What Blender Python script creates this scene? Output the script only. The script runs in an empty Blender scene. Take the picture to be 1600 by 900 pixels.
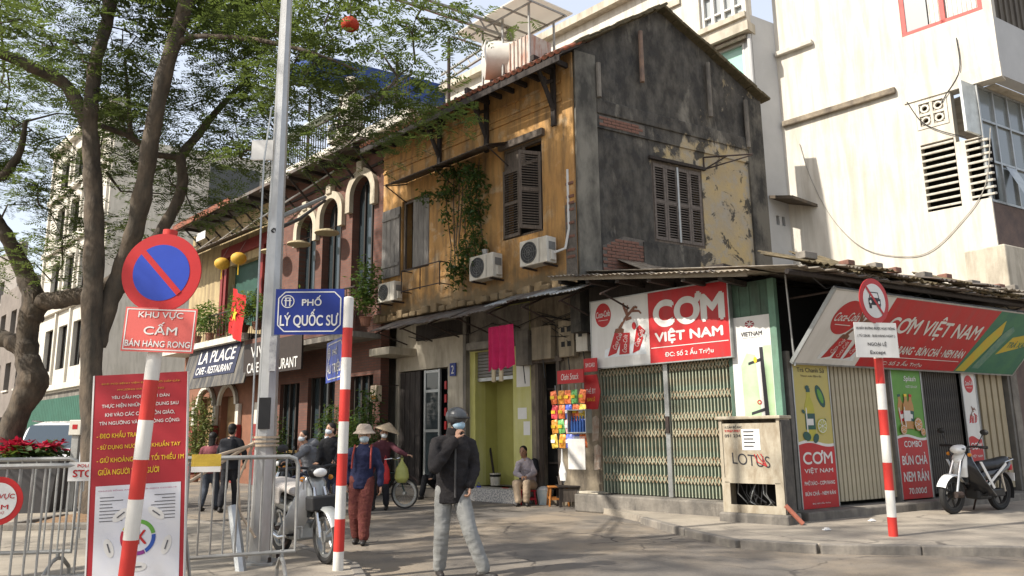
import bpy, bmesh, math, random
import numpy as np
from mathutils import Vector, Matrix
random.seed(11); rng = np.random.default_rng(11)
SC = bpy.context.scene; COL = SC.collection
# ---------------- camera, sky, sun, exposure ----------------
F, CH, PITCH, ROLL = 1200.0, 1.45, math.atan(230 / 1200.0), 0.012
FW = Vector((0, math.cos(PITCH), math.sin(PITCH))); U0 = Vector((0, -math.sin(PITCH), math.cos(PITCH))); R0 = Vector((1, 0, 0))
CR = R0 * math.cos(ROLL) - U0 * math.sin(ROLL); CU = U0 * math.cos(ROLL) + R0 * math.sin(ROLL)
CAMP = Vector((0, 0, CH))
cd = bpy.data.cameras.new('camera'); cam = bpy.data.objects.new('camera', cd); COL.objects.link(cam)
cd.sensor_width = 36; cd.lens = 27.0; cd.clip_end = 2000; cd.clip_start = .05
m = Matrix((CR, CU, -FW)).transposed().to_4x4(); m.translation = CAMP; cam.matrix_world = m
SC.camera = cam
SUN_H = Vector((-.88, -.475, 0)).normalized(); SUN_EL = math.radians(42)
w = bpy.data.worlds.new('World'); SC.world = w; w.use_nodes = True
nt = w.node_tree; sky = nt.nodes.new('ShaderNodeTexSky'); sky.sky_type = 'NISHITA'; sky.sun_disc = False
sky.sun_elevation = SUN_EL; sky.sun_rotation = math.atan2(SUN_H.x, SUN_H.y)
sky.air_density = 1.3; sky.dust_density = 2.5; sky.ozone_density = 1.0
nt.nodes['Background'].inputs[1].default_value = 0.15
hz = nt.nodes.new('ShaderNodeMix'); hz.data_type = 'RGBA'; hz.inputs[0].default_value = .62; hz.inputs[7].default_value = (3.9, 4.0, 4.35, 1)   # even winter haze over the whole sky
nt.links.new(sky.outputs[0], hz.inputs[6]); nt.links.new(hz.outputs[2], nt.nodes['Background'].inputs[0])
sl = bpy.data.lights.new('sun', 'SUN'); sl.energy = 4.3; sl.angle = math.radians(.9); sl.color = (1, .94, .85)
so = bpy.data.objects.new('sun', sl); COL.objects.link(so); so.location = (-20, -10, 30)
sd = Vector((SUN_H.x * math.cos(SUN_EL), SUN_H.y * math.cos(SUN_EL), math.sin(SUN_EL)))
so.rotation_euler = sd.to_track_quat('Z', 'Y').to_euler()
SC.view_settings.view_transform = 'Standard'; SC.view_settings.look = 'None'; SC.view_settings.exposure = 0.80; SC.view_settings.gamma = 1
SC.cycles.max_bounces = 6
# ---------------- survey helpers: rays from the photo meet real planes ----------------
def ray(x, y): return FW * F + CR * (x - 800) + CU * (450 - y)
def G(x, y, z=0.0):
    d = ray(x, y); return CAMP + d * ((z - CH) / d.z)
def AT(x, y, dep):
    d = ray(x, y); return CAMP + d * (dep / d.y)
A1, A2 = math.radians(44.5), math.radians(59.2)
D1 = Vector((-math.sin(A1), math.cos(A1), 0)); D2 = Vector((math.sin(A2), math.cos(A2), 0))
def frame(o, xd):
    xd = Vector((xd[0], xd[1], 0)).normalized(); yd = Vector((-xd.y, xd.x, 0))
    M = Matrix((xd, yd, (0, 0, 1))).transposed().to_4x4(); M.translation = Vector((o[0], o[1], o[2] if len(o) > 2 else 0)); return M
def rotz(o, deg):
    a = math.radians(deg); return frame(o, (math.cos(a), math.sin(a)))
OC = G(1235, 823); OC.z = 0
FL = frame(OC, -D1); FR = frame(OC, D2); FG = frame(OC + D1 * 4.15, D2); FWH = frame(OC + D2 * 7.4, -D1)
def onf(M, x, y, v=0.0):
    Mi = M.inverted(); o = Mi @ CAMP; d = Mi.to_3x3() @ ray(x, y); t = (-v - o.y) / d.y; p = o + d * t; return p.x, p.z
def l(x, y, v=0.0): return onf(FL, x, y, v)
def r_(x, y, v=0.0): return onf(FR, x, y, v)
def g(x, y, v=0.0): return onf(FG, x, y, v)
def wh(x, y, v=0.0): return onf(FWH, x, y, v)
# ---------------- materials ----------------
MATS = {}
def _new(n):
    m = bpy.data.materials.new(n); m.use_nodes = True; return m, m.node_tree, m.node_tree.nodes['Principled BSDF']
def _ramp(nt, src, a, b, lo, hi):
    r = nt.nodes.new('ShaderNodeValToRGB'); r.color_ramp.elements[0].position = lo; r.color_ramp.elements[1].position = hi
    r.color_ramp.elements[0].color = (*a, 1); r.color_ramp.elements[1].color = (*b, 1); nt.links.new(src, r.inputs[0]); return r.outputs[0]
def _noise(nt, sc, det=5, vec=None, dist=0):
    n = nt.nodes.new('ShaderNodeTexNoise'); n.inputs['Scale'].default_value = sc; n.inputs['Detail'].default_value = det; n.inputs['Distortion'].default_value = dist; n.inputs['Roughness'].default_value = .64
    if vec is not None: nt.links.new(vec, n.inputs['Vector'])
    return n.outputs[0]
def _co(nt, scale=(1, 1, 1)):
    t = nt.nodes.new('ShaderNodeTexCoord'); mp = nt.nodes.new('ShaderNodeMapping'); mp.inputs['Scale'].default_value = scale
    nt.links.new(t.outputs['Object'], mp.inputs[0]); return mp.outputs[0]
def _mix(nt, fac, a, b, mode='MIX'):
    x = nt.nodes.new('ShaderNodeMix'); x.data_type = 'RGBA'; x.blend_type = mode
    for i, v in ((0, fac), (6, a), (7, b)):
        if hasattr(v, 'default_value') or hasattr(v, 'links'): nt.links.new(v, x.inputs[i])
        else: x.inputs[i].default_value = v if i == 0 else (*v, 1)
    return x.outputs[2]
def _math(nt, op, a, b=0.0, clamp=False):
    x = nt.nodes.new('ShaderNodeMath'); x.operation = op; x.use_clamp = clamp
    for i, v in ((0, a), (1, b)):
        if hasattr(v, 'links'): nt.links.new(v, x.inputs[i])
        else: x.inputs[i].default_value = v
    return x.outputs[0]
def _bump(nt, b, src, st, dist=.02):
    bn = nt.nodes.new('ShaderNodeBump'); bn.inputs['Strength'].default_value = st; bn.inputs['Distance'].default_value = dist
    nt.links.new(src, bn.inputs['Height']); nt.links.new(bn.outputs[0], b.inputs['Normal'])
def mat(n, c, c2=None, sc=5, ro=.8, bp=.2, bs=50, me=0.0, lo=.35, hi=.65, st=(1, 1, 1), dirt=None, da=.5, ds=(3, 3, .5), spec=.3, coat=0):
    if n in MATS: return MATS[n]
    m, nt, b = _new(n); c2 = c2 or tuple(x * .75 for x in c)
    v = _co(nt, st); col = _ramp(nt, _noise(nt, sc, 6, v), c, c2, lo, hi)
    fine = _noise(nt, bs, 4, v)
    if dirt:
        v2 = _co(nt, ds); k = _ramp(nt, _noise(nt, 1.6, 8, v2, .3), (0, 0, 0), (da,) * 3, .44, .64)
        col = _mix(nt, k, col, dirt)
    nt.links.new(col, b.inputs['Base Color'])
    b.inputs['Roughness'].default_value = ro; b.inputs['Metallic'].default_value = me; b.inputs['Specular IOR Level'].default_value = spec
    if coat: b.inputs['Coat Weight'].default_value = coat
    if bp: _bump(nt, b, fine, bp)
    MATS[n] = m; return m
def glass(n='glass', c=(.03, .04, .045), ro=.08):
    if n in MATS: return MATS[n]
    m, nt, b = _new(n); b.inputs['Base Color'].default_value = (*c, 1); b.inputs['Roughness'].default_value = ro; b.inputs['Specular IOR Level'].default_value = .7
    MATS[n] = m; return m
def leafm(n, c, c2, tr=.35, tint=(.35, .45, .06)):
    if n in MATS: return MATS[n]
    m, nt, b = _new(n); v = _co(nt); col = _ramp(nt, _noise(nt, 1.3, 5, v), c, c2, .35, .65)
    oi = nt.nodes.new('ShaderNodeNewGeometry')
    col = _mix(nt, _math(nt, 'MULTIPLY', oi.outputs['Random Per Island'], .6), col, tuple(x * .45 for x in c))
    nt.links.new(col, b.inputs['Base Color']); b.inputs['Roughness'].default_value = .55; b.inputs['Specular IOR Level'].default_value = .25
    t = nt.nodes.new('ShaderNodeBsdfTranslucent'); nt.links.new(_mix(nt, .5, col, tint), t.inputs[0])
    ms = nt.nodes.new('ShaderNodeMixShader'); ms.inputs[0].default_value = tr
    nt.links.new(b.outputs[0], ms.inputs[1]); nt.links.new(t.outputs[0], ms.inputs[2])
    nt.links.new(ms.outputs[0], nt.nodes['Material Output'].inputs[0]); MATS[n] = m; return m
# ---------------- mesh builder ----------------
class MB:
    def __init__(s): s.v = []; s.f = []; s.mi = []; s.cur = 0
    def add(s, vs, fs, M=None):
        o = len(s.v)
        s.v += [tuple(M @ Vector(p)) if M else tuple(p) for p in vs]
        s.f += [tuple(i + o for i in f) for f in fs]; s.mi += [s.cur] * len(fs); return s
    def box(s, c, d, M=None):
        x, y, z = (k / 2 for k in d)
        vs = [(c[0] + a * x, c[1] + b * y, c[2] + e * z) for e in (-1, 1) for b in (-1, 1) for a in (-1, 1)]
        return s.add(vs, [(0, 2, 3, 1), (4, 5, 7, 6), (0, 1, 5, 4), (2, 6, 7, 3), (0, 4, 6, 2), (1, 3, 7, 5)], M)
    def bb(s, x0, x1, y0, y1, z0, z1, M=None):
        return s.box(((x0 + x1) / 2, (y0 + y1) / 2, (z0 + z1) / 2), (abs(x1 - x0), abs(y1 - y0), abs(z1 - z0)), M)
    def bev(s, x0, x1, y0, y1, z0, z1, b=.02, M=None):
        bm = bmesh.new(); bmesh.ops.create_cube(bm, size=1)
        for v in bm.verts: v.co = ((x0 + x1) / 2 + v.co.x * (x1 - x0), (y0 + y1) / 2 + v.co.y * (y1 - y0), (z0 + z1) / 2 + v.co.z * (z1 - z0))
        bmesh.ops.bevel(bm, geom=bm.edges[:], offset=b, segments=2, profile=.5, affect='EDGES')
        bm.verts.index_update(); s.add([v.co.copy() for v in bm.verts], [[v.index for v in f.verts] for f in bm.faces], M); bm.free(); return s
    def tube(s, pts, rs, n=8, cap=True, M=None):
        pts = [Vector(p) for p in pts]
        if not hasattr(rs, '__len__'): rs = [rs] * len(pts)
        vs, fs = [], []; ref = None
        for i, p in enumerate(pts):
            t = (pts[min(i + 1, len(pts) - 1)] - pts[max(i - 1, 0)])
            t = t.normalized() if t.length > 1e-9 else Vector((0, 0, 1))
            if ref is None: ref = Vector((1, 0, 0)) if abs(t.x) < .8 else Vector((0, 1, 0))
            a = (ref - t * ref.dot(t)); a = a.normalized() if a.length > 1e-6 else t.orthogonal().normalized(); ref = a; b = t.cross(a)
            for k in range(n):
                q = 2 * math.pi * k / n; vs.append(p + (a * math.cos(q) + b * math.sin(q)) * rs[i])
        for i in range(len(pts) - 1):
            for k in range(n):
                k2 = (k + 1) % n; fs.append((i * n + k, i * n + k2, (i + 1) * n + k2, (i + 1) * n + k))
        if cap: fs.append(tuple(range(n - 1, -1, -1))); fs.append(tuple((len(pts) - 1) * n + k for k in range(n)))
        return s.add(vs, fs, M)
    def loft(s, rings, n=16, M=None, e=2.0):   # rings: (z, cx, cy, rx, ry)
        vs, fs = [], []
        for z, cx, cy, rx, ry in rings:
            for k in range(n):
                q = 2 * math.pi * k / n; c_, s_ = math.cos(q), math.sin(q)
                vs.append((cx + rx * math.copysign(abs(c_) ** (2 / e), c_), cy + ry * math.copysign(abs(s_) ** (2 / e), s_), z))
        for i in range(len(rings) - 1):
            for k in range(n):
                k2 = (k + 1) % n; fs.append((i * n + k, i * n + k2, (i + 1) * n + k2, (i + 1) * n + k))
        fs.append(tuple(range(n - 1, -1, -1))); fs.append(tuple((len(rings) - 1) * n + k for k in range(n)))
        return s.add(vs, fs, M)
    def ell(s, c, r, n=12, M=None, R=None):
        if not hasattr(r, '__len__'): r = (r, r, r)
        vs, fs = [], []; h = n // 2; c = Vector(c)
        for i in range(h + 1):
            a = math.pi * i / h
            for k in range(n):
                q = 2 * math.pi * k / n; p = Vector((r[0] * math.sin(a) * math.cos(q), r[1] * math.sin(a) * math.sin(q), r[2] * math.cos(a)))
                if R: p = R @ p
                vs.append(c + p)
        for i in range(h):
            for k in range(n):
                k2 = (k + 1) % n
                f = (i * n + k, (i + 1) * n + k, (i + 1) * n + k2, i * n + k2)
                if i == 0: f = (f[0], f[1], f[2])
                elif i == h - 1: f = (f[0], f[1], f[3])
                fs.append(f)
        return s.add(vs, fs, M)
    def caps(s, p0, r0, p1, r1, n=10):
        p0, p1 = Vector(p0), Vector(p1); d = p1 - p0; s.ell(p0, r0, n); s.ell(p1, r1, n)
        return s.tube([p0, p1], [r0, r1], n)
    def prism(s, poly, y0, y1, M=None):          # poly in xz, extruded along y
        n = len(poly); vs = [(x, y0, z) for x, z in poly] + [(x, y1, z) for x, z in poly]
        fs = [tuple(range(n)), tuple(range(2 * n - 1, n - 1, -1))] + [(i, i + n, (i + 1) % n + n, (i + 1) % n) for i in range(n)]
        return s.add(vs, fs, M)
    def quad(s, a, b, c, d, M=None): return s.add([a, b, c, d], [(0, 1, 2, 3)], M)
    def disc(s, c, r, y0, y1, n=32, M=None):     # cylinder along y
        return s.prism([(c[0] + r * math.cos(2 * math.pi * k / n), c[2] + r * math.sin(2 * math.pi * k / n)) for k in range(n)], y0, y1, M)
    def ring(s, c, r0, r1, y0, y1, n=36, a0=0, a1=360, M=None):
        for k in range(n):
            q0 = math.radians(a0 + (a1 - a0) * k / n); q1 = math.radians(a0 + (a1 - a0) * (k + 1) / n)
            P = [(c[0] + r * math.cos(q), c[2] + r * math.sin(q)) for r, q in ((r0, q0), (r1, q0), (r1, q1), (r0, q1))]
            s.prism(P, y0, y1, M)
        return s
    def wall(s, x0, x1, z0, z1, holes, y0=0.0, y1=.25, M=None):
        xs = sorted({x0, x1, *[h[i] for h in holes for i in (0, 1)]}); zs = sorted({z0, z1, *[h[i] for h in holes for i in (2, 3)]})
        xs = [x for x in xs if x0 <= x <= x1]; zs = [z for z in zs if z0 <= z <= z1]
        solid = {}
        for i in range(len(xs) - 1):
            for j in range(len(zs) - 1):
                cx, cz = (xs[i] + xs[i + 1]) / 2, (zs[j] + zs[j + 1]) / 2
                solid[i, j] = not any(h[0] < cx < h[1] and h[2] < cz < h[3] for h in holes)
        for (i, j), ok in solid.items():
            if not ok: continue
            a, b, c, d = xs[i], xs[i + 1], zs[j], zs[j + 1]
            s.quad((a, y0, c), (b, y0, c), (b, y0, d), (a, y0, d), M); s.quad((a, y1, c), (a, y1, d), (b, y1, d), (b, y1, c), M)
            if not solid.get((i - 1, j)): s.quad((a, y0, c), (a, y0, d), (a, y1, d), (a, y1, c), M)
            if not solid.get((i + 1, j)): s.quad((b, y0, c), (b, y1, c), (b, y1, d), (b, y0, d), M)
            if not solid.get((i, j - 1)): s.quad((a, y0, c), (a, y1, c), (b, y1, c), (b, y0, c), M)
            if not solid.get((i, j + 1)): s.quad((a, y0, d), (b, y0, d), (b, y1, d), (a, y1, d), M)
        return s
    def mesh(s, name, mats):
        me = bpy.data.meshes.new(name); me.from_pydata([tuple(v) for v in s.v], [], s.f)
        for k in (mats if isinstance(mats, (list, tuple)) else [mats]): me.materials.append(k)
        if any(s.mi): me.polygons.foreach_set('material_index', s.mi)
        return me
    def build(s, name, mats, parent=None, M=None, smooth=False, label=None, cat=None, group=None, kind=None):
        me = s.mesh(name, mats)
        if smooth:
            me.polygons.foreach_set('use_smooth', [True] * len(me.polygons))
            if smooth is True: me.set_sharp_from_angle(angle=math.radians(40))
        me.update(); return link(name, me, parent, M, label, cat, group, kind)
def tag(o, label=None, cat=None, group=None, kind=None):
    for k, v in (('label', label), ('category', cat), ('group', group), ('kind', kind)):
        if v: o[k] = v
    return o
def link(name, me, parent=None, M=None, label=None, cat=None, group=None, kind=None):
    o = bpy.data.objects.new(name, me); COL.objects.link(o)
    if parent is not None: o.parent = parent
    if M is not None: o.matrix_local = M
    return tag(o, label, cat, group, kind)
def thing(name, label, cat, M, group=None):
    o = bpy.data.objects.new(name, None); COL.objects.link(o); o.matrix_world = M if isinstance(M, Matrix) else Matrix.Translation(M)
    o.empty_display_size = .1
    return tag(o, label, cat, group)
def copy_tree(o, parent=None):
    c = o.copy(); COL.objects.link(c); c.parent = parent
    for ch in list(o.children): copy_tree(ch, c)
    return c
def T3(x, y, z): return Matrix.Translation((x, y, z))
HORN = dict(zip('ƠỚỜỞỠỢ', 'OÓÒỎÕỌ'))
def _glyphs(body, shear):          # the built-in font fills the bowl of a horned O: draw a plain O and add its horn
    co, fs = _raw(''.join(HORN.get(c, c) for c in body), shear)
    for i, c in enumerate(body):
        if c in HORN:
            x = _raw(''.join(HORN.get(k, k) for k in body[:i + 1]), shear)[0][:, 0].max(); t = _raw('O', shear)[0][:, 1].max()
            h = [(x - .12, t - .13), (x - .02, t - .15), (x + .06, t - .04), (x + .07, t + .09), (x - .03, t + .09), (x - .04, t + .0)]
            n = len(co); co = np.concatenate([co, np.array([(a, b, 0) for a, b in h])]); fs = fs + [tuple(range(n, n + 6))]
    return co, fs
def _raw(body, shear):
    cu = bpy.data.curves.new('lettering', 'FONT'); cu.body = body; cu.shear = shear; cu.fill_mode = 'FRONT'
    o = bpy.data.objects.new('tmp', cu); COL.objects.link(o); bpy.context.view_layer.update()
    me = bpy.data.meshes.new_from_object(o.evaluated_get(bpy.context.evaluated_depsgraph_get()))
    bpy.data.objects.remove(o); bpy.data.curves.remove(cu)
    n = len(me.vertices); co = np.zeros(n * 3); me.vertices.foreach_get('co', co); fs = [tuple(q.vertices) for q in me.polygons]; bpy.data.meshes.remove(me)
    return co.reshape(-1, 3), fs
def text(body, parent, cx, y, cz, w_, h_, m, rot=0.0, shear=0.0, name='lettering', bold=.0, M=None, split=False):
    co, fs = _glyphs(body, shear); mn, mx = co.min(0), co.max(0); mid = (mn + mx) / 2; sc_ = np.array([w_ / (mx[0] - mn[0]), h_ / (mx[1] - mn[1])])
    jobs = []
    if split:
        for i, ch in enumerate(body):
            if ch != ' ':
                pc, _ = _glyphs(body[:i + 1], shear); gc, gf = _glyphs(ch, shear); gc[:, 0] += pc[:, 0].max() - gc[:, 0].max(); jobs.append((gc, gf))
    else: jobs = [(co, fs)]
    ca, sa = math.cos(rot), math.sin(rot); o = None
    for c, f in jobs:
        vs, ff = [], []; n = len(c); q = (c[:, :2] - mid[:2]) * sc_
        sh = [(0, 0)] if bold <= 0 else [(0, 0), (bold, 0), (-bold, 0), (0, bold), (0, -bold)]
        for k, (dx, dy) in enumerate(sh):
            x = q[:, 0] + dx * sc_[1] * .9; z = q[:, 1] + dy * sc_[1] * .9
            vs += [(x[i] * ca - z[i] * sa + cx, y - k * .0003, x[i] * sa + z[i] * ca + cz) for i in range(n)]; ff += [tuple(i + k * n for i in t) for t in f]
        mb = MB(); mb.add(vs, ff); o = mb.build('letter' if split else name, m, parent, M, kind=None if split else 'stuff')
    return o
def remesh(mb, vox, sm=2):
    me = bpy.data.meshes.new('tmp'); me.from_pydata([tuple(v) for v in mb.v], [], mb.f)
    o = bpy.data.objects.new('tmp', me); COL.objects.link(o)
    md = o.modifiers.new('r', 'REMESH'); md.mode = 'VOXEL'; md.voxel_size = vox
    if sm: s2 = o.modifiers.new('s', 'SMOOTH'); s2.iterations = sm; s2.factor = .5
    bpy.context.view_layer.update()
    out = bpy.data.meshes.new_from_object(o.evaluated_get(bpy.context.evaluated_depsgraph_get()))
    bpy.data.objects.remove(o); bpy.data.meshes.remove(me)
    out.polygons.foreach_set('use_smooth', [True] * len(out.polygons)); return out
def leaves(pts, size, n_leaf, spread, asp=.4, droop=.3, seed=1, flat=.5):
    """clump of leaf-sized faces round each point: returns mesh data (numpy)"""
    g_ = np.random.default_rng(seed); pts = np.asarray(pts, float)
    N = len(pts) * n_leaf; P = np.repeat(pts, n_leaf, 0)
    off = g_.normal(0, 1, (N, 3)); off /= (np.linalg.norm(off, axis=1, keepdims=True) + 1e-6); off *= (g_.random((N, 1)) ** .5) * spread; off[:, 2] *= flat
    P = P + off
    az = g_.random(N) * 2 * np.pi; el = g_.normal(-droop, .35, N)
    d = np.stack([np.cos(az) * np.cos(el), np.sin(az) * np.cos(el), np.sin(el)], 1)
    up = np.stack([g_.normal(0, .45, N), g_.normal(0, .45, N), np.ones(N)], 1)
    sd_ = np.cross(d, up); sd_ /= np.linalg.norm(sd_, axis=1, keepdims=True); L = size * (.6 + .8 * g_.random((N, 1)))
    a = P; b = P + d * L * .5 + sd_ * L * asp * .5; c = P + d * L; e = P + d * L * .5 - sd_ * L * asp * .5
    return np.stack([a, b, c, e], 1).reshape(-1, 3)
def fronds(pts, length, pairs, ll, lw, seed=1, tilt=.22, nf=2):
    '''feathery compound leaves: leaflets in two rows along a drooping rachis'''
    g_ = np.random.default_rng(seed); P = np.repeat(np.asarray(pts, float), nf, 0); N = len(P); P = P + g_.normal(0, .12, P.shape) * np.array([1, 1, .4])
    az = g_.random(N) * 2 * np.pi; el = g_.normal(.05, .25, N); d = np.stack([np.cos(az) * np.cos(el), np.sin(az) * np.cos(el), np.sin(el)], 1)
    up = np.stack([g_.normal(0, tilt, N), g_.normal(0, tilt, N), np.ones(N)], 1); sd_ = np.cross(d, up); sd_ /= np.linalg.norm(sd_, axis=1, keepdims=True); up = np.cross(sd_, d)
    L = length * (.6 + .7 * g_.random(N)); out = []
    for k in range(pairs):
        t = (k + .7) / pairs; c = P + d * (L * t)[:, None] - np.array([0, 0, 1]) * (L * .28 * t * t)[:, None]
        for s_ in (-1, 1):
            q = sd_ * s_ * .88 + d * .42 - up * .12 + g_.normal(0, .10, (N, 3)); q /= np.linalg.norm(q, axis=1, keepdims=True); w_ = np.cross(q, up); w_ /= np.linalg.norm(w_, axis=1, keepdims=True)
            l_ = (ll * math.sin(math.pi * (.18 + .72 * t)) * (.8 + .4 * g_.random(N)))[:, None]; h = lw * .5
            out.append(np.stack([c, c + q * l_ * .5 + w_ * h, c + q * l_, c + q * l_ * .5 - w_ * h], 1))
    return np.concatenate(out).reshape(-1, 3)
def quads_mesh(name, V, m):
    n = len(V); me = bpy.data.meshes.new(name); me.vertices.add(n); me.vertices.foreach_set('co', V.astype(np.float32).ravel())
    me.loops.add(n); me.loops.foreach_set('vertex_index', np.arange(n, dtype=np.int32)); nf = n // 4
    me.polygons.add(nf); me.polygons.foreach_set('loop_start', np.arange(0, n, 4, dtype=np.int32))
    me.update(calc_edges=True); me.materials.append(m); return me
# ---------------- shared materials ----------------
asph = mat('asphalt', (.255, .22, .178), (.125, .112, .097), sc=1.6, ro=.92, bp=.9, bs=70, lo=.30, hi=.72, dirt=(.32, .255, .18), da=.85, ds=(.35, .35, .35))
conc = mat('pavement_concrete', (.36, .315, .25), (.27, .235, .19), sc=1.2, ro=.9, bp=.35, bs=30, dirt=(.17, .15, .125), da=.6, ds=(.8, .8, .8))
kerbm = mat('kerb_stone', (.27, .24, .20), (.16, .145, .125), sc=4, ro=.9, bp=.4, bs=25, dirt=(.12, .11, .1), da=.6)
def weather_ground(m, crack=.8, patch=True):     # hairline cracks, repair patches, oil and dust spots, coarse grain
    nt = m.node_tree; b = nt.nodes['Principled BSDF']; col = b.inputs['Base Color'].links[0].from_socket; v = _co(nt)
    wv = nt.nodes.new('ShaderNodeVectorMath'); wv.operation = 'MULTIPLY_ADD'; nn = nt.nodes.new('ShaderNodeTexNoise'); nn.inputs['Scale'].default_value = 1.1; nn.inputs['Detail'].default_value = 6
    nt.links.new(v, nn.inputs['Vector']); nt.links.new(nn.outputs[1], wv.inputs[0]); wv.inputs[1].default_value = (.9, .9, .9); nt.links.new(v, wv.inputs[2])
    vo = nt.nodes.new('ShaderNodeTexVoronoi'); vo.feature = 'DISTANCE_TO_EDGE'; vo.inputs['Scale'].default_value = .55; nt.links.new(wv.outputs[0], vo.inputs['Vector'])
    ck = _ramp(nt, vo.outputs['Distance'], (crack,) * 3, (0, 0, 0), .004, .016); ck = _math(nt, 'MULTIPLY', ck, _ramp(nt, _noise(nt, .5, 3, v), (0, 0, 0), (1, 1, 1), .45, .6))
    if patch:
        v2 = nt.nodes.new('ShaderNodeTexVoronoi'); v2.inputs['Scale'].default_value = .33; nt.links.new(wv.outputs[0], v2.inputs['Vector']); sp = nt.nodes.new('ShaderNodeSeparateColor'); nt.links.new(v2.outputs['Color'], sp.inputs[0])
        col = _mix(nt, _ramp(nt, sp.outputs[0], (0, 0, 0), (.38,) * 3, .60, .62), col, (.105, .10, .095))
    col = _mix(nt, _ramp(nt, _noise(nt, 3.3, 3, v), (0, 0, 0), (.55,) * 3, .66, .74), col, (.07, .064, .056))
    col = _mix(nt, _ramp(nt, _noise(nt, 90, 3, v), (0, 0, 0), (.45,) * 3, .56, .70), col, (.36, .33, .28)); col = _mix(nt, _ramp(nt, _noise(nt, 60, 3, v), (.5,) * 3, (0, 0, 0), .30, .42), col, (.06, .056, .05))
    col = _mix(nt, ck, col, (.045, .04, .036)); nt.links.new(col, b.inputs['Base Color'])
weather_ground(asph); weather_ground(conc, .7, False)
cemd = mat('old_cement', (.25, .225, .19), (.15, .135, .115), sc=2.5, ro=.92, bp=.5, bs=18, dirt=(.07, .065, .06), da=.7, ds=(2, 2, .6))
cream = mat('cream_plaster', (.50, .45, .36), (.42, .375, .30), sc=2, ro=.88, bp=.2, bs=25, dirt=(.20, .175, .13), da=.55, ds=(2.5, 2.5, .5))
whitew = mat('white_paint_wall', (.61, .575, .50), (.54, .505, .44), sc=.9, ro=.88, bp=.3, bs=9, dirt=(.36, .32, .255), da=.6, ds=(2.6, 2.6, .3))
oldwood = mat('weathered_wood', (.155, .125, .10), (.085, .07, .058), sc=8, ro=.85, bp=.5, bs=30, st=(3, 3, .4))
darkwood = mat('dark_wood', (.045, .036, .03), (.025, .02, .018), sc=8, ro=.8, bp=.3, st=(3, 3, .4))
iron = mat('rusty_iron', (.06, .04, .032), (.03, .024, .022), sc=9, ro=.8, bp=.3)
dark = mat('dark_interior', (.012, .011, .010), (.008, .008, .008), ro=.95, bp=0)
galv = mat('galvanised_steel', (.42, .43, .42), (.33, .34, .34), sc=6, ro=.42, me=.75, bp=.1, dirt=(.2, .19, .17), da=.4)
steelp = mat('painted_grey_steel', (.36, .36, .34), (.28, .28, .265), sc=9, ro=.5, bp=.15, me=.3, dirt=(.18, .14, .1), da=.35)
tin = mat('weathered_tin', (.19, .17, .15), (.11, .098, .088), sc=3, ro=.65, bp=.2, me=.35, dirt=(.11, .065, .04), da=.75)
tinl = mat('pale_tin', (.34, .30, .24), (.22, .19, .15), sc=3, ro=.6, bp=.2, me=.2, dirt=(.13, .085, .05), da=.7)
clay = mat('clay_tile', (.34, .11, .06), (.20, .07, .045), sc=4, ro=.85, bp=.35, dirt=(.05, .045, .03), da=.75, ds=(3, 3, 3))
brickm = mat('brick', (.24, .115, .08), (.17, .085, .065), sc=12, ro=.9, bp=.5, bs=60, dirt=(.10, .085, .07), da=.5, ds=(5, 5, 5))
mortar = mat('mortar', (.16, .14, .12), (.10, .09, .08), sc=10, ro=.95, bp=.5)
redp = mat('red_sign_paint', (.44, .02, .023), (.39, .018, .02), sc=2, ro=.45, bp=.12, bs=5, dirt=(.30, .045, .045), da=.5)
redd = mat('red_gloss', (.42, .018, .018), (.37, .016, .017), sc=3, ro=.4, bp=.05)
whitep = mat('white_sign_paint', (.64, .63, .60), (.58, .57, .54), sc=2, ro=.5, bp=.03, dirt=(.4, .38, .34), da=.25)
blackp = mat('black_paint', (.016, .016, .017), (.012, .012, .013), ro=.5, bp=.05)
bluep = mat('blue_enamel', (.022, .055, .36), (.018, .045, .30), sc=2, ro=.35, bp=.03)
blues = mat('street_sign_blue', (.013, .03, .20), (.011, .026, .17), sc=2, ro=.4, bp=.03)
yellowt = mat('yellow_ink', (.72, .48, .03), (.66, .43, .03), ro=.5, bp=0)
chrome = mat('chrome', (.6, .6, .6), (.5, .5, .5), ro=.2, me=1, bp=0)
rubber = mat('black_rubber', (.022, .022, .022), (.03, .028, .026), ro=.8, bp=.2)
blackpl = mat('black_plastic', (.02, .02, .021), (.028, .028, .028), ro=.45, bp=.05)
acw = mat('ac_casing', (.62, .59, .52), (.54, .51, .44), sc=3, ro=.5, bp=.03, dirt=(.32, .27, .2), da=.5)
paper = mat('paper', (.72, .71, .68), (.66, .65, .62), sc=4, ro=.8, bp=.05)
glassd = glass('dark_glass')
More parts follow.
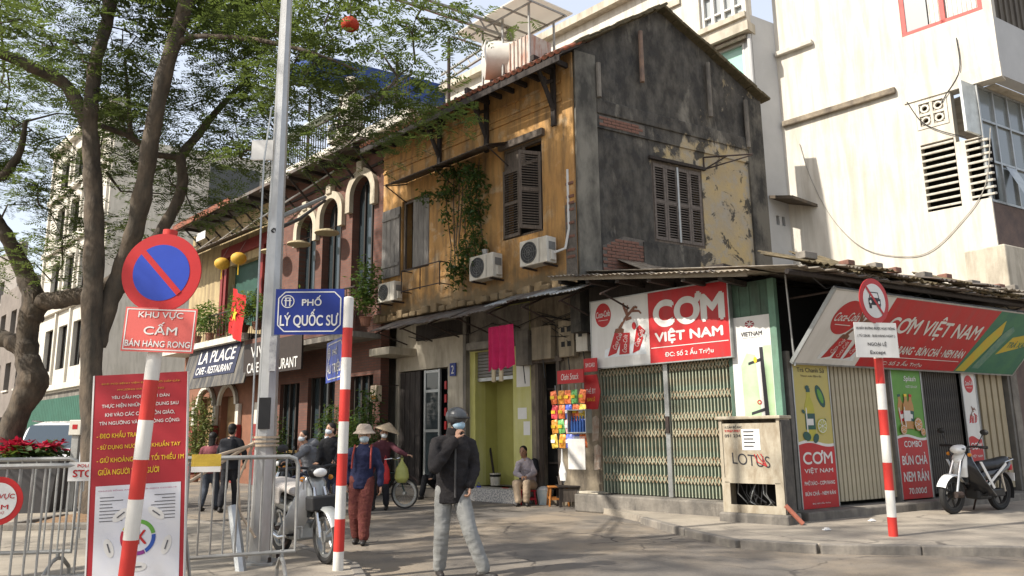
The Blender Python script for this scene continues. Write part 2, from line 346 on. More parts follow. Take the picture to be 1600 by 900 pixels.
# yellow ochre limewash with worn pale patches and grime streaks
def ochre_mat():
    m, nt, b = _new('ochre_limewash'); v = _co(nt)
    col = _ramp(nt, _noise(nt, 1.1, 7, v), (.50, .28, .095), (.39, .205, .07), .35, .68)
    pale = _ramp(nt, _noise(nt, 2.2, 10, v, .5), (0, 0, 0), (.75, .75, .75), .54, .66)
    col = _mix(nt, pale, col, (.56, .43, .27))
    v2 = _co(nt, (3.5, 3.5, .45)); gr = _ramp(nt, _noise(nt, 1.5, 8, v2), (0, 0, 0), (.85, .85, .85), .44, .70)
    col = _mix(nt, gr, col, (.10, .075, .045))
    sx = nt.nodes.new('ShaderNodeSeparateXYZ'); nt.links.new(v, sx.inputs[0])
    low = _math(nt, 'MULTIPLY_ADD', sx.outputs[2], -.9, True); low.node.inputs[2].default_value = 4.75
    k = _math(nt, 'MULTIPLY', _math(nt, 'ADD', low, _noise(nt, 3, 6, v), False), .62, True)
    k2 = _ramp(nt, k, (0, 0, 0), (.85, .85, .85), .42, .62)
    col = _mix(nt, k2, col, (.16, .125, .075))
    nt.links.new(col, b.inputs['Base Color']); b.inputs['Roughness'].default_value = .93
    _bump(nt, b, _noise(nt, 14, 8, v), .55, .02); return m
ochre = ochre_mat()
def gable_mat():
    m, nt, b = _new('mouldy_gable_plaster'); v = _co(nt)
    base = _ramp(nt, _noise(nt, 1.3, 8, v), (.42, .32, .16), (.33, .28, .20), .4, .62)
    base = _mix(nt, _ramp(nt, _noise(nt, 3.2, 8, v, .4), (0, 0, 0), (.9,) * 3, .5, .62), base, (.33, .30, .245))
    sx = nt.nodes.new('ShaderNodeSeparateXYZ'); nt.links.new(v, sx.inputs[0])
    def step(src, lo, hi):
        mr = nt.nodes.new('ShaderNodeMapRange'); mr.interpolation_type = 'SMOOTHSTEP'; mr.inputs[1].default_value = lo; mr.inputs[2].default_value = hi
        nt.links.new(src, mr.inputs[0]); return mr.outputs[0]
    top = step(sx.outputs[2], 7.9, 8.55); left = _math(nt, 'MULTIPLY', _math(nt, 'SUBTRACT', 1.0, step(sx.outputs[0], 1.7, 4.3)), .42)
    low = _math(nt, 'MULTIPLY', _math(nt, 'SUBTRACT', 1.0, step(sx.outputs[2], 5.1, 6.1)), .16)
    v2 = _co(nt, (1, 1, .5)); n1 = _noise(nt, 1.7, 12, v2, .5); n2 = _noise(nt, 6, 10, v, .2)
    k = _math(nt, 'ADD', _math(nt, 'ADD', _math(nt, 'MULTIPLY', top, .36), left), _math(nt, 'ADD', low, _math(nt, 'ADD', _math(nt, 'MULTIPLY', n1, 1.05), _math(nt, 'MULTIPLY', n2, .32))))
    k = _ramp(nt, k, (0, 0, 0), (.97, .97, .97), .86, .95)
    blk = _ramp(nt, _noise(nt, 3.4, 12, v2), (.028, .027, .026), (.13, .12, .102), .42, .76)
    spot = _ramp(nt, _noise(nt, 2.3, 12, v, .6), (0, 0, 0), (.9,) * 3, .555, .60); base = _mix(nt, spot, base, (.035, .033, .03))
    scr = _ramp(nt, _noise(nt, 1.3, 12, v2, .4), (0, 0, 0), (.55,) * 3, .58, .68); blk = _mix(nt, scr, blk, (.30, .275, .225))
    col = _mix(nt, k, base, blk)
    nt.links.new(col, b.inputs['Base Color']); b.inputs['Roughness'].default_value = .95
    _bump(nt, b, _noise(nt, 11, 9, v), .7, .025); return m
gablem = gable_mat()
gabled = mat('black_mould_pilaster', (.13, .12, .10), (.035, .034, .032), sc=2.2, ro=.95, bp=.7, bs=11, st=(1, 1, .5), lo=.42, hi=.6)
# ---------------- ground, pavements ----------------
gm = MB(); gm.quad((-400, -400, 0), (400, -400, 0), (400, 400, 0), (-400, 400, 0)); gm.build('road', asph, kind='structure')
def slab(name, poly, h, mt, kerb=True, kl=.9, kw=.22, nk=None):
    mb = MB(); n = len(poly); cx = sum(p[0] for p in poly) / n; cy = sum(p[1] for p in poly) / n
    top = [(x, y, h) for x, y in poly]; mb.v += top + [(x, y, -.05) for x, y in poly]
    mb.f.append(tuple(range(n))); mb.f += [((i + 1) % n, i, i + n, (i + 1) % n + n) for i in range(n)]; mb.mi += [0] * len(mb.f)
    o = mb.build(name, mt, kind='structure')
    k = 0
    for i in (nk if nk is not None else range(n)):
        a, b = Vector(poly[i]), Vector(poly[(i + 1) % n]); L = (b - a).length; t = (b - a) / L; nn = max(1, int(L / kl))
        for j in range(nn):
            p = a + t * (L * (j + .5) / nn); dz = random.uniform(-.006, .006)
            M = frame((p.x, p.y), t); q = MB().bev(-L / nn / 2 + .006, L / nn / 2 - .006, -kw / 2, kw / 2 - .1, -.04, h + .008 + dz, .015).build('kerb_stone', kerbm, o, M); k += 1
    return o
def P2(x, y): p = G(x, y); return (p.x, p.y)
slab('pavement_near', [P2(640, 1100), P2(545, 897), P2(452, 862), P2(330, 828), P2(150, 802), (-30, 26), (-30, 0), (-4, 1.2)], .10, conc, nk=[0, 1, 2, 3])
slab('pavement_corner', [P2(1010, 818), P2(1080, 838), P2(1160, 856), P2(1280, 864), P2(1600, 868), (16, 10.5), (16, 17.5), tuple((OC + D2 * 7 + D1 * .3).xy), tuple((OC + D1 * 4).xy)], .10, conc, nk=[0, 1, 2, 3, 4])
# ---------------- the old yellow house ----------------
HU0, HU1, EZ = 4.15, 11.15, 9.62          # street facade from u=4.15 to 11.15
H = thing('old_house', 'two-storey ochre yellow house with blackened gable end and clay tile roof', 'building', FL)
GL = FL.inverted() @ FG
wr = (l(785, 237)[0], l(846, 211)[0], 5.80, 7.97); wl = (l(628, 360)[0], l(671, 330)[0], 5.68, 7.62)
MB().wall(-HU1, -HU0 - .02, 4.45, EZ, [wr, wl], 0, .35).build('front_wall', ochre, H)
for z in (8.62, 8.78, 9.05):
    x0 = -HU1; mb = MB()
    mb.bb(-HU1 + .01, -HU0 - .35, -.035 if z != 8.78 else -.025, .02, z - .03, z + .03).build('moulding', ochre, H)
mb = MB(); mb.bb(-HU0 - .32, -HU0 - .021, -.04, .0, 4.5, EZ - .02); mb.build('corner_pilaster', ochre, H)
# gable end wall in its own plane (x to the right along the side street)
GW = 5.8; RX, RZ = g(1030, 20)[0], 11.25
gw = (g(1017, 250)[0], g(1096, 268)[0], 5.62, 7.52)
mb = MB(); mb.wall(0, GW, 3.5, 9.5, [gw], 0, .35)
mb.prism([(0, 9.5), (GW, 9.5), (GW, 9.75), (RX + .15, RZ), (RX - .25, RZ + .03), (0, EZ + .02)], 0, .35); mb.build('gable_wall', gablem, H, GL)
MB().bb(0.0, .56, -.05, .0, 4.6, 9.64).build('gable_pilaster', mat('grey_mould_pilaster', (.22, .205, .17), (.06, .057, .05), sc=2, ro=.95, bp=.7, bs=11, st=(1, 1, .5)), H, GL)
MB().bb(5.22, 5.78, -.06, .0, 4.6, 9.72).build('gable_pilaster', gabled, H, GL)
MB().bev(.565, 5.215, -.075, .0, 8.30, 8.62, .02).build('gable_ledge', gablem, H, GL)
MB().bb(.565, 5.215, -.04, .0, 7.98, 8.297).build('gable_band', gablem, H, GL)
bk = MB().bb(.62, 1.9, -.044, -.041, 8.03, 8.27).build('exposed_brick', mortar, H, GL)
def bricks(parent, x0, x1, z0, z1, y, keep=lambda x, z: True, M=None):
    bm_ = MB().bev(-.105, .105, -.012, .02, -.03, .03, .006).mesh('brick', brickm); j = 0
    z = z0 + .035
    while z < z1 - .02:
        x = x0 + .11 + (.11 if j % 2 else 0)
        while x < x1 - .1:
            if keep(x, z): link('brick', bm_, parent, (M or Matrix.Identity(4)) @ T3(x + random.uniform(-.004, .004), y + random.uniform(-.006, .006), z))
            x += .222
        z += .072; j += 1
bricks(bk, .62, 1.9, 8.03, 8.27, -.045)
bk = MB().prism([(.62, 4.8), (2.0, 4.8), (2.0, 5.35), (1.75, 5.6), (1.2, 5.62), (.62, 5.35)], -.012, -.002).build('exposed_brick', mortar, H, GL)
bricks(bk, .62, 2.0, 4.82, 5.62, -.014, lambda x, z: z < 5.3 + .3 * math.sin((x - .5) * 1.9) - random.random() * .08)
MB().bb(gw[0] - .35, gw[1] + .75, -.05, .0, 4.85, 5.56).build('sill_band', gablem, H, GL)
bk = MB().bb(-HU0 - .30, -HU0 - .0, -.046, -.042, 4.6, 6.2).build('exposed_brick', mortar, H)
bricks(bk, -HU0 - .26, -HU0 + .0, 4.6, 6.9, -.047, lambda x, z: random.random() < .55)
# old pipes on the gable
for x, z0, z1, mm in ((.60, 8.65, 9.45, cemd), (1.85, 9.3, 10.55, mat('terracotta_pipe', (.26, .17, .12), (.15, .11, .09), sc=6)), (3.95, 8.9, 10.3, cemd), (5.18, 8.35, 9.6, cemd)):
    MB().tube([(x, -.1, z0), (x, -.1, z0 + .4), (x, -.1, z1)], .055, 8).build('drain_pipe', mm, H, GL, True)
# side and back walls, ceiling floor
mb = MB(); mb.bb(-HU1 + .01, -HU1 + .3, .36, 7.0, 4.4, EZ); mb.build('side_wall', cream, H)
MB().bb(-HU1, -HU0 - .5, 6.2, 6.4, 0, 9.6).build('back_wall', cream, H)
MB().bb(-HU1, -HU0 - .0, .0, 6.2, 4.432, 4.45).build('upper_floor', darkwood, H)
# roof : boarding, tiles
SL = math.atan2(RZ - EZ, RX * math.sin(A1 + A2)); NV = Vector((0, 1, 0))
def roofpt(u, v, up=0.0):   # v: metres into the house from the front wall plane
    return (-u, v, EZ + .06 + (v) * math.tan(SL) + up)
ov = -.75
mb = MB()
k_ = .0
sk = -math.cos(math.pi - (A1 + A2)) / math.sin(A1 + A2) * 1.0   # gable is not square to the street: skew of the verge
def verge(v): return HU0 - .18 + v / math.tan(A1 + A2) * -1.0 * -1.0
rt = RX * math.sin(A1 + A2)
def UV(v): return HU0 - .15 + v * (1 / math.tan(A1 + A2)) * -1   # u of the gable line at depth v
top = rt
P = [(-UV(ov), ov), (-UV(top), top), (-HU1 - .05, top), (-HU1 - .05, ov)]
zs_ = lambda v: EZ + .10 + v * math.tan(SL)
mb.add([(x, v, zs_(v)) for x, v in P] + [(x, v, zs_(v) - .06) for x, v in P], [(0, 1, 2, 3), (7, 6, 5, 4), (0, 3, 7, 4), (0, 4, 5, 1), (3, 2, 6, 7), (1, 5, 6, 2)])
roof = mb.build('roof', darkwood, H)
P = [(-UV(top), top), (-UV(2 * top), 2 * top), (-HU1 - .05, 2 * top), (-HU1 - .05, top)]
zb = lambda v: zs_(top) - (v - top) * math.tan(SL) * .95
MB().add([(x, v, zb(v)) for x, v in P] + [(x, v, zb(v) - .06) for x, v in P], [(0, 1, 2, 3), (7, 6, 5, 4), (0, 3, 7, 4), (0, 4, 5, 1), (3, 2, 6, 7), (1, 5, 6, 2)]).build('rear_roof_slope', clay, roof)
tm = MB().tube([(0, -.17, 0), (0, .17, .015)], .085, 10, M=Matrix.Diagonal((1, 1, .55, 1))).mesh('tile', clay)
tm2 = MB().bev(-.11, .11, -.17, .17, -.012, .012, .006).mesh('tile', clay)
nr = 0; v = ov + .1
while v < top and nr < 4:
    u = UV(v) + .05
    while u < HU1 and nr < 4:
        Mt = T3(-u, v, zs_(v) + .03 + random.uniform(-.008, .01)) @ Matrix.Rotation(SL, 4, 'X') @ Matrix.Rotation(random.uniform(-.05, .05), 4, 'Z')
        link('tile', tm, roof, Mt); u += .185
    v += .30; nr += 1
far = MB()
while v < top:
    u = UV(v)
    while u < HU1:
        far.tube([(-u, v - .17, zs_(v - .17) + .025), (-u, v + .17, zs_(v + .17) + .04)], .085, 6); u += .2
    v += .30
o = far.build('upper_tiles', clay, roof); o['kind'] = 'stuff'
# verge tiles up the gable, both slopes
vb = MB().bev(-.16, .16, -.18, .12, -.03, .035, .012).mesh('verge_tile', mat('mossy_tile', (.13, .10, .06), (.06, .055, .03), sc=6, ro=.95, bp=.6))
nv = 22
for i in range(nv):
    t = (i + .5) / nv; link('verge_tile', vb, roof, GL @ T3(RX * t, -.05, EZ + .14 + (RZ - EZ) * t + random.uniform(-.02, .03)) @ Matrix.Rotation(-math.atan2(RZ - EZ, RX), 4, 'Y'))
    x = RX + (GW - RX + .1) * t; link('verge_tile', vb, roof, GL @ T3(x, -.05, RZ + .06 - (RZ - 9.72) * t + random.uniform(-.02, .03)) @ Matrix.Rotation(math.atan2(RZ - 9.72, GW - RX), 4, 'Y'))
# gutter board and rafters under the eave
MB().bb(-HU1 - .03, -UV(ov) - .05, ov - .03, ov + .0, zs_(ov) - .20, zs_(ov) - .065).build('fascia_board', darkwood, roof)
for i in range(17):
    u = HU0 + .15 + i * .42
    MB().bb(-u - .035, -u + .035, ov + .02, -.01, zs_(-.4) - .20, zs_(-.4) - .09, T3(0, 0, 0)).build('rafter', darkwood, roof)
# carved eave brackets
for px in (690, 763, 868):
    x = l(px, 170)[0]; b = MB()
    b.bb(x - .06, x + .06, -.10, -.037, 8.05, EZ - .12)
    b.bb(x - .05, x + .05, -.72, -.1, EZ - .26, EZ - .14); 
    b.tube([(x, -.08, 8.42), (x, -.25, 8.75), (x, -.62, EZ - .26)], .055, 6); b.tube([(x, -.08, 9.1), (x, -.34, 8.97)], .045, 6)
    b.ell((x, -.36, 9.0), (.06, .09, .12)); b.build('eave_bracket', darkwood, H)
# louvred window leaves
def louvre_leaf(parent, x0, x1, z0, z1, M=None, mt=oldwood, n=None, y=.0, mid=True, name='shutter_leaf'):
    t = .055
    f = MB(); f.bb(x0, x0 + t, y, y + .045, z0, z1); f.bb(x1 - t, x1, y, y + .045, z0, z1)
    for z in ([z0, z1 - .08] + ([(z0 + z1) / 2 - .04] if mid else [])): f.bb(x0 + t, x1 - t, y + .003, y + .042, z, z + .08)
    o = f.build(name, mt, parent, M)
    n = n or int((z1 - z0) / .065)
    sm_ = MB().box((0, 0, 0), (x1 - x0 - 2 * t, .05, .012)).mesh('slat', mt)
    for i in range(n):
        z = z0 + .10 + (z1 - z0 - .19) * (i + .5) / n
        link('slat', sm_, o, T3((x0 + x1) / 2, y + .022, z) @ Matrix.Rotation(math.radians(38) + random.uniform(-.08, .08), 4, 'X'))
    return o
def wframe(parent, hole, d=.06, M=None, mt=oldwood, t=.07, yy=.06):
    a, b, c, e = hole; f = MB(); f.bb(a + .002, a + t, yy, yy + d, c, e); f.bb(b - t, b - .002, yy, yy + d, c, e); f.bb(a + t, b - t, yy, yy + d, e - t, e); f.bb(a + t, b - t, yy, yy + d, c, c + t)
    return f.build('window_frame', mt, parent, M)
Wn = wframe(H, wr); MB().bb(wr[0] - .06, wr[1] + .10, -.10, .0, wr[3] - .02, wr[3] + .14).build('lintel', oldwood, Wn)
MB().bb(wr[0] + .07, wr[1] - .07, .05, .09, 7.45, 7.52).build('transom', oldwood, Wn)
MB().bb(wr[0] + .62, wr[0] + .67, .05, .09, 7.52, 7.9).build('mullion', oldwood, Wn)
wc = (wr[0] + wr[1]) / 2
louvre_leaf(Wn, wr[0] + .03, wr[0] + .56, 5.83, 7.43, y=-.03)
louvre_leaf(Wn, -.50, 0, 5.83, 7.6, T3(wr[1] - .02, -.02, 0) @ Matrix.Rotation(math.radians(62), 4, 'Z'))
MB().bb(wr[0] + .08, wr[0] + .6, .07, .09, 7.53, 7.89).build('transom_panel', oldwood, Wn)
MB().bb(wr[0], wr[1], .34, .36, wr[2], wr[3]).build('dark_room', dark, Wn)
Wn = wframe(H, wl); x0 = l(600, 360)[0]
greyw = mat('grey_shutter_board', (.20, .19, .175), (.13, .12, .11), sc=6, ro=.85, st=(4, 4, .5), dirt=(.3, .28, .25), da=.5)
lf = MB(); 
for i in range(4):
    a = x0 + (wl[0] - x0 - .03) * i / 4; MB().bb(a + .006, a + (wl[0] - x0 - .03) / 4 - .004, -.06, -.022, 5.62, 7.5).build('board', greyw, Wn)
for z in (5.9, 7.2): MB().bb(x0 + .02, wl[0] - .05, -.085, -.062, z, z + .09).build('batten', greyw, Wn)
for i in range(3):
    a = wl[0] + .48 + (wl[1] - wl[0] - .5) * i / 3; MB().bb(a + .006, a + (wl[1] - wl[0] - .5) / 3 - .004, .0, .04, 5.72, 7.56).build('board', greyw, Wn)
MB().bb(wl[0], wl[1], .34, .36, wl[2], wl[3]).build('dark_room', dark, Wn)
Wn = wframe(H, gw, M=GL, yy=.02); mt = mat('grey_brown_louvre', (.17, .145, .125), (.10, .085, .075), sc=7, ro=.85, st=(2, 2, 2))
n4 = (gw[1] - gw[0] - .10) / 4
for i in range(4):
    o = louvre_leaf(Wn, gw[0] + .05 + n4 * i + .004, gw[0] + .05 + n4 * (i + 1) - .004, gw[2] + .06, gw[3] - .06, mt=mt, M=None, y=.0)
MB().bb(gw[0] + .05 + n4 * 2 - .03, gw[0] + .05 + n4 * 2 + .02, -.02, -.002, gw[2] + .06, gw[3] - .06).build('cover_strip', galv, Wn)
MB().bb(gw[0] - .08, gw[1] + .08, -.08, .0, gw[3] + .0, gw[3] + .07).build('lintel', darkwood, Wn)
MB().bb(gw[0], gw[1], .30, .32, gw[2], gw[3]).build('dark_room', dark, Wn)
# iron bracket on the gable
bx, bz = g(1104, 262, .1); B = thing('iron_wall_bracket', 'rusty triangular iron bracket on the black gable wall right of shutters', 'bracket', FG @ T3(bx, -.0, bz))
MB().tube([(0, -.02, -.02), (.0, -.02, .28)], .02, 6).build('upright', iron, B)
MB().tube([(0, -.02, .28), (.85, -.75, .28)], .02, 6).build('arm', iron, B)
MB().tube([(0, -.02, -.02), (.85, -.75, .26)], .018, 6).build('brace', iron, B); MB().tube([(0, -.02, -.02), (.42, -.37, .28)], .018, 6).build('brace', iron, B)
# ---------------- ground floor of the house along the street (set back under the upper floor) ----------------
GFM = T3(0, .5, 0)
def lg(x, y): return l(x, y, -.5)
ph = (lg(622, 600)[0], lg(699, 580)[0], .22, 3.15)          # pharmacy style doorway
ys = (lg(741, 600)[0], lg(800, 590)[0], .30, 3.42)          # yellow-green shop
dd_ = (lg(838, 620)[0], lg(876, 620)[0], .12, 3.0)          # dark passage door
ye0, ye1 = lg(733, 620)[0], lg(829, 620)[0]
MB().wall(-HU1, ye0 - .005, 0, 4.43, [ph, (lg(606, 560)[0], lg(614, 560)[0], 3.42, 3.75)], .02, .35).build('ground_floor_wall', cream, H, GFM)
yg = mat('lime_yellow_paint', (.52, .50, .17), (.45, .43, .14), sc=2, ro=.7, bp=.1, dirt=(.6, .58, .4), da=.3)
MB().wall(ye0, ye1, 0, 4.43, [ys], .03, .36).build('shop_pillars', [yg], H, GFM)
MB().bb(ye0 + .02, ye1 - .02, .0, .03, 3.45, 4.4).build('shop_lintel', cemd, H, GFM)
MB().wall(ye1 + .003, lg(937, 620)[0], 0, 4.43, [dd_], .02, .36).build('passage_wall', mat('grimy_plaster', (.30, .25, .18), (.18, .15, .11), sc=3, ro=.92, bp=.5, bs=12, dirt=(.06, .05, .04), da=.8, ds=(3, 3, .7)), H, GFM)
# shop interior box
yi = mat('olive_yellow_interior', (.42, .40, .12), (.36, .34, .10), sc=1.5, ro=.8, bp=.1)
inn = MB(); a, b = ys[0], ys[1]
inn.bb(a - .1, b + .1, .75, .8, .2, 3.5); inn.bb(a - .1, a - .005, .365, .75, .2, 3.5); inn.bb(b + .005, b + .1, .365, .75, .2, 3.5); inn.build('shop_back_wall', yi, H, GFM)
MB().bb(a, b, .0, .75, .2, .30).build('shop_floor', cemd, H, GFM)
rs = MB(); o = None
rsp = MB().bb(a + .005, b - .005, .10, .14, 2.72, 2.80).build('roller_shutter', galv, H, GFM)
slm = MB().bev(-(b - a) / 2 + .01, (b - a) / 2 - .01, -.02, .02, -.035, .035, .01).mesh('slat', mat('grey_roller_slat', (.20, .19, .18), (.15, .145, .14), ro=.6, me=.3, sc=5))
for i in range(8): link('slat', slm, rsp, T3((a + b) / 2, .12, 2.85 + i * .078))
MB().bev(a + .02, b - .02, -.28, .02, 3.44, 3.62, .02).build('shutter_box', cemd, rsp)
# doorway of the cream wall
D = MB().bb(ph[0] + .003, ph[1] - .003, .30, .34, ph[2], ph[3]).build('doorway', dark, H, GFM)
alu = mat('aluminium_frame', (.42, .43, .42), (.36, .37, .36), ro=.4, me=.5)
xa, xb = lg(661, 620)[0], lg(683, 620)[0]
for q in ((xa - .07, xa), (xb - .06, xb)): MB().bb(q[0], q[1], .08, .14, ph[2], ph[3] - .02).build('door_stile', alu, D)
for z in (.25, 1.55, 2.55, ph[3] - .1): MB().bb(xa, xb - .06, .085, .135, z, z + .07).build('door_rail', alu, D)
MB().bb(xa, xb - .06, .10, .11, .3, ph[3] - .1).build('door_pane', glassd, D)
MB().bb(ph[1] - .08, ph[1] - .03, .08, .14, ph[2], ph[3] - .02).build('door_stile', alu, D)
dk = mat('dark_folding_door', (.06, .05, .045), (.035, .03, .028), ro=.7, st=(4, 4, .5))
for i in range(4):
    q = ph[0] + .02 + i * .22; MB().bb(q, q + .2, .06, .11, ph[2], ph[3] - .03).build('door_leaf', dk, D)
for i in range(6): MB().bb(ph[1] - .15, ph[1] - .08, .03, .06, .95 + i * .33, 1.15 + i * .33).build('red_paper', redd, D)
# step and canopy
MB().bev(-HU1, lg(737, 760)[0], -.42, .02, 0, .20, .02).build('front_step', conc, H, GFM)
tileb = mat('mosaic_step', (.5, .47, .42), (.2, .2, .21), sc=30, ro=.6, lo=.45, hi=.55)
MB().bev(lg(739, 760)[0], lg(832, 760)[0], -.40, .02, 0, .29, .015).build('mosaic_step', tileb, H, GFM)
MB().bev(-HU1 - .02, lg(650, 540)[0], -.85, .02, 3.52, 3.72, .02).build('canopy_slab', cream, H, GFM)
MB().bb(lg(652, 540)[0], lg(735, 540)[0], -.05, .02, 3.9, 4.3).build('dark_lintel', darkwood, H, GFM)
MB().bb(ye0 - .12, ye0 - .01, -.10, .02, 0.2, 4.3).build('post', cemd, H, GFM)
# dark passage
D = MB().bb(dd_[0], dd_[1], .33, .36, dd_[2], dd_[3]).build('passage_door', dark, H, GFM)
for q in (dd_[0], dd_[1] - .09): MB().bb(q, q + .09, -.03, .12, dd_[2], dd_[3]).build('door_post', oldwood, D)
MB().bb(dd_[0] - .1, dd_[1] + .1, -.05, .019, dd_[3] + .001, dd_[3] + .12).build('door_lintel', oldwood, D)
for i in range(5): MB().bb(dd_[0] + .1, dd_[1] - .1, .25, .28, .3 + i * .53, .34 + i * .53).build('door_rail', darkwood, D)
# broken plaster ledge and remains above the awning
for i in range(26):
    u = HU0 + .1 + i * .27; h = random.uniform(.10, .24)
    MB().bev(-u - .24, -u, -random.uniform(.12, .26), .0, 4.42, 4.42 + h, .03).build('broken_ledge_piece', ochre, H)
# ---------------- sheet awnings ----------------
def corrugated(name, parent, p00, p10, p01, mt, waves=20, amp=.018, M=None, n2=2, th=.004, label=None, cat=None, sag=0.0, ripple_along='u', seed=0):
    """sheet spanned by p00->p10 (along the waves' count) and p00->p01 (down the corrugation)"""
    p00, p10, p01 = Vector(p00), Vector(p10), Vector(p01); eu, ev = p10 - p00, p01 - p00; nn = eu.cross(ev).normalized()
    if nn.z < 0: nn = -nn
    k = waves * 4; vs, fs = [], []; rg = random.Random(seed); jag = [rg.uniform(-.02, .03) for _ in range(waves + 1)]
    for j in range(n2 + 1):
        for i in range(k + 1):
            t = i / k; q = p00 + eu * t + ev * (j / n2) * (1 + jag[i // 4] * (1 if j == n2 else 0)) + nn * (amp * math.sin(t * waves * 2 * math.pi) - sag * math.sin(math.pi * t) )
            vs.append(q)
    w_ = k + 1
    for j in range(n2):
        for i in range(k): fs.append((j * w_ + i, j * w_ + i + 1, (j + 1) * w_ + i + 1, (j + 1) * w_ + i))
    n0 = len(vs); vs += [q - nn * th for q in vs]; fs += [tuple(reversed([a + n0 for a in f])) for f in fs]
    for i in range(k): fs += [(i + 1, i, i + n0, i + 1 + n0), (n2 * w_ + i, n2 * w_ + i + 1, n2 * w_ + i + 1 + n0, n2 * w_ + i + n0)]
    mb = MB(); mb.add(vs, fs); return mb.build(name, mt, parent, M, 'all', label, cat)
AW = thing('street_awning', 'long weathered tin awning over the ground floor of the yellow house', 'awning', FL @ T3(0, 0, 0))
e0, e1 = l(578, 528, 1.0), l(760, 487, 1.0); e2 = l(905, 456, .9)
for i in range(7):
    a = e0[0] + (e1[0] - e0[0]) * i / 7; b = e0[0] + (e1[0] - e0[0]) * (i + 1) / 7 + .04; z = 4.02 + random.uniform(-.02, .02)
    corrugated('sheet', AW, (a, -.02, 4.43), (b, -.02, 4.43), (a, -1.0, z), tin, 9, .014, seed=i)
for i in range(4):
    a = e1[0] + (e2[0] - e1[0]) * i / 4; b = e1[0] + (e2[0] - e1[0]) * (i + 1) / 4 + .05; z = 4.13 + random.uniform(-.03, .03)
    corrugated('sheet', AW, (a, -.02, 4.50), (b, -.02, 4.50), (a, -1.05, z), galv if i != 1 else tin, 9, .014, seed=20 + i)
for i in range(8):
    x = e0[0] + .2 + i * 1.02; MB().tube([(x, -.03, 4.36), (x, -.98, 3.96)], .02, 6).build('strut', iron, AW); MB().tube([(x, .0, 3.75), (x, -.9, 3.98)], .018, 6).build('strut', iron, AW)
A2_ = thing('window_awning', 'small rusty tin awning above the left upstairs window of the yellow house', 'awning', FL)
q0, q1 = l(600, 312, .7), l(762, 240, .7)
for i in range(4):
    a = q0[0] + (q1[0] - q0[0]) * i / 4; b = q0[0] + (q1[0] - q0[0]) * (i + 1) / 4 + .03
    corrugated('sheet', A2_, (a, -.02, 8.12), (b, -.02, 8.12), (a, -.72, 7.88), tin, 10, .012, seed=40 + i)
for x in (q0[0] + .05, (q0[0] + q1[0]) / 2, q1[0] - .05): MB().tube([(x, -.01, 7.55), (x, -.68, 7.86)], .016, 6).build('strut', iron, A2_); MB().tube([(x, -.01, 8.06), (x, -.7, 7.86)], .016, 6).build('strut', iron, A2_)
# ---------------- single-storey corner shop ----------------
S = thing('corner_shop', 'single-storey corner eatery with folding green gate and patched tin roof', 'building', FL)
RLm = FL.inverted() @ FR
greenm = mat('faded_green_metal', (.085, .15, .105), (.06, .105, .078), sc=4, ro=.65, bp=.15, dirt=(.05, .05, .04), da=.6, ds=(3, 3, .6))
gatel = mat('pale_green_gate', (.30, .33, .25), (.22, .26, .19), sc=5, ro=.6, bp=.15, dirt=(.26, .14, .07), da=.6, ds=(6, 6, 1.5))
gatex = mat('cream_lattice', (.47, .43, .31), (.36, .32, .22), sc=8, ro=.65, bp=.15, dirt=(.26, .12, .05), da=.7, ds=(8, 8, 8))
beige = mat('beige_shutter', (.40, .355, .255), (.34, .30, .215), sc=2, ro=.65, bp=.08, dirt=(.24, .21, .15), da=.5)
MB().bev(-4.22, -.93, -.26, .5, 0, .335, .03).build('gate_step', cemd, S)
MB().bev(.04, 6.9, -.33, .3, 0, .235, .025).build('side_step', cemd, S, RLm)
gx0, gx1, gz0, gz1 = l(938, 620)[0], l(1147, 700)[0], .345, 3.0; gm_ = l(1043, 640)[0]
GT = MB().bb(gx0, gx1, .16, .18, gz0, gz1).build('folding_gate', greenm, S)
for a, b in ((gx0, gm_ - .07), (gm_ + .07, gx1)):
    n = 18; st_ = (b - a) / n
    bar = MB().bb(-.011, .011, .03, .075, gz0 + .01, gz1 - .01).mesh('bar', gatel); fin = MB().bb(-.022, .022, .11, .114, gz0 + .01, gz1 - .01).mesh('leaf_strip', greenm)
    for i in range(n + 1):
        x = a + st_ * i; link('bar', bar, GT, T3(x, 0, 0))
        if i < n: link('leaf_strip', fin, GT, T3(x + st_ / 2, 0, 0) @ Matrix.Rotation(.35, 4, 'Z'))
    for zc in (2.62, 2.12, 1.74, 1.46, .97, .65):
        mb = MB()
        for i in range(n):
            x = a + st_ * i
            for s_ in (-1, 1): mb.tube([(x, .02, zc - .075 * s_), (x + st_ / 2, .015, zc), (x + st_, .02, zc + .075 * s_)], .0075, 5)
        mb.build('lattice', gatex, GT)
MB().bb(gm_ - .045, gm_ + .045, -.02, .10, gz0, gz1).build('gate_post', galv, GT)
MB().bb(gm_ - .03, gm_ + .04, -.05, -.021, 1.45, 1.75).build('lock_plate', iron, GT)
MB().bb(gx0 - .2, gx1 + .02, .0, .3, 3.001, 4.35).build('gate_head', darkwood, S)
MB().wall(gx1 + .01, -.02, .0, 3.95, [], .0, .1).build('green_side_panel', greenm, S)
for i in range(5): MB().bb(gx1 + .05 + i * .19, gx1 + .09 + i * .19, -.012, -.001, .35, 3.9).build('panel_rib', greenm, S)
MB().bev(-.07, .05, -.05, .07, .1, 3.95, .01).build('corner_post', mat('bright_green_post', (.14, .27, .19), (.11, .21, .15), sc=4, ro=.6, dirt=(.08, .08, .06), da=.5), S)
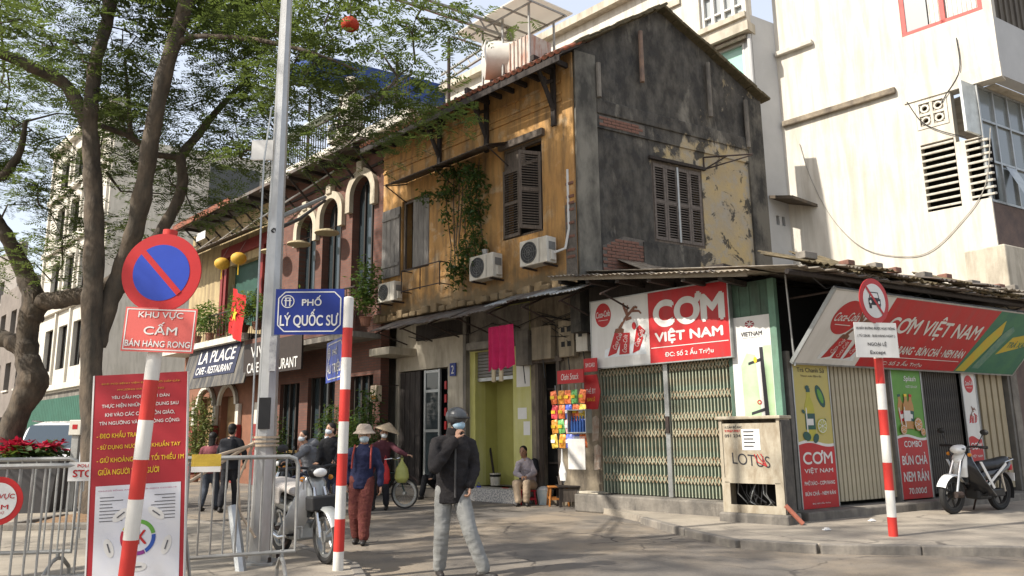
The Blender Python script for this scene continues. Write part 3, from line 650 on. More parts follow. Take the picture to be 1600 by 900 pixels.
# side street front
MB().bb(.03, 7.15, .22, .3, .0, 3.9).build('side_wall', dark, S, RLm)
def vshut(name, x0, x1, z0, z1, mt, pitch, y=.05, depth=.02, bars=False):
    o = MB().bb(x0, x1, y + .03, y + .05, z0, z1).build(name, mt, S, RLm); n = int((x1 - x0) / pitch); p = (x1 - x0) / n
    sl_ = MB().bev(-p * .36, p * .36, y - depth, y + .028, z0 + .004, z1 - .004, .008).mesh('slat', mt)
    for i in range(n): link('slat', sl_, o, T3(x0 + p * (i + .5), 0, 0))
    return o
vshut('folding_shutter', 1.2, 2.86, .30, 2.6, beige, .105)
vshut('grille_shutter', 3.86, 5.12, .30, 2.6, mat('dark_grille', (.05, .045, .04), (.03, .027, .025), ro=.6, sc=6, dirt=(.12, .1, .07), da=.6), .07)
vshut('folding_shutter', 5.64, 6.82, .30, 2.55, mat('tan_shutter', (.36, .30, .20), (.31, .26, .17), ro=.65, sc=2, dirt=(.2, .17, .12), da=.5), .20, depth=.006)
for x in (.22, 2.88, 3.83, 5.66, 6.9): MB().bb(x - .04, x + .04, -.03, .22, .24, 2.75).build('door_post', mat('grey_post', (.15, .14, .125), (.1, .095, .085), ro=.7), S, RLm)
MB().bb(6.95, 7.2, -.05, .22, 0, 3.6).build('end_pillar', cemd, S, RLm)
# roof: sheets from the gable wall down to the side street, patched
gy = 4.03; gz_ = 4.72; ezz = 3.83
def rsheet(x0, x1, y0, z0, y1, z1, mt, seed, wv=8, am=.016): corrugated('roof_sheet', S, (x0, y1, z1), (x1, y1, z1), (x0, y0, z0), mt, wv, am, RLm, 3, seed=seed)
x = -.85; i = 0
while x < 7.0:
    dz = random.uniform(-.03, .03); rsheet(x, x + .92, -1.15 + random.uniform(-.1, .08), ezz + dz, gy - .05, gz_ + dz, tin if i % 3 else tinl, 60 + i); x += .86; i += 1
x = 0.0
while x < 5.8:
    rsheet(x, x + .8, 3.05 + random.uniform(-.15, .1), 4.66 + random.uniform(-.03, .05), gy - .02, 5.06 + random.uniform(-.03, .03), tinl, 80 + int(x * 10), 7); x += random.uniform(.7, .8)
fib = mat('mossy_fibre_sheet', (.20, .155, .085), (.11, .085, .05), sc=4, ro=.95, bp=.5, dirt=(.05, .045, .03), da=.7, ds=(4, 4, 4))
for i, (a, b, y0, z0, y1, z1) in enumerate([(-.35, .45, -1.0, 3.98, -.05, 4.36), (.35, 1.25, -1.05, 3.95, -.1, 4.42), (1.15, 1.9, -1.2, 3.90, -.5, 4.16), (1.85, 2.8, -1.22, 3.88, -.5, 4.12), (2.7, 3.6, -1.2, 3.88, -.55, 4.14), (3.5, 4.4, -1.22, 3.86, -.5, 4.08), (4.3, 5.2, -1.2, 3.86, -.5, 4.10), (5.1, 6.0, -1.24, 3.84, -.5, 4.06), (5.9, 6.8, -1.2, 3.84, -.5, 4.08)]):
    rsheet(a, b, y0, z0, y1, z1, fib, 100 + i, 6, .022)
rg = random.Random(5)
for i in range(22):          # loose, overlapping scraps of sheet weighed down along the ragged eave
    xx = -.6 + i * .33 + rg.uniform(-.1, .1); y0 = rg.uniform(-1.38, -1.1); dz = rg.uniform(.02, .10); ln = rg.uniform(.5, .9); tl = rg.uniform(.12, .42)
    rsheet(xx, xx + rg.uniform(.4, .75), y0, ezz + .03 + dz, y0 + ln, ezz + .03 + dz + ln * tl, rg.choice([fib, fib, tin, tinl]), 300 + i, 5, .02)
for i in range(9): xx = -.3 + i * .75 + rg.uniform(-.2, .2); MB().bev(xx, xx + rg.uniform(.12, .3), -1.0, -.82, ezz + .22, ezz + .30 + rg.uniform(0, .05), .015).build('roof_weight', brickm if i % 2 else cemd, S, RLm)
for i in range(10): xx = rg.uniform(-.8, 5.5); MB().tube([(xx, -1.0, ezz - .06), (xx + .4, -.95, ezz - .06 - rg.uniform(.05, .2)), (xx + .9, -.9, ezz - .06)], .009, 4).build('sagging_wire', blackpl, S, RLm)
for a, b in (((-.9, -1.05, ezz - .05), (7.0, -1.05, ezz - .06)), ((-.9, .5, ezz + .24), (7.0, .5, ezz + .22)), ((-.9, 2.2, ezz + .5), (6.8, 2.2, ezz + .5))):
    MB().tube([a, b], .045, 6).build('purlin', darkwood, S, RLm)
fa, fb = l(862, 437, .8), l(1168, 430, .8)
MB().prism([(fa[0], fa[1] - .02), (fb[0], fb[1] - .02), (fb[0], fb[1] + .10), (fa[0], fa[1] + .05)], -.83, -.80).build('verge_board', mat('pale_board', (.30, .26, .20), (.2, .17, .13), sc=6, ro=.9, st=(.5, 3, 3)), S)
for i in range(6):
    t = (i + .3) / 6; x = fa[0] + (fb[0] - fa[0]) * t; z = fa[1] + (fb[1] - fa[1]) * t
    MB().bb(x - .04, x + .04, -.80, .0, z - .08, z - .0).build('rafter', darkwood, S)
for i in range(7):   # sheet soffit over the gate seen from below
    t = i / 7; x = fa[0] + (fb[0] - fa[0]) * t; z = fa[1] + (fb[1] - fa[1]) * t
    corrugated('verge_sheet', S, (x, -.95, z + .04), (x + .72, -.95, z - .03), (x, .1, z + .12), tin if i % 2 else tinl, 7, .014, seed=130 + i)
MB().tube([(.1, -.2, 4.0), (.22, -.15, 2.5)], .018, 6).build('stay_rod', galv, S, RLm)
# ---------------- signs on the shop ----------------
skw = mat('brown_splash', (.22, .09, .05), (.12, .05, .03), ro=.4, sc=10); ink = mat('dark_print', (.03, .03, .035), ro=.6, bp=0)
cangrey = mat('ice_print', (.55, .60, .63), (.68, .70, .70), sc=12, ro=.5, bp=0)
def cola_disc(parent, cx, cz, r, y, sx=1.0):
    n = 36; MB().prism([(cx + r * sx * math.cos(2 * math.pi * k / n), cz + r * math.sin(2 * math.pi * k / n)) for k in range(n)], y - .003, y).build('logo_disc', redp, parent)
    text('Coca-Cola', parent, cx, y - .006, cz + .02, r * 1.75 * sx, r * .5, whitep, rot=.06, shear=.35, bold=.01)
    MB().bb(cx - r * .6 * sx, cx + r * .6 * sx, y - .005, y - .0035, cz - r * .45, cz - r * .41).build('rule', whitep, parent)
def cola_art(parent, cx, cz, s, y):
    def poly(pts, m, dy): MB().prism([(cx + a * s, cz + b * s) for a, b in pts], y - dy - .002, y - dy).build('print', m, parent)
    poly([(-.75, -.55), (.75, -.55), (.7, -.3), (.4, -.2), (0, -.28), (-.4, -.22), (-.72, -.32)], cangrey, 0)
    poly([(-.62, -.52), (-.30, -.45), (-.02, .14), (-.12, .22), (-.34, .16)], redp, .003); poly([(-.36, .14), (-.02, .12), (.0, .22), (-.1, .27), (-.3, .26)], skw, .004)
    poly([(-.2, -.5), (.16, -.5), (.2, .1), (-.12, .12)], redp, .005); poly([(.28, -.5), (.52, -.42), (.74, .1), (.55, .28), (.44, .2)], redp, .006)
    poly([(.62, .02), (.78, -.02), (.7, -.2)], whitep, .008)
    for (a, b, rt_) in ((-.25, -.1, 1.05), (.02, -.2, 1.45), (.52, -.08, 1.1)): text('Coca-Cola', parent, cx + a * s, y - .010, cz + b * s, .5 * s, .15 * s, whitep, rot=rt_, shear=.3)
    for p in ([(-.16, .25), (-.03, .42), (.12, .6), (.16, .9)], [(.1, .58), (.3, .72), (.55, .68), (.62, .6)], [(.14, .62), (.02, .86), (.0, .98)], [(.08, .5), (.28, .52)], [(.28, .7), (.4, .82), (.5, .78)]):
        for k in range(len(p) - 1):
            a, b = Vector(p[k]), Vector(p[k + 1]); d = (b - a).normalized() * 1; n_ = Vector((-d.y, d.x)) * (.055 - .012 * k)
            poly([tuple(a - n_), tuple(b - n_ * .7), tuple(b + n_ * .7), tuple(a + n_)], skw, .004 + .001 * k)
    for a, b, q in ((.36, .28, .09), (-.05, .5, .05)):
        poly([(a + q * .8 * math.cos(k), b + q * 1.2 * math.sin(k)) for k in np.linspace(0, 6.0, 12)], redp if q > .08 else cangrey, .007)
v = .14; s0 = l(923, 474, v); s1 = l(1141, 553, v); sx0, sx1, sz0, sz1 = s0[0], s1[0] + .02, l(937, 575, v)[1], l(1127, 439, v)[1]
C1 = thing('restaurant_sign', 'white and red rice restaurant signboard with soda cans above the green gate', 'sign', FL @ T3(sx0, -v, sz0))
W_, H_ = sx1 - sx0, sz1 - sz0
MB().bb(0, W_, 0, .10, 0, H_).build('panel', whitep, C1)
f = MB(); f.bb(-.02, W_ + .02, -.012, .11, -.02, 0); f.bb(-.02, W_ + .02, -.012, .11, H_, H_ + .02); f.bb(-.02, 0, -.012, .11, 0, H_); f.bb(W_, W_ + .02, -.012, .11, 0, H_); f.build('edge_frame', galv, C1)
sp = W_ * .455; MB().bb(sp, W_ - .003, -.004, -.001, .003, H_ - .003).build('red_field', redp, C1)
rc = (sp + W_) / 2
text('CƠM', C1, rc + .02, -.008, H_ * .70, (W_ - sp) * .86, H_ * .38, whitep, bold=.055, split=True); text('VIỆT NAM', C1, rc, -.008, H_ * .355, (W_ - sp) * .84, H_ * .20, whitep, bold=.05, split=True)
MB().bb(sp + .03, W_ - .03, -.008, -.005, H_ * .205, H_ * .215).build('rule', whitep, C1); text('ĐC: Số 2 Ấu Triệu', C1, rc, -.008, H_ * .11, (W_ - sp) * .6, H_ * .105, whitep, bold=.02)
cola_disc(C1, W_ * .10, H_ * .78, .235, -.001, .82); cola_art(C1, W_ * .265, H_ * .42, .66, -.001)
# big leaning sign over the side street front
th = math.atan2(3.60 - 2.55, 1.05 - .15); Ls = math.hypot(1.05, .9)
C2 = thing('leaning_restaurant_sign', 'long leaning red and grey restaurant signboard over the side shutters', 'sign', FR @ T3(.2, -.15, 2.55) @ Matrix.Rotation(math.pi / 2 - th, 4, 'X'))
W_ = 6.62; H_ = Ls
MB().bb(0, W_, 0, .05, 0, H_).build('panel', whitep, C2)
f = MB(); f.bb(-.02, W_ + .02, -.01, .06, -.03, 0); f.bb(-.02, W_ + .02, -.01, .06, H_, H_ + .03); f.bb(-.03, 0, -.01, .06, 0, H_); f.bb(W_, W_ + .03, -.01, .06, 0, H_); f.build('edge_frame', galv, C2)
a, b = 1.55, 4.75; MB().prism([(a, .003), (b - .25, .003), (b, H_ - .003), (a, H_ - .003)], -.004, -.001).build('red_field', redp, C2)
gf = mat('tea_green_print', (.03, .13, .09), (.05, .17, .09), sc=3, ro=.5, bp=0); yf = mat('tea_yellow_print', (.50, .33, .03), (.40, .38, .05), sc=4, ro=.5, bp=0)
MB().prism([(b - .25, .003), (W_ - .003, .003), (W_ - .003, H_ - .003), (b, H_ - .003)], -.0045, -.001).build('green_field', gf, C2)
for pts in ([(b - .2, .02), (b + .1, .02), (b + .5, .9), (b + .35, 1.2), (b + .1, .8)], [(b + .75, .45), (W_ - .05, .75), (W_ - .05, 1.05), (b + .95, .85)]): MB().prism(pts, -.007, -.005).build('print', yf, C2)
MB().prism([(b + .25, .1), (b + .5, .1), (b + .85, 1.0), (b + .7, 1.1), (b + .55, .95)], -.009, -.0072).build('bottle_print', mat('bottle_green_print', (.05, .16, .14), (.14, .24, .16), sc=8, ro=.4, bp=0), C2)
text('TRÀ XANH', C2, b + 1.35, -.009, .72, .8, .16, gf, rot=.05, shear=.2, bold=.02)
rc = (a + b) / 2 - .06
text('CƠM VIỆT NAM', C2, rc + .05, -.008, H_ * .64, 2.75, .48, whitep, bold=.025, split=True); text('PHỞ · CƠM RANG · BÚN CHẢ · NEM RÁN', C2, rc - .05, -.008, H_ * .30, 2.85, .22, whitep, bold=.025)
MB().bb(a + .03, b - .3, -.008, -.005, .22, .232).build('rule', whitep, C2); text('ĐC: Số 2 Ấu Triệu', C2, rc - .35, -.008, .11, 1.3, .13, whitep, bold=.02)
cola_disc(C2, .62, H_ * .66, .32, -.001, 1.0); cola_art(C2, .95, H_ * .32, .62, -.0015)
for x in (.1, 3.3, 6.5): MB().tube([(x, .06, H_ - .05), (x, .75, H_ * .55)], .018, 6).build('stay', iron, C2)
# posters on the side street front
def poster(name, label, x0, x1, z0, z1, top, lines, y=-.03, split=.43, title=None):
    w_, h_ = x1 - x0, z1 - z0
    o = thing(name, label, 'poster', FR @ T3(x0, y, z0)); MB().bb(0, w_, 0, .02, 0, h_).build('panel', top, o)
    n = 12; wave = [(w_ * k / n, h_ * split + .035 * math.sin(k / n * 5.5)) for k in range(n + 1)]
    MB().prism([(x, z + .045) for x, z in wave] + [(x, z - .01) for x, z in reversed(wave)], -.003, -.0005).build('white_wave', whitep, o)
    MB().prism([(.002, .002), (w_ - .002, .002)] + list(reversed(wave)), -.006, -.001).build('red_field', redp, o)
    for s_, cz, hh, ww in lines: text(s_, o, w_ / 2, -.009, h_ * cz, w_ * ww, h_ * hh, whitep, bold=.02)
    f = MB(); f.bb(-.025, 0, -.008, .028, 0, h_); f.bb(w_, w_ + .025, -.008, .028, 0, h_); f.build('edge_strip', galv, o); return o, w_, h_
yb = mat('lemon_print', (.44, .36, .10), (.40, .35, .13), sc=2, ro=.5, bp=0); gb = mat('green_print', (.09, .24, .04), (.12, .28, .05), sc=2, ro=.5, bp=0)
o, w_, h_ = poster('lemon_tea_poster', 'tall yellow and red poster at the shop corner with lemon tea bottle', .30, 1.17, .24, 2.56, yb, [('CƠM', .345, .09, .82), ('VIỆT NAM', .255, .045, .8), ('PHỞ XÀO - CƠM RANG', .175, .033, .85), ('BÚN CHẢ - NEM RÁN', .105, .033, .85), ('ĐC: Số 2 Ấu Triệu', .035, .016, .5)])
text('Trà Chanh Sả', o, w_ * .5, -.006, h_ * .955, w_ * .78, h_ * .035, ink); text('Thanh mát đậm đà', o, w_ * .5, -.006, h_ * .91, w_ * .6, h_ * .018, ink)
def blob(o, cx, cz, rx, rz, m, y, rot=0, nm='print'):
    MB().prism([(cx + rx * math.cos(k) * math.cos(rot) - rz * math.sin(k) * math.sin(rot), cz + rx * math.cos(k) * math.sin(rot) + rz * math.sin(k) * math.cos(rot)) for k in np.linspace(0, 2 * math.pi, 18, endpoint=False)], y - .002, y).build(nm, m, o)
lem = mat('lemon_drawing', (.42, .37, .05), (.34, .33, .05), sc=6, ro=.5, bp=0); dkg = mat('leaf_drawing', (.02, .09, .05), (.03, .07, .08), sc=6, ro=.5, bp=0); wht = whitep
def bottle_print(o, cx, cz, w_, h_, liquid, cap, band, rot=0.0, y=-.002):
    def R2(p): return (cx + p[0] * w_ * math.cos(rot) - p[1] * h_ * math.sin(rot), cz + p[0] * w_ * math.sin(rot) + p[1] * h_ * math.cos(rot))
    prof = [(-.5, -.5), (.5, -.5), (.5, .1), (.42, .2), (.2, .32), (.18, .42), (-.18, .42), (-.2, .32), (-.42, .2), (-.5, .1)]
    MB().prism([R2(p) for p in prof], y - .002, y).build('bottle_print', liquid, o)
    for P_, m_, dy in (([(-.2, .425), (.2, .425), (.2, .5), (-.2, .5)], cap, 0), ([(-.5, -.28), (.5, -.28), (.5, .02), (-.5, .02)], band, .003), ([(-.4, -.46), (-.3, -.46), (-.3, .1), (-.36, .14), (-.4, .1)], whitep, .005), ([(-.3, -.2), (.3, -.2), (.3, -.08), (-.3, -.08)], whitep, .006)): MB().prism([R2(p) for p in P_], y - dy - .002, y - dy).build('print', m_, o)
def slice_print(o, cx, cz, r, rind, flesh, y):
    blob(o, cx, cz, r, r, rind, y); blob(o, cx, cz, r * .86, r * .86, whitep, y - .003)
    for k in range(8):
        a = k * math.pi / 4; MB().prism([(cx + r * .1 * math.cos(a), cz + r * .1 * math.sin(a)), (cx + r * .78 * math.cos(a - .32), cz + r * .78 * math.sin(a - .32)), (cx + r * .78 * math.cos(a + .32), cz + r * .78 * math.sin(a + .32))], y - .008, y - .006).build('print', flesh, o)
bottle_print(o, w_ * .38, h_ * .64, .24, .86, lem, dkg, dkg); slice_print(o, w_ * .70, h_ * .56, .13, lem, mat('lime_flesh', (.40, .40, .10), ro=.5, bp=0), -.010); blob(o, w_ * .72, h_ * .77, .09, .2, dkg, -.002, .45); blob(o, w_ * .72, h_ * .77, .05, .13, gb, -.005, .45)
for a, b, q in ((.2, .66, .03), (.25, .49, .07), (.5, .475, .06), (.35, .83, .035), (.8, .6, .025)): blob(o, w_ * a, h_ * b, q, q * 1.4, dkg, -.009, a * 5)
o, w_, h_ = poster('combo_poster', 'green and red combo poster between the beige and dark shutters', 2.92, 3.80, .26, 2.58, gb, [('COMBO', .41, .045, .6), ('BÚN CHẢ', .30, .09, .84), ('NEM RÁN', .175, .09, .84), ('70.000đ', .06, .045, .6)], split=.45)
text('Splash', o, w_ * .62, -.006, h_ * .91, w_ * .42, h_ * .05, whitep, shear=.2, bold=.02); text('NƯỚC GIẢI KHÁT', o, w_ * .66, -.006, h_ * .855, w_ * .4, h_ * .025, whitep)
org = mat('orange_drawing', (.42, .17, .07), (.36, .24, .07), sc=9, ro=.5, bp=0)
for k, (bx_, rt_) in enumerate(((.24, .16), (.52, -.14), (.38, .0))): bottle_print(o, w_ * bx_, h_ * .66, .2, .62, org, [dkg, redp, yellowt][k], [redp, dkg, whitep][k], rt_, -.002 - .009 * k)
for sx_, sz_, r_s in ((.72, .56, .12), (.2, .52, .09), (.86, .50, .07)): slice_print(o, w_ * sx_, h_ * sz_, r_s, org, mat('orange_flesh', (.55, .24, .05), ro=.5, bp=0), -.03)
o, w_, h_ = poster('narrow_soda_poster', 'narrow white and red soda poster behind the parked white motorbike', 5.17, 5.62, .26, 2.56, whitep, [('CƠM', .385, .06, .8), ('VIỆT NAM', .30, .03, .8), ('PHỞ XÀO', .2, .03, .7), ('BÚN CHẢ', .12, .03, .7)], split=.45)
cola_disc(o, w_ * .5, h_ * .9, .17, -.001, .9); cola_art(o, w_ * .5, h_ * .62, .22, -.001)
# white map poster on the green panel
pa, pb = l(1141, 496, .02), l(1213, 489, .02); x0, x1, z1, z0 = pa[0], pb[0] - .08, pb[1], l(1228, 688)[1]
P = thing('map_poster', 'white and pale green street map poster left of the corner post', 'poster', FL @ T3(x0, -.035, z0)); w_, h_ = x1 - x0, z1 - z0
MB().bb(0, w_, 0, .02, 0, h_).build('panel', whitep, P); lg = mat('pale_green_print', (.32, .47, .24), (.42, .54, .36), sc=2, ro=.5, bp=0)
MB().prism([(w_ * .22, h_ * .1), (w_ * .62, h_ * .1), (w_ * .55, h_ * .68), (w_ * .35, h_ * .70), (w_ * .2, h_ * .6)], -.003, -.001).build('print', lg, P); MB().bb(w_ * .75, w_ * .93, -.003, -.001, h_ * .1, h_ * .75).build('print', lg, P)
MB().prism([(w_ * .70, h_ * .12), (w_ * .80, h_ * .12), (w_ * .74, h_ * .74), (w_ * .66, h_ * .74)], -.006, -.004).build('street_print', ink, P)
for zz in (.60, .20): MB().prism([(w_ * .38, h_ * zz), (w_ * .70, h_ * (zz + .03)), (w_ * .70, h_ * (zz + .055)), (w_ * .38, h_ * (zz + .022))], -.006, -.004).build('street_print', ink, P)
text('VIETNAM', P, w_ * .5, -.006, h_ * .855, w_ * .5, h_ * .035, ink, bold=.02); text('QUÁN NGON PHỐ CỔ', P, w_ * .5, -.006, h_ * .825, w_ * .42, h_ * .012, ink)
for k in range(7):
    a = k * .9; MB().prism([(w_ * .47 + .02 * math.cos(a), h_ * .935 + .02 * math.sin(a)), (w_ * .47 + .09 * math.cos(a - .3), h_ * .935 + .065 * math.sin(a - .3)), (w_ * .47 + .085 * math.cos(a + .4), h_ * .935 + .06 * math.sin(a + .4))], -.006 - k * .0003, -.004).build('emblem', mat('maroon_print', (.25, .03, .04), ro=.5, bp=0), P)
MB().ring((w_ * .58, 0, h_ * .30), .02, .04, -.006, -.004, 14).build('pin_print', redp, P); blob(P, w_ * .55, h_ * .64, .03, .05, yellowt, -.006)
# ---------------- utility cabinet ----------------
cab = mat('cream_cabinet', (.42, .37, .28), (.33, .29, .22), sc=3, ro=.6, bp=.1, dirt=(.22, .17, .11), da=.7, ds=(4, 4, 1.6))
cp = G(1146, 826); cq = G(1222, 836); cdir = (cq - cp); cw = .98
K = thing('utility_cabinet', 'graffitied cream metal utility cabinet at the corner with open wiring compartment', 'cabinet', frame((cp.x - .1, cp.y + .12, .10), -D1 + D2 * .10)); cd_ = .42
hk = 1.55
MB().bev(-.06, cw + .06, -.06, cd_ + .06, -.1, .14, .03).build('plinth', cemd, K)
f = MB(); f.bb(0, .05, 0, cd_, .142, hk); f.bb(cw - .05, cw, 0, cd_, .142, hk); f.bb(.05, cw - .05, cd_ - .03, cd_, .142, hk); f.bb(.05, cw - .05, 0.01, cd_ - .03, .142, .19); f.bb(.05, cw - .05, .0, cd_ - .03, .58, .66); f.bb(.05, .13, .0, .02, .142, .6); f.bb(cw - .13, cw - .05, 0, .02, .142, .6); f.bb(.13, cw - .13, 0, .02, .142, .26); f.build('casing', cab, K)
MB().bb(-.001, .0, 0, .01, .2, .3); MB().bb(.055, cw - .055, .012, .03, .66, hk - .06).build('door', cab, K); MB().bev(-.03, cw + .03, -.04, cd_ + .02, hk, hk + .05, .012).build('lid', cab, K)
MB().bb(cw + .001, cw + .02, .02, cd_ - .02, .16, hk - .02).build('side_panel', mat('dark_side', (.11, .1, .085), (.06, .055, .05), sc=5, ro=.8), K)
text('LOTUS', K, cw * .5, .008, .93, .62, .17, ink, rot=-.10, bold=-.01, name='graffiti', shear=-.15)
MB().bb(.37, .66, .006, .010, 1.08, 1.40).build('paper_notice', paper, K)
for i in range(5): MB().bb(.40, .40 + random.uniform(.15, .23), .004, .0055, 1.35 - i * .055, 1.37 - i * .055).build('notice_print', ink, K)
text('K.CẤM ĐỔ RÁC', K, .24, .008, 1.44, .28, .05, ink, bold=.02); text('VI PHẠM PHẠT', K, .22, .008, 1.37, .26, .05, redp, bold=.02); text('091 234', K, .22, .008, 1.30, .26, .045, ink, bold=.02)
for i in range(3): MB().tube([(.55 + i * .05, .008, 1.02), (.6 + .03 * i, .006, .9 + i * .06), (.74, .008, .84)], .008, 4).build('red_scrawl', redp, K)
for i in range(14):
    a = random.uniform(.15, .7); MB().tube([(a, .15, .60), (a + random.uniform(-.1, .1), .1 + random.random() * .1, .42), (a + random.uniform(-.2, .2), .12, .30), (a + random.uniform(-.1, .2), .2, .2)], .009, 5).build('cable', blackpl if i % 4 else galv, K)
MB().bb(.06, cw - .06, cd_ - .05, cd_ - .032, .2, .6).build('dark_back', dark, K)
p = G(1243, 832); tag(MB().tube([(0, 0, .02), (-.22, .05, .28)], .035, 8).build('broken_pipe', mat('terracotta', (.4, .14, .09), sc=6), None, T3(p.x + .12, p.y, .10)), 'short terracotta pipe leaning by the foot of the corner post', 'pipe')
# litter by the kerb
lit = [(1100, 834, (.45, .38, .1), 'yellow'), (1130, 838, (.12, .2, .07), 'green'), (1165, 841, (.55, .4, .25), 'tan'), (1190, 843, (.3, .22, .16), 'brown')]
for px, py, c, nm in lit:
    p = G(px, py + 8); b = MB()
    for k in range(7): b.bev(-.12 + k * .035, -.06 + k * .04, random.uniform(-.05, 0), random.uniform(.02, .06), 0, random.uniform(.015, .05), .006)
    tag(b.build('street_litter', mat('litter_' + nm, c, sc=20), None, rotz((p.x, p.y, .004), random.uniform(-30, 30))), f'{nm} crumpled litter lying at the kerb below the cabinet', 'litter', 'litter at the kerb')
for px, py, nm in ((1292, 829, 'beside the corner step'), (1363, 815, 'near the striped pole')):
    p = G(px, py, .1); b = MB(); b.bev(-.06, .05, -.03, .03, 0, .02, .008); b.bev(-.02, .03, -.02, .03, .019, .035, .006)
    tag(b.build('paper_scrap', paper, None, rotz((p.x, p.y, .104), 20)), 'crumpled white paper scrap on the pavement ' + nm, 'litter')
# ---------------- white building on the right ----------------
def smooth2(P, n=6):
    P = [Vector(p) for p in P]; out = []
    for i in range(len(P) - 1):
        a, b, c, d = P[max(i - 1, 0)], P[i], P[i + 1], P[min(i + 2, len(P) - 1)]
        out += [.5 * ((2 * b) + (c - a) * t + (2 * a - 5 * b + 4 * c - d) * t * t + (3 * b - a - 3 * c + d) * t ** 3) for t in (k / n for k in range(n))]
    return out + [P[-1]]
WB = thing('white_building', 'tall whitewashed building with louvred vents and red window behind the corner shop', 'building', FWH)
xl = wh(1222, 200)[0]; xe = wh(1548, 300)[0]; xu = wh(1565, 120)[0]
lv1 = (wh(1438, 228)[0], wh(1490, 216)[0], 6.42, 8.06); lv2 = (wh(1508, 225)[0], wh(1545, 225)[0], 6.48, 7.9); vb_ = (wh(1428, 155)[0], wh(1478, 145)[0], 8.42, 9.14)
rw = (-1.48, .26, 10.88, 12.8)
MB().wall(xl, xe, 0, 9.2, [lv1, lv2, vb_, (xe - .55, xe + .01, 7.92, 9.19)], 0, .3).build('side_wall', whitew, WB)
MB().wall(xl, xu, 9.2, 14.5, [rw], 0, .3).build('upper_side_wall', whitew, WB)
MB().bb(-1.6, xu + .012, -.03, .31, 9.17, 9.52).build('floor_band', whitew, WB)
rr_ = mat('red_window_frame', (.50, .08, .065), (.42, .06, .05), ro=.5)
wn = wframe(WB, rw, mt=rr_, t=.10, yy=.02); MB().bb(-.62, -.52, .02, .08, rw[2], rw[3]).build('mullion', rr_, wn)
MB().bb(rw[0] + .1, -.9, .05, .06, rw[2], rw[3]).build('pane', glass('grey_pane', (.30, .32, .32), .2), wn)
cur = MB()
for i in range(22): cur.tube([(-.88 + i * .049, .14 + .02 * (i % 2), rw[2]), (-.88 + i * .049, .14 + .02 * (i % 2), rw[3])], .03, 6)
cur.build('curtain', mat('white_curtain', (.7, .68, .62), ro=.9), wn); MB().bb(rw[0], rw[1], .26, .29, rw[2], rw[3]).build('dark_room', dark, wn)
for hole, n in ((lv1, 10), (lv2, 9)):
    fr_ = MB().bb(hole[0], hole[1], .26, .29, hole[2], hole[3]).build('louvre_vent', dark, WB); h = (hole[3] - hole[2]) / n
    sm_ = MB().bev(hole[0] + .003, hole[1] - .003, -.02, .2, -.025, .025, .008).mesh('slat', whitew)
    for i in range(n): link('slat', sm_, fr_, T3(0, 0, hole[2] + h * (i + .5)) @ Matrix.Rotation(.25, 4, 'X'))
v_ = MB().bb(vb_[0], vb_[1], .2, .22, vb_[2], vb_[3]).build('vent_block', mat('brown_void', (.1, .07, .03), ro=.9), WB); vw, vh = (vb_[1] - vb_[0]), (vb_[3] - vb_[2])
f = MB(); f.bb(vb_[0] + .01, vb_[0] + .08, -.015, .1, vb_[2] + .01, vb_[3] - .01); f.bb(vb_[1] - .08, vb_[1] - .01, -.015, .1, vb_[2] + .01, vb_[3] - .01); f.bb(vb_[0] + .08, vb_[1] - .08, -.015, .1, vb_[3] - .08, vb_[3] - .01); f.bb(vb_[0] + .08, vb_[1] - .08, -.015, .1, vb_[2] + .01, vb_[2] + .08)
f.bb(vb_[0] + vw / 2 - .03, vb_[0] + vw / 2 + .03, -.01, .1, vb_[2] + .08, vb_[3] - .08); f.bb(vb_[0] + .08, vb_[1] - .08, -.008, .1, vb_[2] + vh / 2 - .03, vb_[2] + vh / 2 + .03); f.build('block_frame', whitew, v_)
for a in (.29, .71):
    for b in (.29, .71):
        c = (vb_[0] + vw * a, 0, vb_[2] + vh * b); q = MB(); q.ring(c, .06, .1, 0, .08, 16)
        for k in range(4):
            t = math.pi / 4 + k * math.pi / 2; q.tube([(c[0] + .09 * math.cos(t + .0), .04, c[2] + .09 * math.sin(t)), (c[0] + .17 * math.cos(t), .04, c[2] + .17 * math.sin(t))], .022, 4)
        q.build('pierced_rosette', whitew, v_)
MB().bev(xl + .05, -1.75, -.12, .0, 9.5, 9.66, .03).build('stained_ledge', mat('mould_stained_ledge', (.30, .25, .18), (.12, .10, .08), sc=2.5, ro=.95, bp=.6), WB)
MB().bev(xl + .02, xl + 1.05, -.14, .0, 11.55, 11.68, .02).build('short_ledge', whitew, WB)
# glazed street bay facing the side street
FB = frame(FWH @ Vector((xe, 0, 0)), D2); BL = FWH.inverted() @ FB
bay = MB().bb(.02, 3.0, .05, .08, 6.4, 9.2).build('glazed_bay', glass('bay_glass', (.16, .18, .18), .12), WB, BL)
for i in range(5): MB().bb(i * .62, i * .62 + .05, -.0, .05, 6.4, 9.2).build('mullion', galv, bay)
for z in (6.4, 7.35, 8.3, 9.1): MB().bb(.05, 3.0, .003, .048, z, z + .05).build('transom', galv, bay)
MB().quad((.78, -.01, 7.33), (1.22, -.01, 7.33), (1.22, -.35, 6.5), (.78, -.35, 6.5)).build('open_pane', glass('bay_glass'), bay)
MB().bb(-.3, .28, -.06, -.002, 7.95, 9.15, ).build('tank_panel', mat('pale_sheet', (.6, .64, .62), ro=.4), WB, BL @ T3(-.25, .1, 0))
MB().bb(.0, 3.0, .02, .3, 0, 6.39).build('street_wall', mat('grey_red_wall', (.14, .10, .085), (.09, .07, .065), sc=3, ro=.9), WB, BL)
FU = frame(FWH @ Vector((xu, 0, 0)), D2); UL = FWH.inverted() @ FU
gwall = mat('shade_grey_white', (.48, .48, .47), (.42, .42, .41), sc=1, ro=.9)  # building white greyed: shade of the return wall is put into the colour
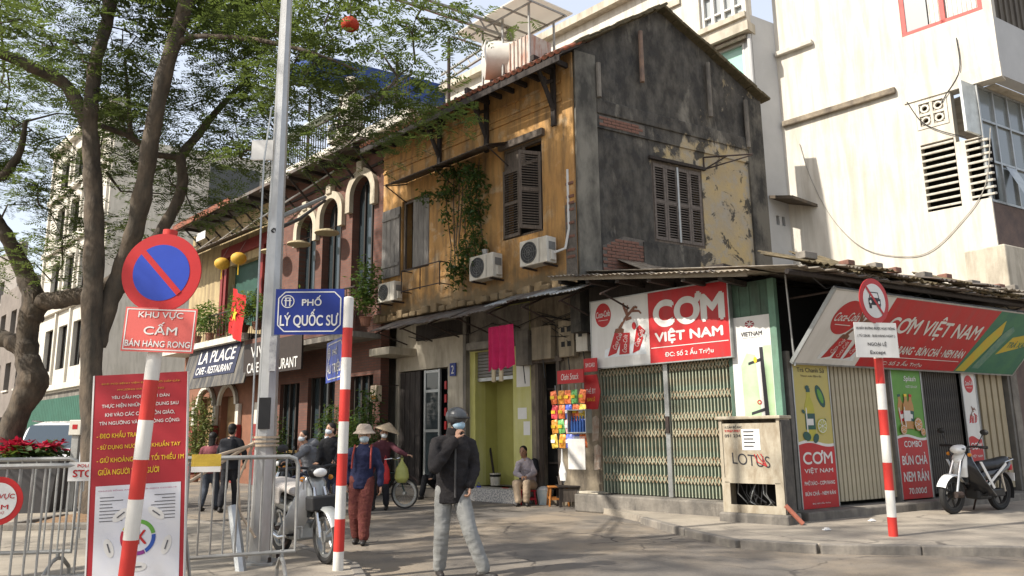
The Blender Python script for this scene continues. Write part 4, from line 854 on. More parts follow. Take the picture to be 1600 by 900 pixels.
MB().bb(.0, 3.2, .005, .3, 9.21, 10.65).build('balcony_front', gwall, WB, UL); MB().bb(.3, 3.2, .3, 2.5, 9.16, 9.2).build('soffit', cream, WB, UL)
cw_ = MB().bb(.05, 3.2, .5, .55, 10.65, 14).build('brown_cladding', mat('brown_cladding', (.16, .14, .11), (.08, .07, .06), sc=3, ro=.8, st=(4, 1, .3)), WB, UL)
for i in range(12): MB().bb(.08 + i * .26, .14 + i * .26, .46, .498, 10.66, 14).build('cladding_rib', MATS['brown_cladding'], cw_)
MB().bev(-.45, 1.2, -.35, .5, 4.2, 5.3, .03).build('meter_hood', cream, WB, BL)
# return wall and rear block
FRt = frame(FWH @ Vector((xl, 0, 0)), D2); RT = FWH.inverted() @ FRt; xa = onf(FRt, 1175, 60)[0]
sw = [(-.52, -.40, 6.75, 7.0), (-.30, -.18, 6.75, 7.0)]
MB().wall(xa, .02, 0, 12.6, sw, -.001, .3).build('return_wall', gwall, WB, RT)
MB().bb(-.55, -.15, .28, .29, 6.7, 7.05).build('dark_room', dark, WB, RT)
MB().add([(-.75, -.02, 7.5), (.02, -.02, 7.45), (.25, -.75, 7.2), (-.75, -.75, 7.3), (-.75, -.02, 7.42), (.02, -.02, 7.37), (.25, -.75, 7.12), (-.75, -.75, 7.22)], [(0, 1, 2, 3), (7, 6, 5, 4), (0, 3, 7, 4), (3, 2, 6, 7), (2, 1, 5, 6), (1, 0, 4, 5)]).build('small_hood', mat('mossy_hood', (.13, .10, .07), (.07, .06, .05), ro=.95), WB, RT)
FA = frame(FRt @ Vector((xa, 0, 0)), -D1); AL = FWH.inverted() @ FA
uw = (-1.42, -.08, 12.62, 14.2)
MB().wall(-14, 0.0, 12.3, 14.6, [uw], -.22, .1).build('upper_block', whitew, WB, AL); MB().bb(-14, .05, -.30, .12, 12.05, 12.32).build('block_cornice', cream, WB, AL)
MB().bb(-1.45, .0, -.32, -.221, 12.45, 12.60).build('window_sill', cream, WB, AL)
pk = whitep
wn = MB().bb(uw[0], uw[1], .0, .02, uw[2], uw[3]).build('upper_window', glass('grey_pane'), WB, AL)
for i in range(5): MB().bb(uw[0] + i * (uw[1] - uw[0] - .09) / 4, uw[0] + .09 + i * (uw[1] - uw[0] - .09) / 4, -.12, -.0, uw[2], uw[3]).build('mullion', pk, wn)
for z in (12.62, 12.95, 13.6): MB().bb(uw[0] + .09, uw[1] - .09, -.10, -.02, z, z + .05).build('glazing_bar', pk, wn)
MB().wall(-14, 0, 0, 12.05, [(-1.1, -.28, 10.6, 11.95)], .1, .3).build('lower_block', whitew, WB, AL)
wn = MB().bb(-1.04, -.34, .14, .16, 10.66, 11.9).build('mint_window', mat('mint_glass', (.33, .55, .45), (.30, .52, .43), ro=.15, bp=0), WB, AL)
f = MB(); f.bb(-1.1, -1.04, .06, .14, 10.6, 11.95); f.bb(-.34, -.28, .06, .14, 10.6, 11.95); f.bb(-1.04, -.34, .06, .14, 11.88, 11.95); f.build('frame', whitep, wn)
MB().tube([(-.05, -.06, 0), (-.05, -.06, 12.0)], .06, 8).build('drain_pipe', gwall, WB, AL, True); MB().tube([(-1.6, -.1, 11.98), (-.12, -.1, 11.98)], .05, 8).build('gutter', cream, WB, AL)
MB().bb(-14, .1, -.5, .1, 14.6, 14.85).build('roof_cornice', cream, WB, AL)
MB().bb(-14, -2.0, -.30, -.221, 13.7, 13.9).build('string_course', cream, WB, AL)
# cable along the wall
pts = [wh(*q) for q in ((1250, 225), (1268, 280), (1300, 340), (1345, 385), (1395, 400), (1450, 395), (1500, 350), (1540, 290), (1548, 200))]
tag(MB().tube(smooth2([(x, -.03, z) for x, z in pts]), .010, 5).build('wall_cable', mat('grey_cable', (.35, .33, .29), ro=.7), None, FWH), 'thin cable sagging across the whitewashed side wall', 'cable')
for i, (P_, lab) in enumerate((([(1418, 160), (1440, 190), (1470, 205), (1510, 215)], 'short loose wire crossing by the pierced vent block'), ([(1495, 60), (1500, 110), (1478, 150), (1470, 165)], 'grey wire dropping from the red window to the vent block'))):
    pts = [wh(*q_) for q_ in P_]; tag(MB().tube(smooth2([(x, -.04, z) for x, z in pts]), .011, 5).build('wall_wire', blackpl, None, FWH), lab, 'cable')
# ---------------- brick cafe with white arches ----------------
CF = thing('brick_cafe', 'red brick cafe with three white arches and planted balcony left of the yellow house', 'building', FL)
def brick_mat(n, c1, c2, mo, sc=1.0):
    m, nt, b = _new(n); v = _co(nt); mp = nt.nodes.new('ShaderNodeMapping'); mp.inputs['Rotation'].default_value = (math.pi / 2, 0, 0); nt.links.new(v, mp.inputs[0])
    bt = nt.nodes.new('ShaderNodeTexBrick'); bt.inputs['Color1'].default_value = (*c1, 1); bt.inputs['Color2'].default_value = (*c2, 1); bt.inputs['Mortar'].default_value = (*mo, 1)
    bt.inputs['Scale'].default_value = 1; bt.inputs['Brick Width'].default_value = .23 * sc; bt.inputs['Row Height'].default_value = .075 * sc; bt.inputs['Mortar Size'].default_value = .008
    nt.links.new(mp.outputs[0], bt.inputs[0]); col = _mix(nt, _ramp(nt, _noise(nt, 2, 6, v), (0, 0, 0), (.6,) * 3, .4, .7), bt.outputs[0], tuple(k * .5 for k in c1))
    nt.links.new(col, b.inputs['Base Color']); b.inputs['Roughness'].default_value = .9; _bump(nt, b, bt.outputs[1], -.5, .01); return m
cbr = brick_mat('cafe_brick', (.17, .07, .048), (.12, .052, .038), (.10, .08, .065))
holes = []; AR = [(-15.75, -14.72, 8.35), (-14.35, -13.28, 8.55), (-12.72, -11.62, 8.85)]
for a, b, zt in AR: holes.append((a, b, 5.3, zt))
MB().wall(-17.35, -11.17, 4.0, 9.7, holes, .02, .3).build('brick_wall', cbr, CF)
archw = mat('white_arch_stucco', (.50, .44, .34), (.40, .35, .27), sc=4, ro=.85, bp=.3, dirt=(.25, .22, .16), da=.5)
for a, b, zt in AR:
    c = (a + b) / 2; r = (b - a) / 2; zs0 = zt - r
    for s_ in (-1, 1):
        pl = [(c + s_ * r, zt + .01), (c, zt + .01)] + [(c + s_ * r * math.sin(k), zs0 + r * math.cos(k)) for k in np.linspace(0, math.pi / 2, 8)]
        MB().prism(pl, .03, .28).build('arch_spandrel', cbr, CF)
    q = MB(); q.ring((c, 0, zs0), r * .96, r * 1.36, -.12, .019, 18, 0, 180); q.bb(c - r * 1.36, c - r * .96, -.12, .019, zs0 - .45, zs0); q.bb(c + r * .96, c + r * 1.36, -.12, .019, zs0 - .45, zs0); q.bev(c - r * .25, c + r * .25, -.18, .019, zs0 + r * 1.2, zs0 + r * 1.75, .03); q.build('white_arch', archw, CF)
    MB().bb(a, b, .26, .285, 5.3, zt).build('dark_window', glassd, CF)
    for k in range(1, 3): MB().bb(a + (b - a) * k / 3 - .025, a + (b - a) * k / 3 + .025, .2, .255, 5.3, zt - .2).build('window_bar', darkwood, CF)
    # round hat-like lamp shades beside the arches
for i, (px, py) in enumerate(((467, 380), (511, 362), (425, 392))):
    x, z = l(px, py, .45); q = MB(); q.loft([(0, 0, 0, .36, .36), (.05, 0, 0, .34, .34), (.12, 0, 0, .12, .12)], 20)
    o = thing('round_lamp_shade', ['beige round shade hanging below the left white arch of the brick cafe', 'beige round shade hanging between the first two white arches', 'beige round shade beside the grey lamp post, leftmost of three'][i], 'lamp shade', FL @ T3(x, -.45, z - .05), 'round shades on the brick cafe')
    q.build('shade', mat('straw', (.42, .35, .22), (.34, .28, .17), sc=10, ro=.9), o); MB().tube([(0, 0, .12), (0, .46, .35)], .012, 5).build('arm', iron, o)
MB().bb(-17.35, -11.17, -.85, .02, 4.02, 4.17).build('balcony_slab', cemd, CF)
MB().bb(-17.35, -11.17, -.86, -.80, 4.18, 4.5).build('balcony_kerb', cbr, CF)
rl = MB(); 
for i in range(40): MB().tube([(-17.2 + i * .155, -.8, 4.5), (-17.2 + i * .155, -.8, 5.35)], .012, 4).build('baluster', iron, CF)
MB().tube([(-17.3, -.8, 5.36), (-11.2, -.8, 5.36)], .025, 6).build('handrail', iron, CF)
gd = [(-16.6, -15.4, .1, 3.1), (-14.9, -13.4, .1, 3.2), (-12.6, -11.5, .1, 3.1)]
MB().wall(-17.35, -11.17, 0, 4.0, gd, .03, .3).build('ground_floor', brick_mat('dark_cafe_brick', (.15, .06, .04), (.11, .048, .035), (.07, .055, .045)), CF)
for a, b, c, d in gd:
    o = MB().bb(a, b, .24, .28, c, d).build('cafe_door', glassd, CF)
    for k in range(4): MB().bb(a + (b - a - .07) * k / 3, a + .07 + (b - a - .07) * k / 3, .14, .235, c, d).build('door_stile', darkwood, o)
    MB().bb(a + .07, b - .07, .15, .23, 1.0, 1.08).build('door_rail', mat('brass', (.4, .27, .1), ro=.4, me=.6), o)
SG = thing('cafe_sign_board', 'dark cafe signboard with white lettering behind the blue street signs', 'sign', FL @ T3(-17.3, -.9, 3.2))
MB().bb(0, 3.6, 0, .06, .15, 1.15).build('board', mat('dark_brown_board', (.035, .025, .02), ro=.6), SG)
text('VIVIEN', SG, 1.35, -.012, .86, 1.7, .34, whitep, bold=.0); text('CAFE . RESTAURANT', SG, 1.85, -.012, .38, 3.1, .30, whitep, bold=.01)
# eaves over the cafe and its struts
ER = MB(); ER.add([(-24.2, -.8, 9.55), (-11.2, -.8, 9.55), (-11.2, 3.0, 10.3), (-24.2, 3.0, 10.3), (-24.2, -.8, 9.45), (-11.2, -.8, 9.45), (-11.2, 3.0, 10.2), (-24.2, 3.0, 10.2)], [(0, 1, 2, 3), (7, 6, 5, 4), (0, 4, 5, 1), (3, 2, 6, 7), (0, 3, 7, 4), (1, 5, 6, 2)])
er = ER.build('eave_roof', tin, CF); MB().bb(-24.2, -19.2, -.86, -.8, 9.45, 9.66).build('red_tile_edge', clay, er)
for i in range(14):
    x = -11.6 - i * .9; MB().bb(x - .05, x + .05, -.78, .02, 9.35, 9.45).build('rafter', darkwood, er); MB().tube([(x, .0, 8.75), (x, -.72, 9.38)], .035, 5).build('strut', darkwood, er)
MB().bb(-17.3, -11.2, -.02, .018, 8.98, 9.06).build('tie_rail', darkwood, er); MB().tube([(-17.6, -.5, 8.6), (-13.6, -.1, 9.35)], .03, 6).build('loose_pole', galv, er)
MB().bb(-17.4, -11.18, 3.0, 3.2, 0, 10.2).build('back_wall', cream, CF); MB().bb(-17.36, -17.2, .3, 3.0, 0, 9.5).build('party_wall', cream, CF)
# potted plants
gleaf = leafm('plant_leaf', (.06, .13, .03), (.11, .17, .04), .25); dleaf = leafm('dark_plant_leaf', (.03, .07, .02), (.05, .09, .025), .2)
potm = mat('terracotta_pot', (.28, .13, .08), (.2, .1, .07), sc=6)
def plant(name, label, M, r, h, n, mt=gleaf, size=.12, pot=True, seed=0, group=None, spiky=False, asp=.35):
    o = thing(name, label, 'plant', M, group); g_ = np.random.default_rng(seed)
    if pot: MB().loft([(0, 0, 0, .11, .11), (.2, 0, 0, .15, .15), (.22, 0, 0, .17, .17), (.24, 0, 0, .17, .17)], 14).build('pot', potm, o)
    z0 = .22 if pot else 0
    st_ = MB(); pts = []
    for i in range(max(4, n // 12)):
        a = g_.random() * 6.28; q = r * math.sqrt(g_.random()); z = z0 + h * (.3 + .7 * g_.random()); e = (q * math.cos(a), q * math.sin(a), z); st_.tube([(0, 0, z0), (e[0] * .5, e[1] * .5, z * .65), e], .008, 4)
    st_.build('stems', mat('stem_green', (.10, .12, .04)), o)
    if spiky:
        V = leaves([(0, 0, z0 + .05)] * 1, r * 1.5, n, .06, .07, -.6, seed)
    else:
        for i in range(n):
            a = g_.random() * 6.28; q = r * math.sqrt(g_.random()); pts.append((q * math.cos(a), q * math.sin(a), z0 + h * (.15 + .85 * g_.random() * (1 - .4 * (q / r) ** 2))))
        V = leaves(pts, size, 6, size * 1.2, asp, .2, seed, 1)
    link('foliage', quads_mesh('foliage', V, mt), o); return o
for i, (px, lab, r, h, sp) in enumerate([(440, 'bushy green balcony plant nearest the grey lamp post', .35, .7, 0), (465, 'leafy plant on the cafe balcony under the left arch', .4, .9, 0), (490, 'broad green plant on the cafe balcony under the middle arch', .45, .8, 0), (505, 'spiky pale green plant at the cafe balcony edge', .45, .5, 1), (527, 'small leafy plant on the cafe balcony railing', .3, .5, 0), (572, 'tall dark leafy plant in front of the right cafe arch', .35, 1.6, 0)]):
    x, z = l(px, 455, .55); plant('balcony_plant', lab, FL @ T3(x, -.55, 4.6 if i != 5 else 4.3), r, h, 170 if not sp else 70, gleaf if i % 2 else dleaf, .15, seed=i, group='plants on the cafe balcony', spiky=sp)
for i, (px, lab, r, h) in enumerate([(515, 'tall bushy shrub by the brick pillar behind the trio', .45, 2.2), (545, 'dark green shrub behind the striped street sign pole', .5, 1.9), (575, 'climbing shrub beside the cream wall left of doorway', .4, 2.6), (425, 'dark shrub against the cafe wall right of lamp post', .45, 2.0)]):
    x, z = l(px, 740, .5); plant('cafe_shrub', lab, FL @ T3(x, -.5, .0), r, h, 240, dleaf if i != 1 else gleaf, .13, seed=50 + i, group='shrubs along the cafe front')
# ---------------- La Place building ----------------
LP = thing('yellow_cafe', 'narrow yellow and red cafe building with balcony plants and grey sign awning', 'building', FL)
MB().wall(-24.3, -17.37, 4.6, 9.4, [(-20.8, -18.2, 5.2, 7.6)], .02, .3).build('upper_wall', mat('pale_yellow_wall', (.42, .33, .18), (.34, .26, .14), sc=2, ro=.85, dirt=(.15, .11, .07), da=.7), LP)
MB().bb(-20.8, -18.2, .26, .28, 5.2, 7.6).build('dark_opening', mat('deep_green_shutter', (.03, .08, .06), ro=.6), LP)
redw = mat('red_painted_wood', (.22, .03, .027), (.17, .024, .022), sc=5, ro=.6, dirt=(.12, .03, .03), da=.4)
for x in (-21.2, -20.9, -18.1, -17.6): MB().bb(x - .09, x + .09, -.08, .019, 5.1, 7.9).build('red_column', redw, LP)
MB().bb(-21.3, -17.4, -.1, .018, 7.9, 8.3).build('red_beam', redw, LP)
for i in range(5): corrugated('tin_canopy', LP, (-23.9 + i * 1.25, -.02, 8.6), (-22.6 + i * 1.25, -.02, 8.6), (-23.9 + i * 1.25, -1.0, 8.15), tin, 9, .015, seed=200 + i)
for i in range(4): MB().tube([(-23.5 + i * 1.7, .0, 9.0), (-23.1 + i * 1.7, -.9, 8.2)], .03, 5).build('canopy_strut', mat('pale_pole', (.4, .36, .3)), LP)
MB().bb(-22.7, -21.9, -.5, -.48, 8.8, 9.1).build('white_board', whitep, LP)
MB().bb(-24.3, -17.37, -.9, .02, 4.55, 4.75).build('balcony_slab', whitew, LP)
for i in range(30): MB().tube([(-24.0 + i * .22, -.82, 4.75), (-24.0 + i * .22, -.82, 5.6)], .012, 4).build('baluster', iron, LP)
MB().tube([(-24.1, -.82, 5.62), (-17.5, -.82, 5.62)], .025, 6).build('handrail', iron, LP)
MB().wall(-24.3, -17.37, 0, 4.55, [(-22.6, -21.4, .05, 2.9), (-20.8, -19.6, .05, 2.9)], .02, .3).build('ground_wall', mat('ochre_red_wall', (.22, .10, .06), (.17, .08, .05), sc=3, ro=.85), LP)
for a in (-22.6, -20.8): 
    MB().bb(a, a + 1.2, .25, .28, .05, 2.9).build('doorway', mat('warm_inside', (.30, .20, .10), (.2, .13, .07), sc=3, ro=.9), LP)
    q = MB(); q.ring((a + .6, 0, 2.6), .62, .75, -.1, .01, 14, 0, 180); q.build('white_arch', whitew, LP)
for x in (-22.9, -21.1, -19.3, -17.9): MB().bev(x - .17, x + .17, -.16, .018, 0, 1.9, .02).build('red_pillar', redw, LP); MB().bev(x - .12, x + .12, -.12, .018, 1.9, 2.6, .02).build('white_pillar', whitew, LP)
SG = thing('la_place_sign', 'grey sloping cafe sign awning with white lettering beside the lamp post', 'sign', FL @ T3(-21.7, -.95, 3.25) @ Matrix.Rotation(-.22, 4, 'X'))
MB().bb(-.4, 4.6, 0, .05, -.1, 1.5).build('canopy_board', mat('grey_board', (.055, .053, .052), (.035, .034, .034), sc=2, ro=.6, dirt=(.25, .22, .17), da=.5), SG)
MB().bb(.55, 3.75, -.02, -.002, .28, 1.32).build('name_panel', mat('navy_panel', (.02, .022, .05), ro=.5), SG)
text('LA PLACE', SG, 2.1, -.028, .98, 2.8, .44, whitep, bold=.015); text('CAFE - RESTAURANT', SG, 2.1, -.028, .50, 2.8, .25, whitep, bold=.02)
FLG = thing('vietnamese_flag', 'red flag with yellow star hanging from the cafe balcony', 'flag', FL @ T3(l(358, 500, 1.2)[0], -1.2, 4.75) @ Matrix.Rotation(.12, 4, 'Y'))
vs, fs = [], []
for i in range(9):
    for j in range(7): vs.append((i * .115, .05 * math.sin(i * 1.1) + .02 * math.sin(j), 1.45 - j * .24 - i * .035 + .02 * math.sin(i)))
for i in range(8):
    for j in range(6): fs.append((i * 7 + j, i * 7 + j + 1, (i + 1) * 7 + j + 1, (i + 1) * 7 + j))
mb = MB(); mb.add(vs, fs); fl = mb.build('cloth', mat('flag_red', (.50, .02, .02), (.42, .018, .018), ro=.8), FLG, None, 'all')
sp_ = [(.45 + .2 * (1 if k % 2 == 0 else .4) * math.sin(k * math.pi / 5), .6 + .26 * (1 if k % 2 == 0 else .4) * math.cos(k * math.pi / 5)) for k in range(10)]
MB().prism(sp_, -.075, -.07).build('star', yellowt, FLG); MB().tube([(-.03, .3, -.25), (-.02, 0, 1.55)], .015, 6).build('flagpole', oldwood, FLG)
for i, (px, py) in enumerate(((347, 412), (373, 404))):
    x, z = l(px, py, .9); o = thing('yellow_lantern', ['yellow round lantern, the left of two under the red canopy', 'yellow round lantern, the right of two under the red canopy'][i], 'lantern', FL @ T3(x, -.9, z), 'lanterns of the yellow cafe')
    MB().ell((0, 0, 0), (.26, .26, .21), 14).build('globe', mat('yellow_silk', (.55, .33, .04), (.45, .26, .03), ro=.6), o, None, True); MB().tube([(0, 0, -.2), (0, 0, -.55)], .02, 5).build('tassel', yellowt, o); MB().tube([(0, 0, .2), (0, .3, .8)], .006, 4).build('cord', iron, o)
for i, (px, py, lab) in enumerate([(310, 500, 'hanging balcony plant at the left end of yellow cafe'), (330, 490, 'bushy balcony plant on yellow cafe left of the flag'), (385, 455, 'reddish-green plant on yellow cafe balcony right of the flag'), (405, 440, 'leafy plant on yellow cafe balcony beside lamp post')]):
    x, z = l(px, py, .75); plant('balcony_plant', lab, FL @ T3(x, -.75, 4.8), .6, 1.1, 110, gleaf, .16, seed=80 + i, group='plants on the yellow cafe balcony')
x, z = l(308, 690, .6); plant('climbing_shrub', 'tall pale leafed shrub at the left edge of yellow cafe door', FL @ T3(x, -.6, 0), .55, 2.9, 320, leafm('pale_leaf', (.16, .20, .07), (.22, .24, .09), .2), .16, seed=91)
# ---------------- far white corner building and its neighbours ----------------
FWt = thing('far_white_building', 'far white building with arched windows and green shutters behind the trees', 'building', FL)
hs = []
for i, x in enumerate((-42.6, -40.0, -37.4)):
    hs += [(x, x + 1.7, 5.1, 7.4), (x, x + 1.7, 9.0, 11.2), (x, x + 1.7, 12.4, 14.4), (x, x + 1.7, 15.4, 17.3)]
MB().wall(-44.5, -33.4, 3.9, 18, hs, -.6, -.2).build('front_wall', whitew, FWt)
for h in hs:
    o = MB().bb(h[0], h[1], -.3, -.26, h[2], h[3]).build('window', glass('far_glass', (.06, .075, .07), .2), FWt)
    for k in range(4): MB().bb(h[0] + (h[1] - h[0] - .08) * k / 3, h[0] + .08 + (h[1] - h[0] - .08) * k / 3, -.4, -.305, h[2], h[3]).build('bar', darkwood, o)
    if h[2] == 5.1:
        MB().ring(((h[0] + h[1]) / 2, 0, 7.4), 0, .85, -.45, -.28, 12, 0, 180).build('arched_head', MATS['far_glass'], o); MB().bb(h[0], h[1], -.58, -.45, 4.3, 5.1).build('red_panel', mat('rust_panel', (.34, .09, .05), ro=.7), o)
for z in (4.0, 8.2, 11.8, 15.0): MB().bev(-44.5, -33.3, -.8, -.6, z, z + .3, .03).build('string_course', whitew, FWt)
for x in (-44.2, -40.45, -37.85, -35.2, -33.7): MB().bb(x - .12, x + .12, -.72, -.6, 4.3, 18).build('pilaster', whitew, FWt)
FC_ = frame(FL @ Vector((-33.4, -.6, 0)), D2); CL = FL.inverted() @ FC_
MB().bb(.0, 14, .0, .3, 0, 16.2).build('side_wall', mat('beige_side_wall', (.66, .61, .51), (.60, .55, .46), sc=1, ro=.9, dirt=(.3, .27, .2), da=.4), FWt, CL)
for i, (x0, x1) in enumerate(((4.5, 7.0), (8.5, 11))): MB().bb(x0, x1, -.2, -.0, 11.5, 15.5).build('grey_sheeting', mat('grey_sheet', (.10, .105, .1), (.07, .075, .07), ro=.7), FWt, CL)
gsh = mat('green_shutter', (.035, .11, .075), (.03, .09, .06), sc=2, ro=.7)
MB().bb(-44.5, -33.4, -.55, -.2, 0, 3.9).build('shopfront_base', cemd, FWt)
for i in range(36): MB().bb(-44.4 + i * .3, -44.13 + i * .3, -.62, -.551, .05, 3.6).build('green_shutter_strip', gsh, FWt)
MB().bb(-44.5, -33.4, -.9, -.2, 17.999, 18.4).build('roof_cornice', whitew, FWt)
for i, (u0, u1, h, c, lab) in enumerate([(45, 54, 11, (.21, .18, .155), 'far brownish house at the left edge behind trees'), (54.3, 66, 15, (.30, .27, .24), 'distant grey building at the far left edge')]):
    o = thing('far_house', lab, 'building', FL, 'far houses'); hh = []
    for k in range(3):
        for j in range(int(h // 3.4)): hh.append((-u1 + .8 + k * 2.8, -u1 + 2.2 + k * 2.8, 1.2 + j * 3.3, 2.9 + j * 3.3))
    MB().wall(-u1, -u0, 0, h, hh, -.8 + i * .9, -.4 + i * .9).build('front_wall', mat('far_wall%d' % i, c, ro=.9, sc=1), o)
    for q in hh: MB().bb(q[0], q[1], -.5 + i * .9, -.45 + i * .9, q[2], q[3]).build('window', MATS['far_glass'], o); 
    for q in hh: MB().bb(q[0] - .05, q[1] + .05, -.9 + i * .9, -.8 + i * .9, q[2] - .1, q[2]).build('sill', whitew, o)
# ---------------- roof terrace behind, with railing and blue canopy ----------------
TR = thing('roof_terrace_house', 'rear house with railed roof terrace under a blue canopy above the brick cafe', 'building', FL)
MB().wall(-20.0, -11.25, 0, 10.9, [], 1.0, 6).build('wall', cream, TR)
MB().bev(-20.1, -11.2, .85, 1.15, 10.6, 10.95, .03).build('parapet', whitew, TR)
for i in range(56): MB().tube([(-20.0 + i * .157, 1.0, 10.95), (-20.0 + i * .157, 1.0, 12.0)], .02, 4).build('baluster', iron, TR)
MB().tube([(-20.0, 1.0, 12.02), (-11.3, 1.0, 12.02)], .035, 6).build('handrail', iron, TR); MB().bb(-20.2, -14.6, .9, 1.3, 12.25, 12.3).build('glass_ledge', mat('pale_green_ledge', (.5, .58, .53), ro=.3), TR)
MB().bev(-15.0, -14.4, .8, 1.4, 10.95, 12.5, .03).build('pier', whitew, TR)
MB().loft([(12.5, -14.7, 1.1, .22, .22), (12.6, -14.7, 1.1, .14, .14), (12.75, -14.7, 1.1, .12, .12), (13.0, -14.7, 1.1, .27, .27), (13.12, -14.7, 1.1, .2, .2)], 12).build('urn', cream, TR)
blc = mat('blue_canopy', (.02, .05, .20), (.015, .04, .16), sc=2, ro=.5)
bx0, bz0 = l(500, 92, -1.4); BCM = FL.inverted() @ frame(FL @ Vector((bx0, 1.4, 0)), D2); bl_ = onf(frame(FL @ Vector((bx0, 1.4, 0)), D2), 716, 140)[0]
MB().add([(-.5, -.3, bz0 - .9), (bl_ + 1.5, -.3, bz0 - .9), (bl_ + 1.5, 3.5, bz0 + .5), (-.5, 3.5, bz0 + .5), (-.5, -.3, bz0), (bl_ + 1.5, -.3, bz0), (bl_ + 1.5, 3.5, bz0 + .9), (-.5, 3.5, bz0 + .9)], [(3, 2, 1, 0), (4, 5, 6, 7), (0, 1, 5, 4), (2, 3, 7, 6), (1, 2, 6, 5), (3, 0, 4, 7)]).build('blue_canopy', blc, TR, BCM)
for x in (-18.5, -13.0, -10.4): MB().tube([(x, 1.7, 10.9), (x, 1.7, 13.0 + (-9 - x) * .1)], .05, 6).build('canopy_post', iron, TR)
# ---------------- tank and canopy on the yellow house roof ----------------
TK = thing('roof_water_tank', 'white water tank in a steel frame on the yellow house roof', 'tank', FL @ T3(-8.15, 2.0, 10.4) @ Matrix.Scale(.8, 4))
MB().tube([(-.95, -.1, 1.45), (-.85, -.1, 1.45), (.3, -.1, 1.45), (.4, -.1, 1.45)], [.4, .66, .66, .4], 20).build('tank', mat('tank_white', (.66, .63, .56), (.6, .57, .5), ro=.35), TK, Matrix.Rotation(.9, 4, 'Z'), True)
tb = MB().bb(.35, 1.5, -.5, .5, .75, 1.75).build('crate', mat('rusty_white_sheet', (.5, .47, .42), (.42, .36, .3), sc=4, ro=.6, dirt=(.34, .12, .06), da=.7, ds=(5, 5, 1)), TK)
for i in range(7): MB().tube([(.38 + i * .18, -.53, .75), (.38 + i * .18, -.53, 1.75)], .02, 5).build('rib', MATS['rusty_white_sheet'], tb)
for x in (-.7, .3, 1.55):
    for y in (-.6, .6): MB().bb(x - .03, x + .03, y - .03, y + .03, -.4, 2.9 if y < 0 else 2.6).build('post', steelp, TK)
cn = MB(); cn.add([(-1.6, -1.1, 2.75), (1.9, -1.1, 2.75), (1.9, 1.2, 2.95), (-1.6, 1.2, 2.95), (-1.6, -1.1, 2.80), (1.9, -1.1, 2.80), (1.9, 1.2, 3.0), (-1.6, 1.2, 3.0)], [(3, 2, 1, 0), (4, 5, 6, 7), (0, 1, 5, 4), (2, 3, 7, 6), (1, 2, 6, 5), (3, 0, 4, 7)])
m_, nt_, b_ = _new('translucent_sheet'); b_.inputs['Base Color'].default_value = (.70, .68, .62, 1); tr_ = nt_.nodes.new('ShaderNodeBsdfTranslucent'); tr_.inputs[0].default_value = (.75, .72, .66, 1); ms_ = nt_.nodes.new('ShaderNodeMixShader'); ms_.inputs[0].default_value = .45
nt_.links.new(b_.outputs[0], ms_.inputs[1]); nt_.links.new(tr_.outputs[0], ms_.inputs[2]); nt_.links.new(ms_.outputs[0], nt_.nodes['Material Output'].inputs[0])
cn.build('canopy_sheet', m_, TK)
for i in range(5): MB().bb(-1.6 + i * .86, -1.56 + i * .86, -1.05, 1.15, 2.66, 2.72, Matrix.Rotation(.087, 4, 'X')).build('purlin', steelp, TK)
for y in (-.8, .8): MB().bb(-1.6, 1.9, y - .02, y + .02, 2.64 + y * .08, 2.70 + y * .08).build('beam', steelp, TK)
q0, q1, q2 = G(800, 60, 12.3), G(600, -8, 12.3), G(690, 130, 12.3)
TRS = thing('steel_truss', 'dark steel truss reaching over the street from the yellow house roof', 'truss', T3(q0.x, q0.y, 12.3))
for e in (q1, q2):
    d = e - q0
    for dz in (0, .28): MB().tube([(0, 0, dz), (d.x, d.y, dz)], .045, 5).build('chord', steelp, TRS)
    for k in range(9): MB().tube([(d.x * k / 9, d.y * k / 9, 0), (d.x * (k + .5) / 9, d.y * (k + .5) / 9, .28)], .025, 4).build('web', steelp, TRS)
MB().tube([(0, 0, -1.3), (0, 0, .3)], .05, 6).build('post', steelp, TRS)
# ---------------- street trees ----------------
from mathutils import noise as MN
bark = mat('tree_bark', (.14, .108, .078), (.055, .044, .035), sc=5, ro=.95, bp=1.0, bs=16, st=(1, 1, .45), dirt=(.06, .055, .045), da=.6, ds=(4, 4, 1))
leaf_a = leafm('flame_tree_leaf', (.062, .098, .032), (.10, .125, .038), .40, (.24, .32, .06))
def px_path(pts): return [AT(x, y, d) for x, y, d in pts]
def wid(wpx, dep): return wpx / 1200.0 * dep / 2
def smooth_path(P, R, n=5):
    P = [Vector(p) for p in P]; out, ro = [], []
    for i in range(len(P) - 1):
        p0, p1, p2, p3 = P[max(i - 1, 0)], P[i], P[i + 1], P[min(i + 2, len(P) - 1)]
        for k in range(n):
            t = k / n; out.append(.5 * ((2 * p1) + (p2 - p0) * t + (2 * p0 - 5 * p1 + 4 * p2 - p3) * t * t + (3 * p1 - p0 - 3 * p2 + p3) * t ** 3)); ro.append(R[i] + (R[i + 1] - R[i]) * t)
    return out + [P[-1]], ro + [R[-1]]
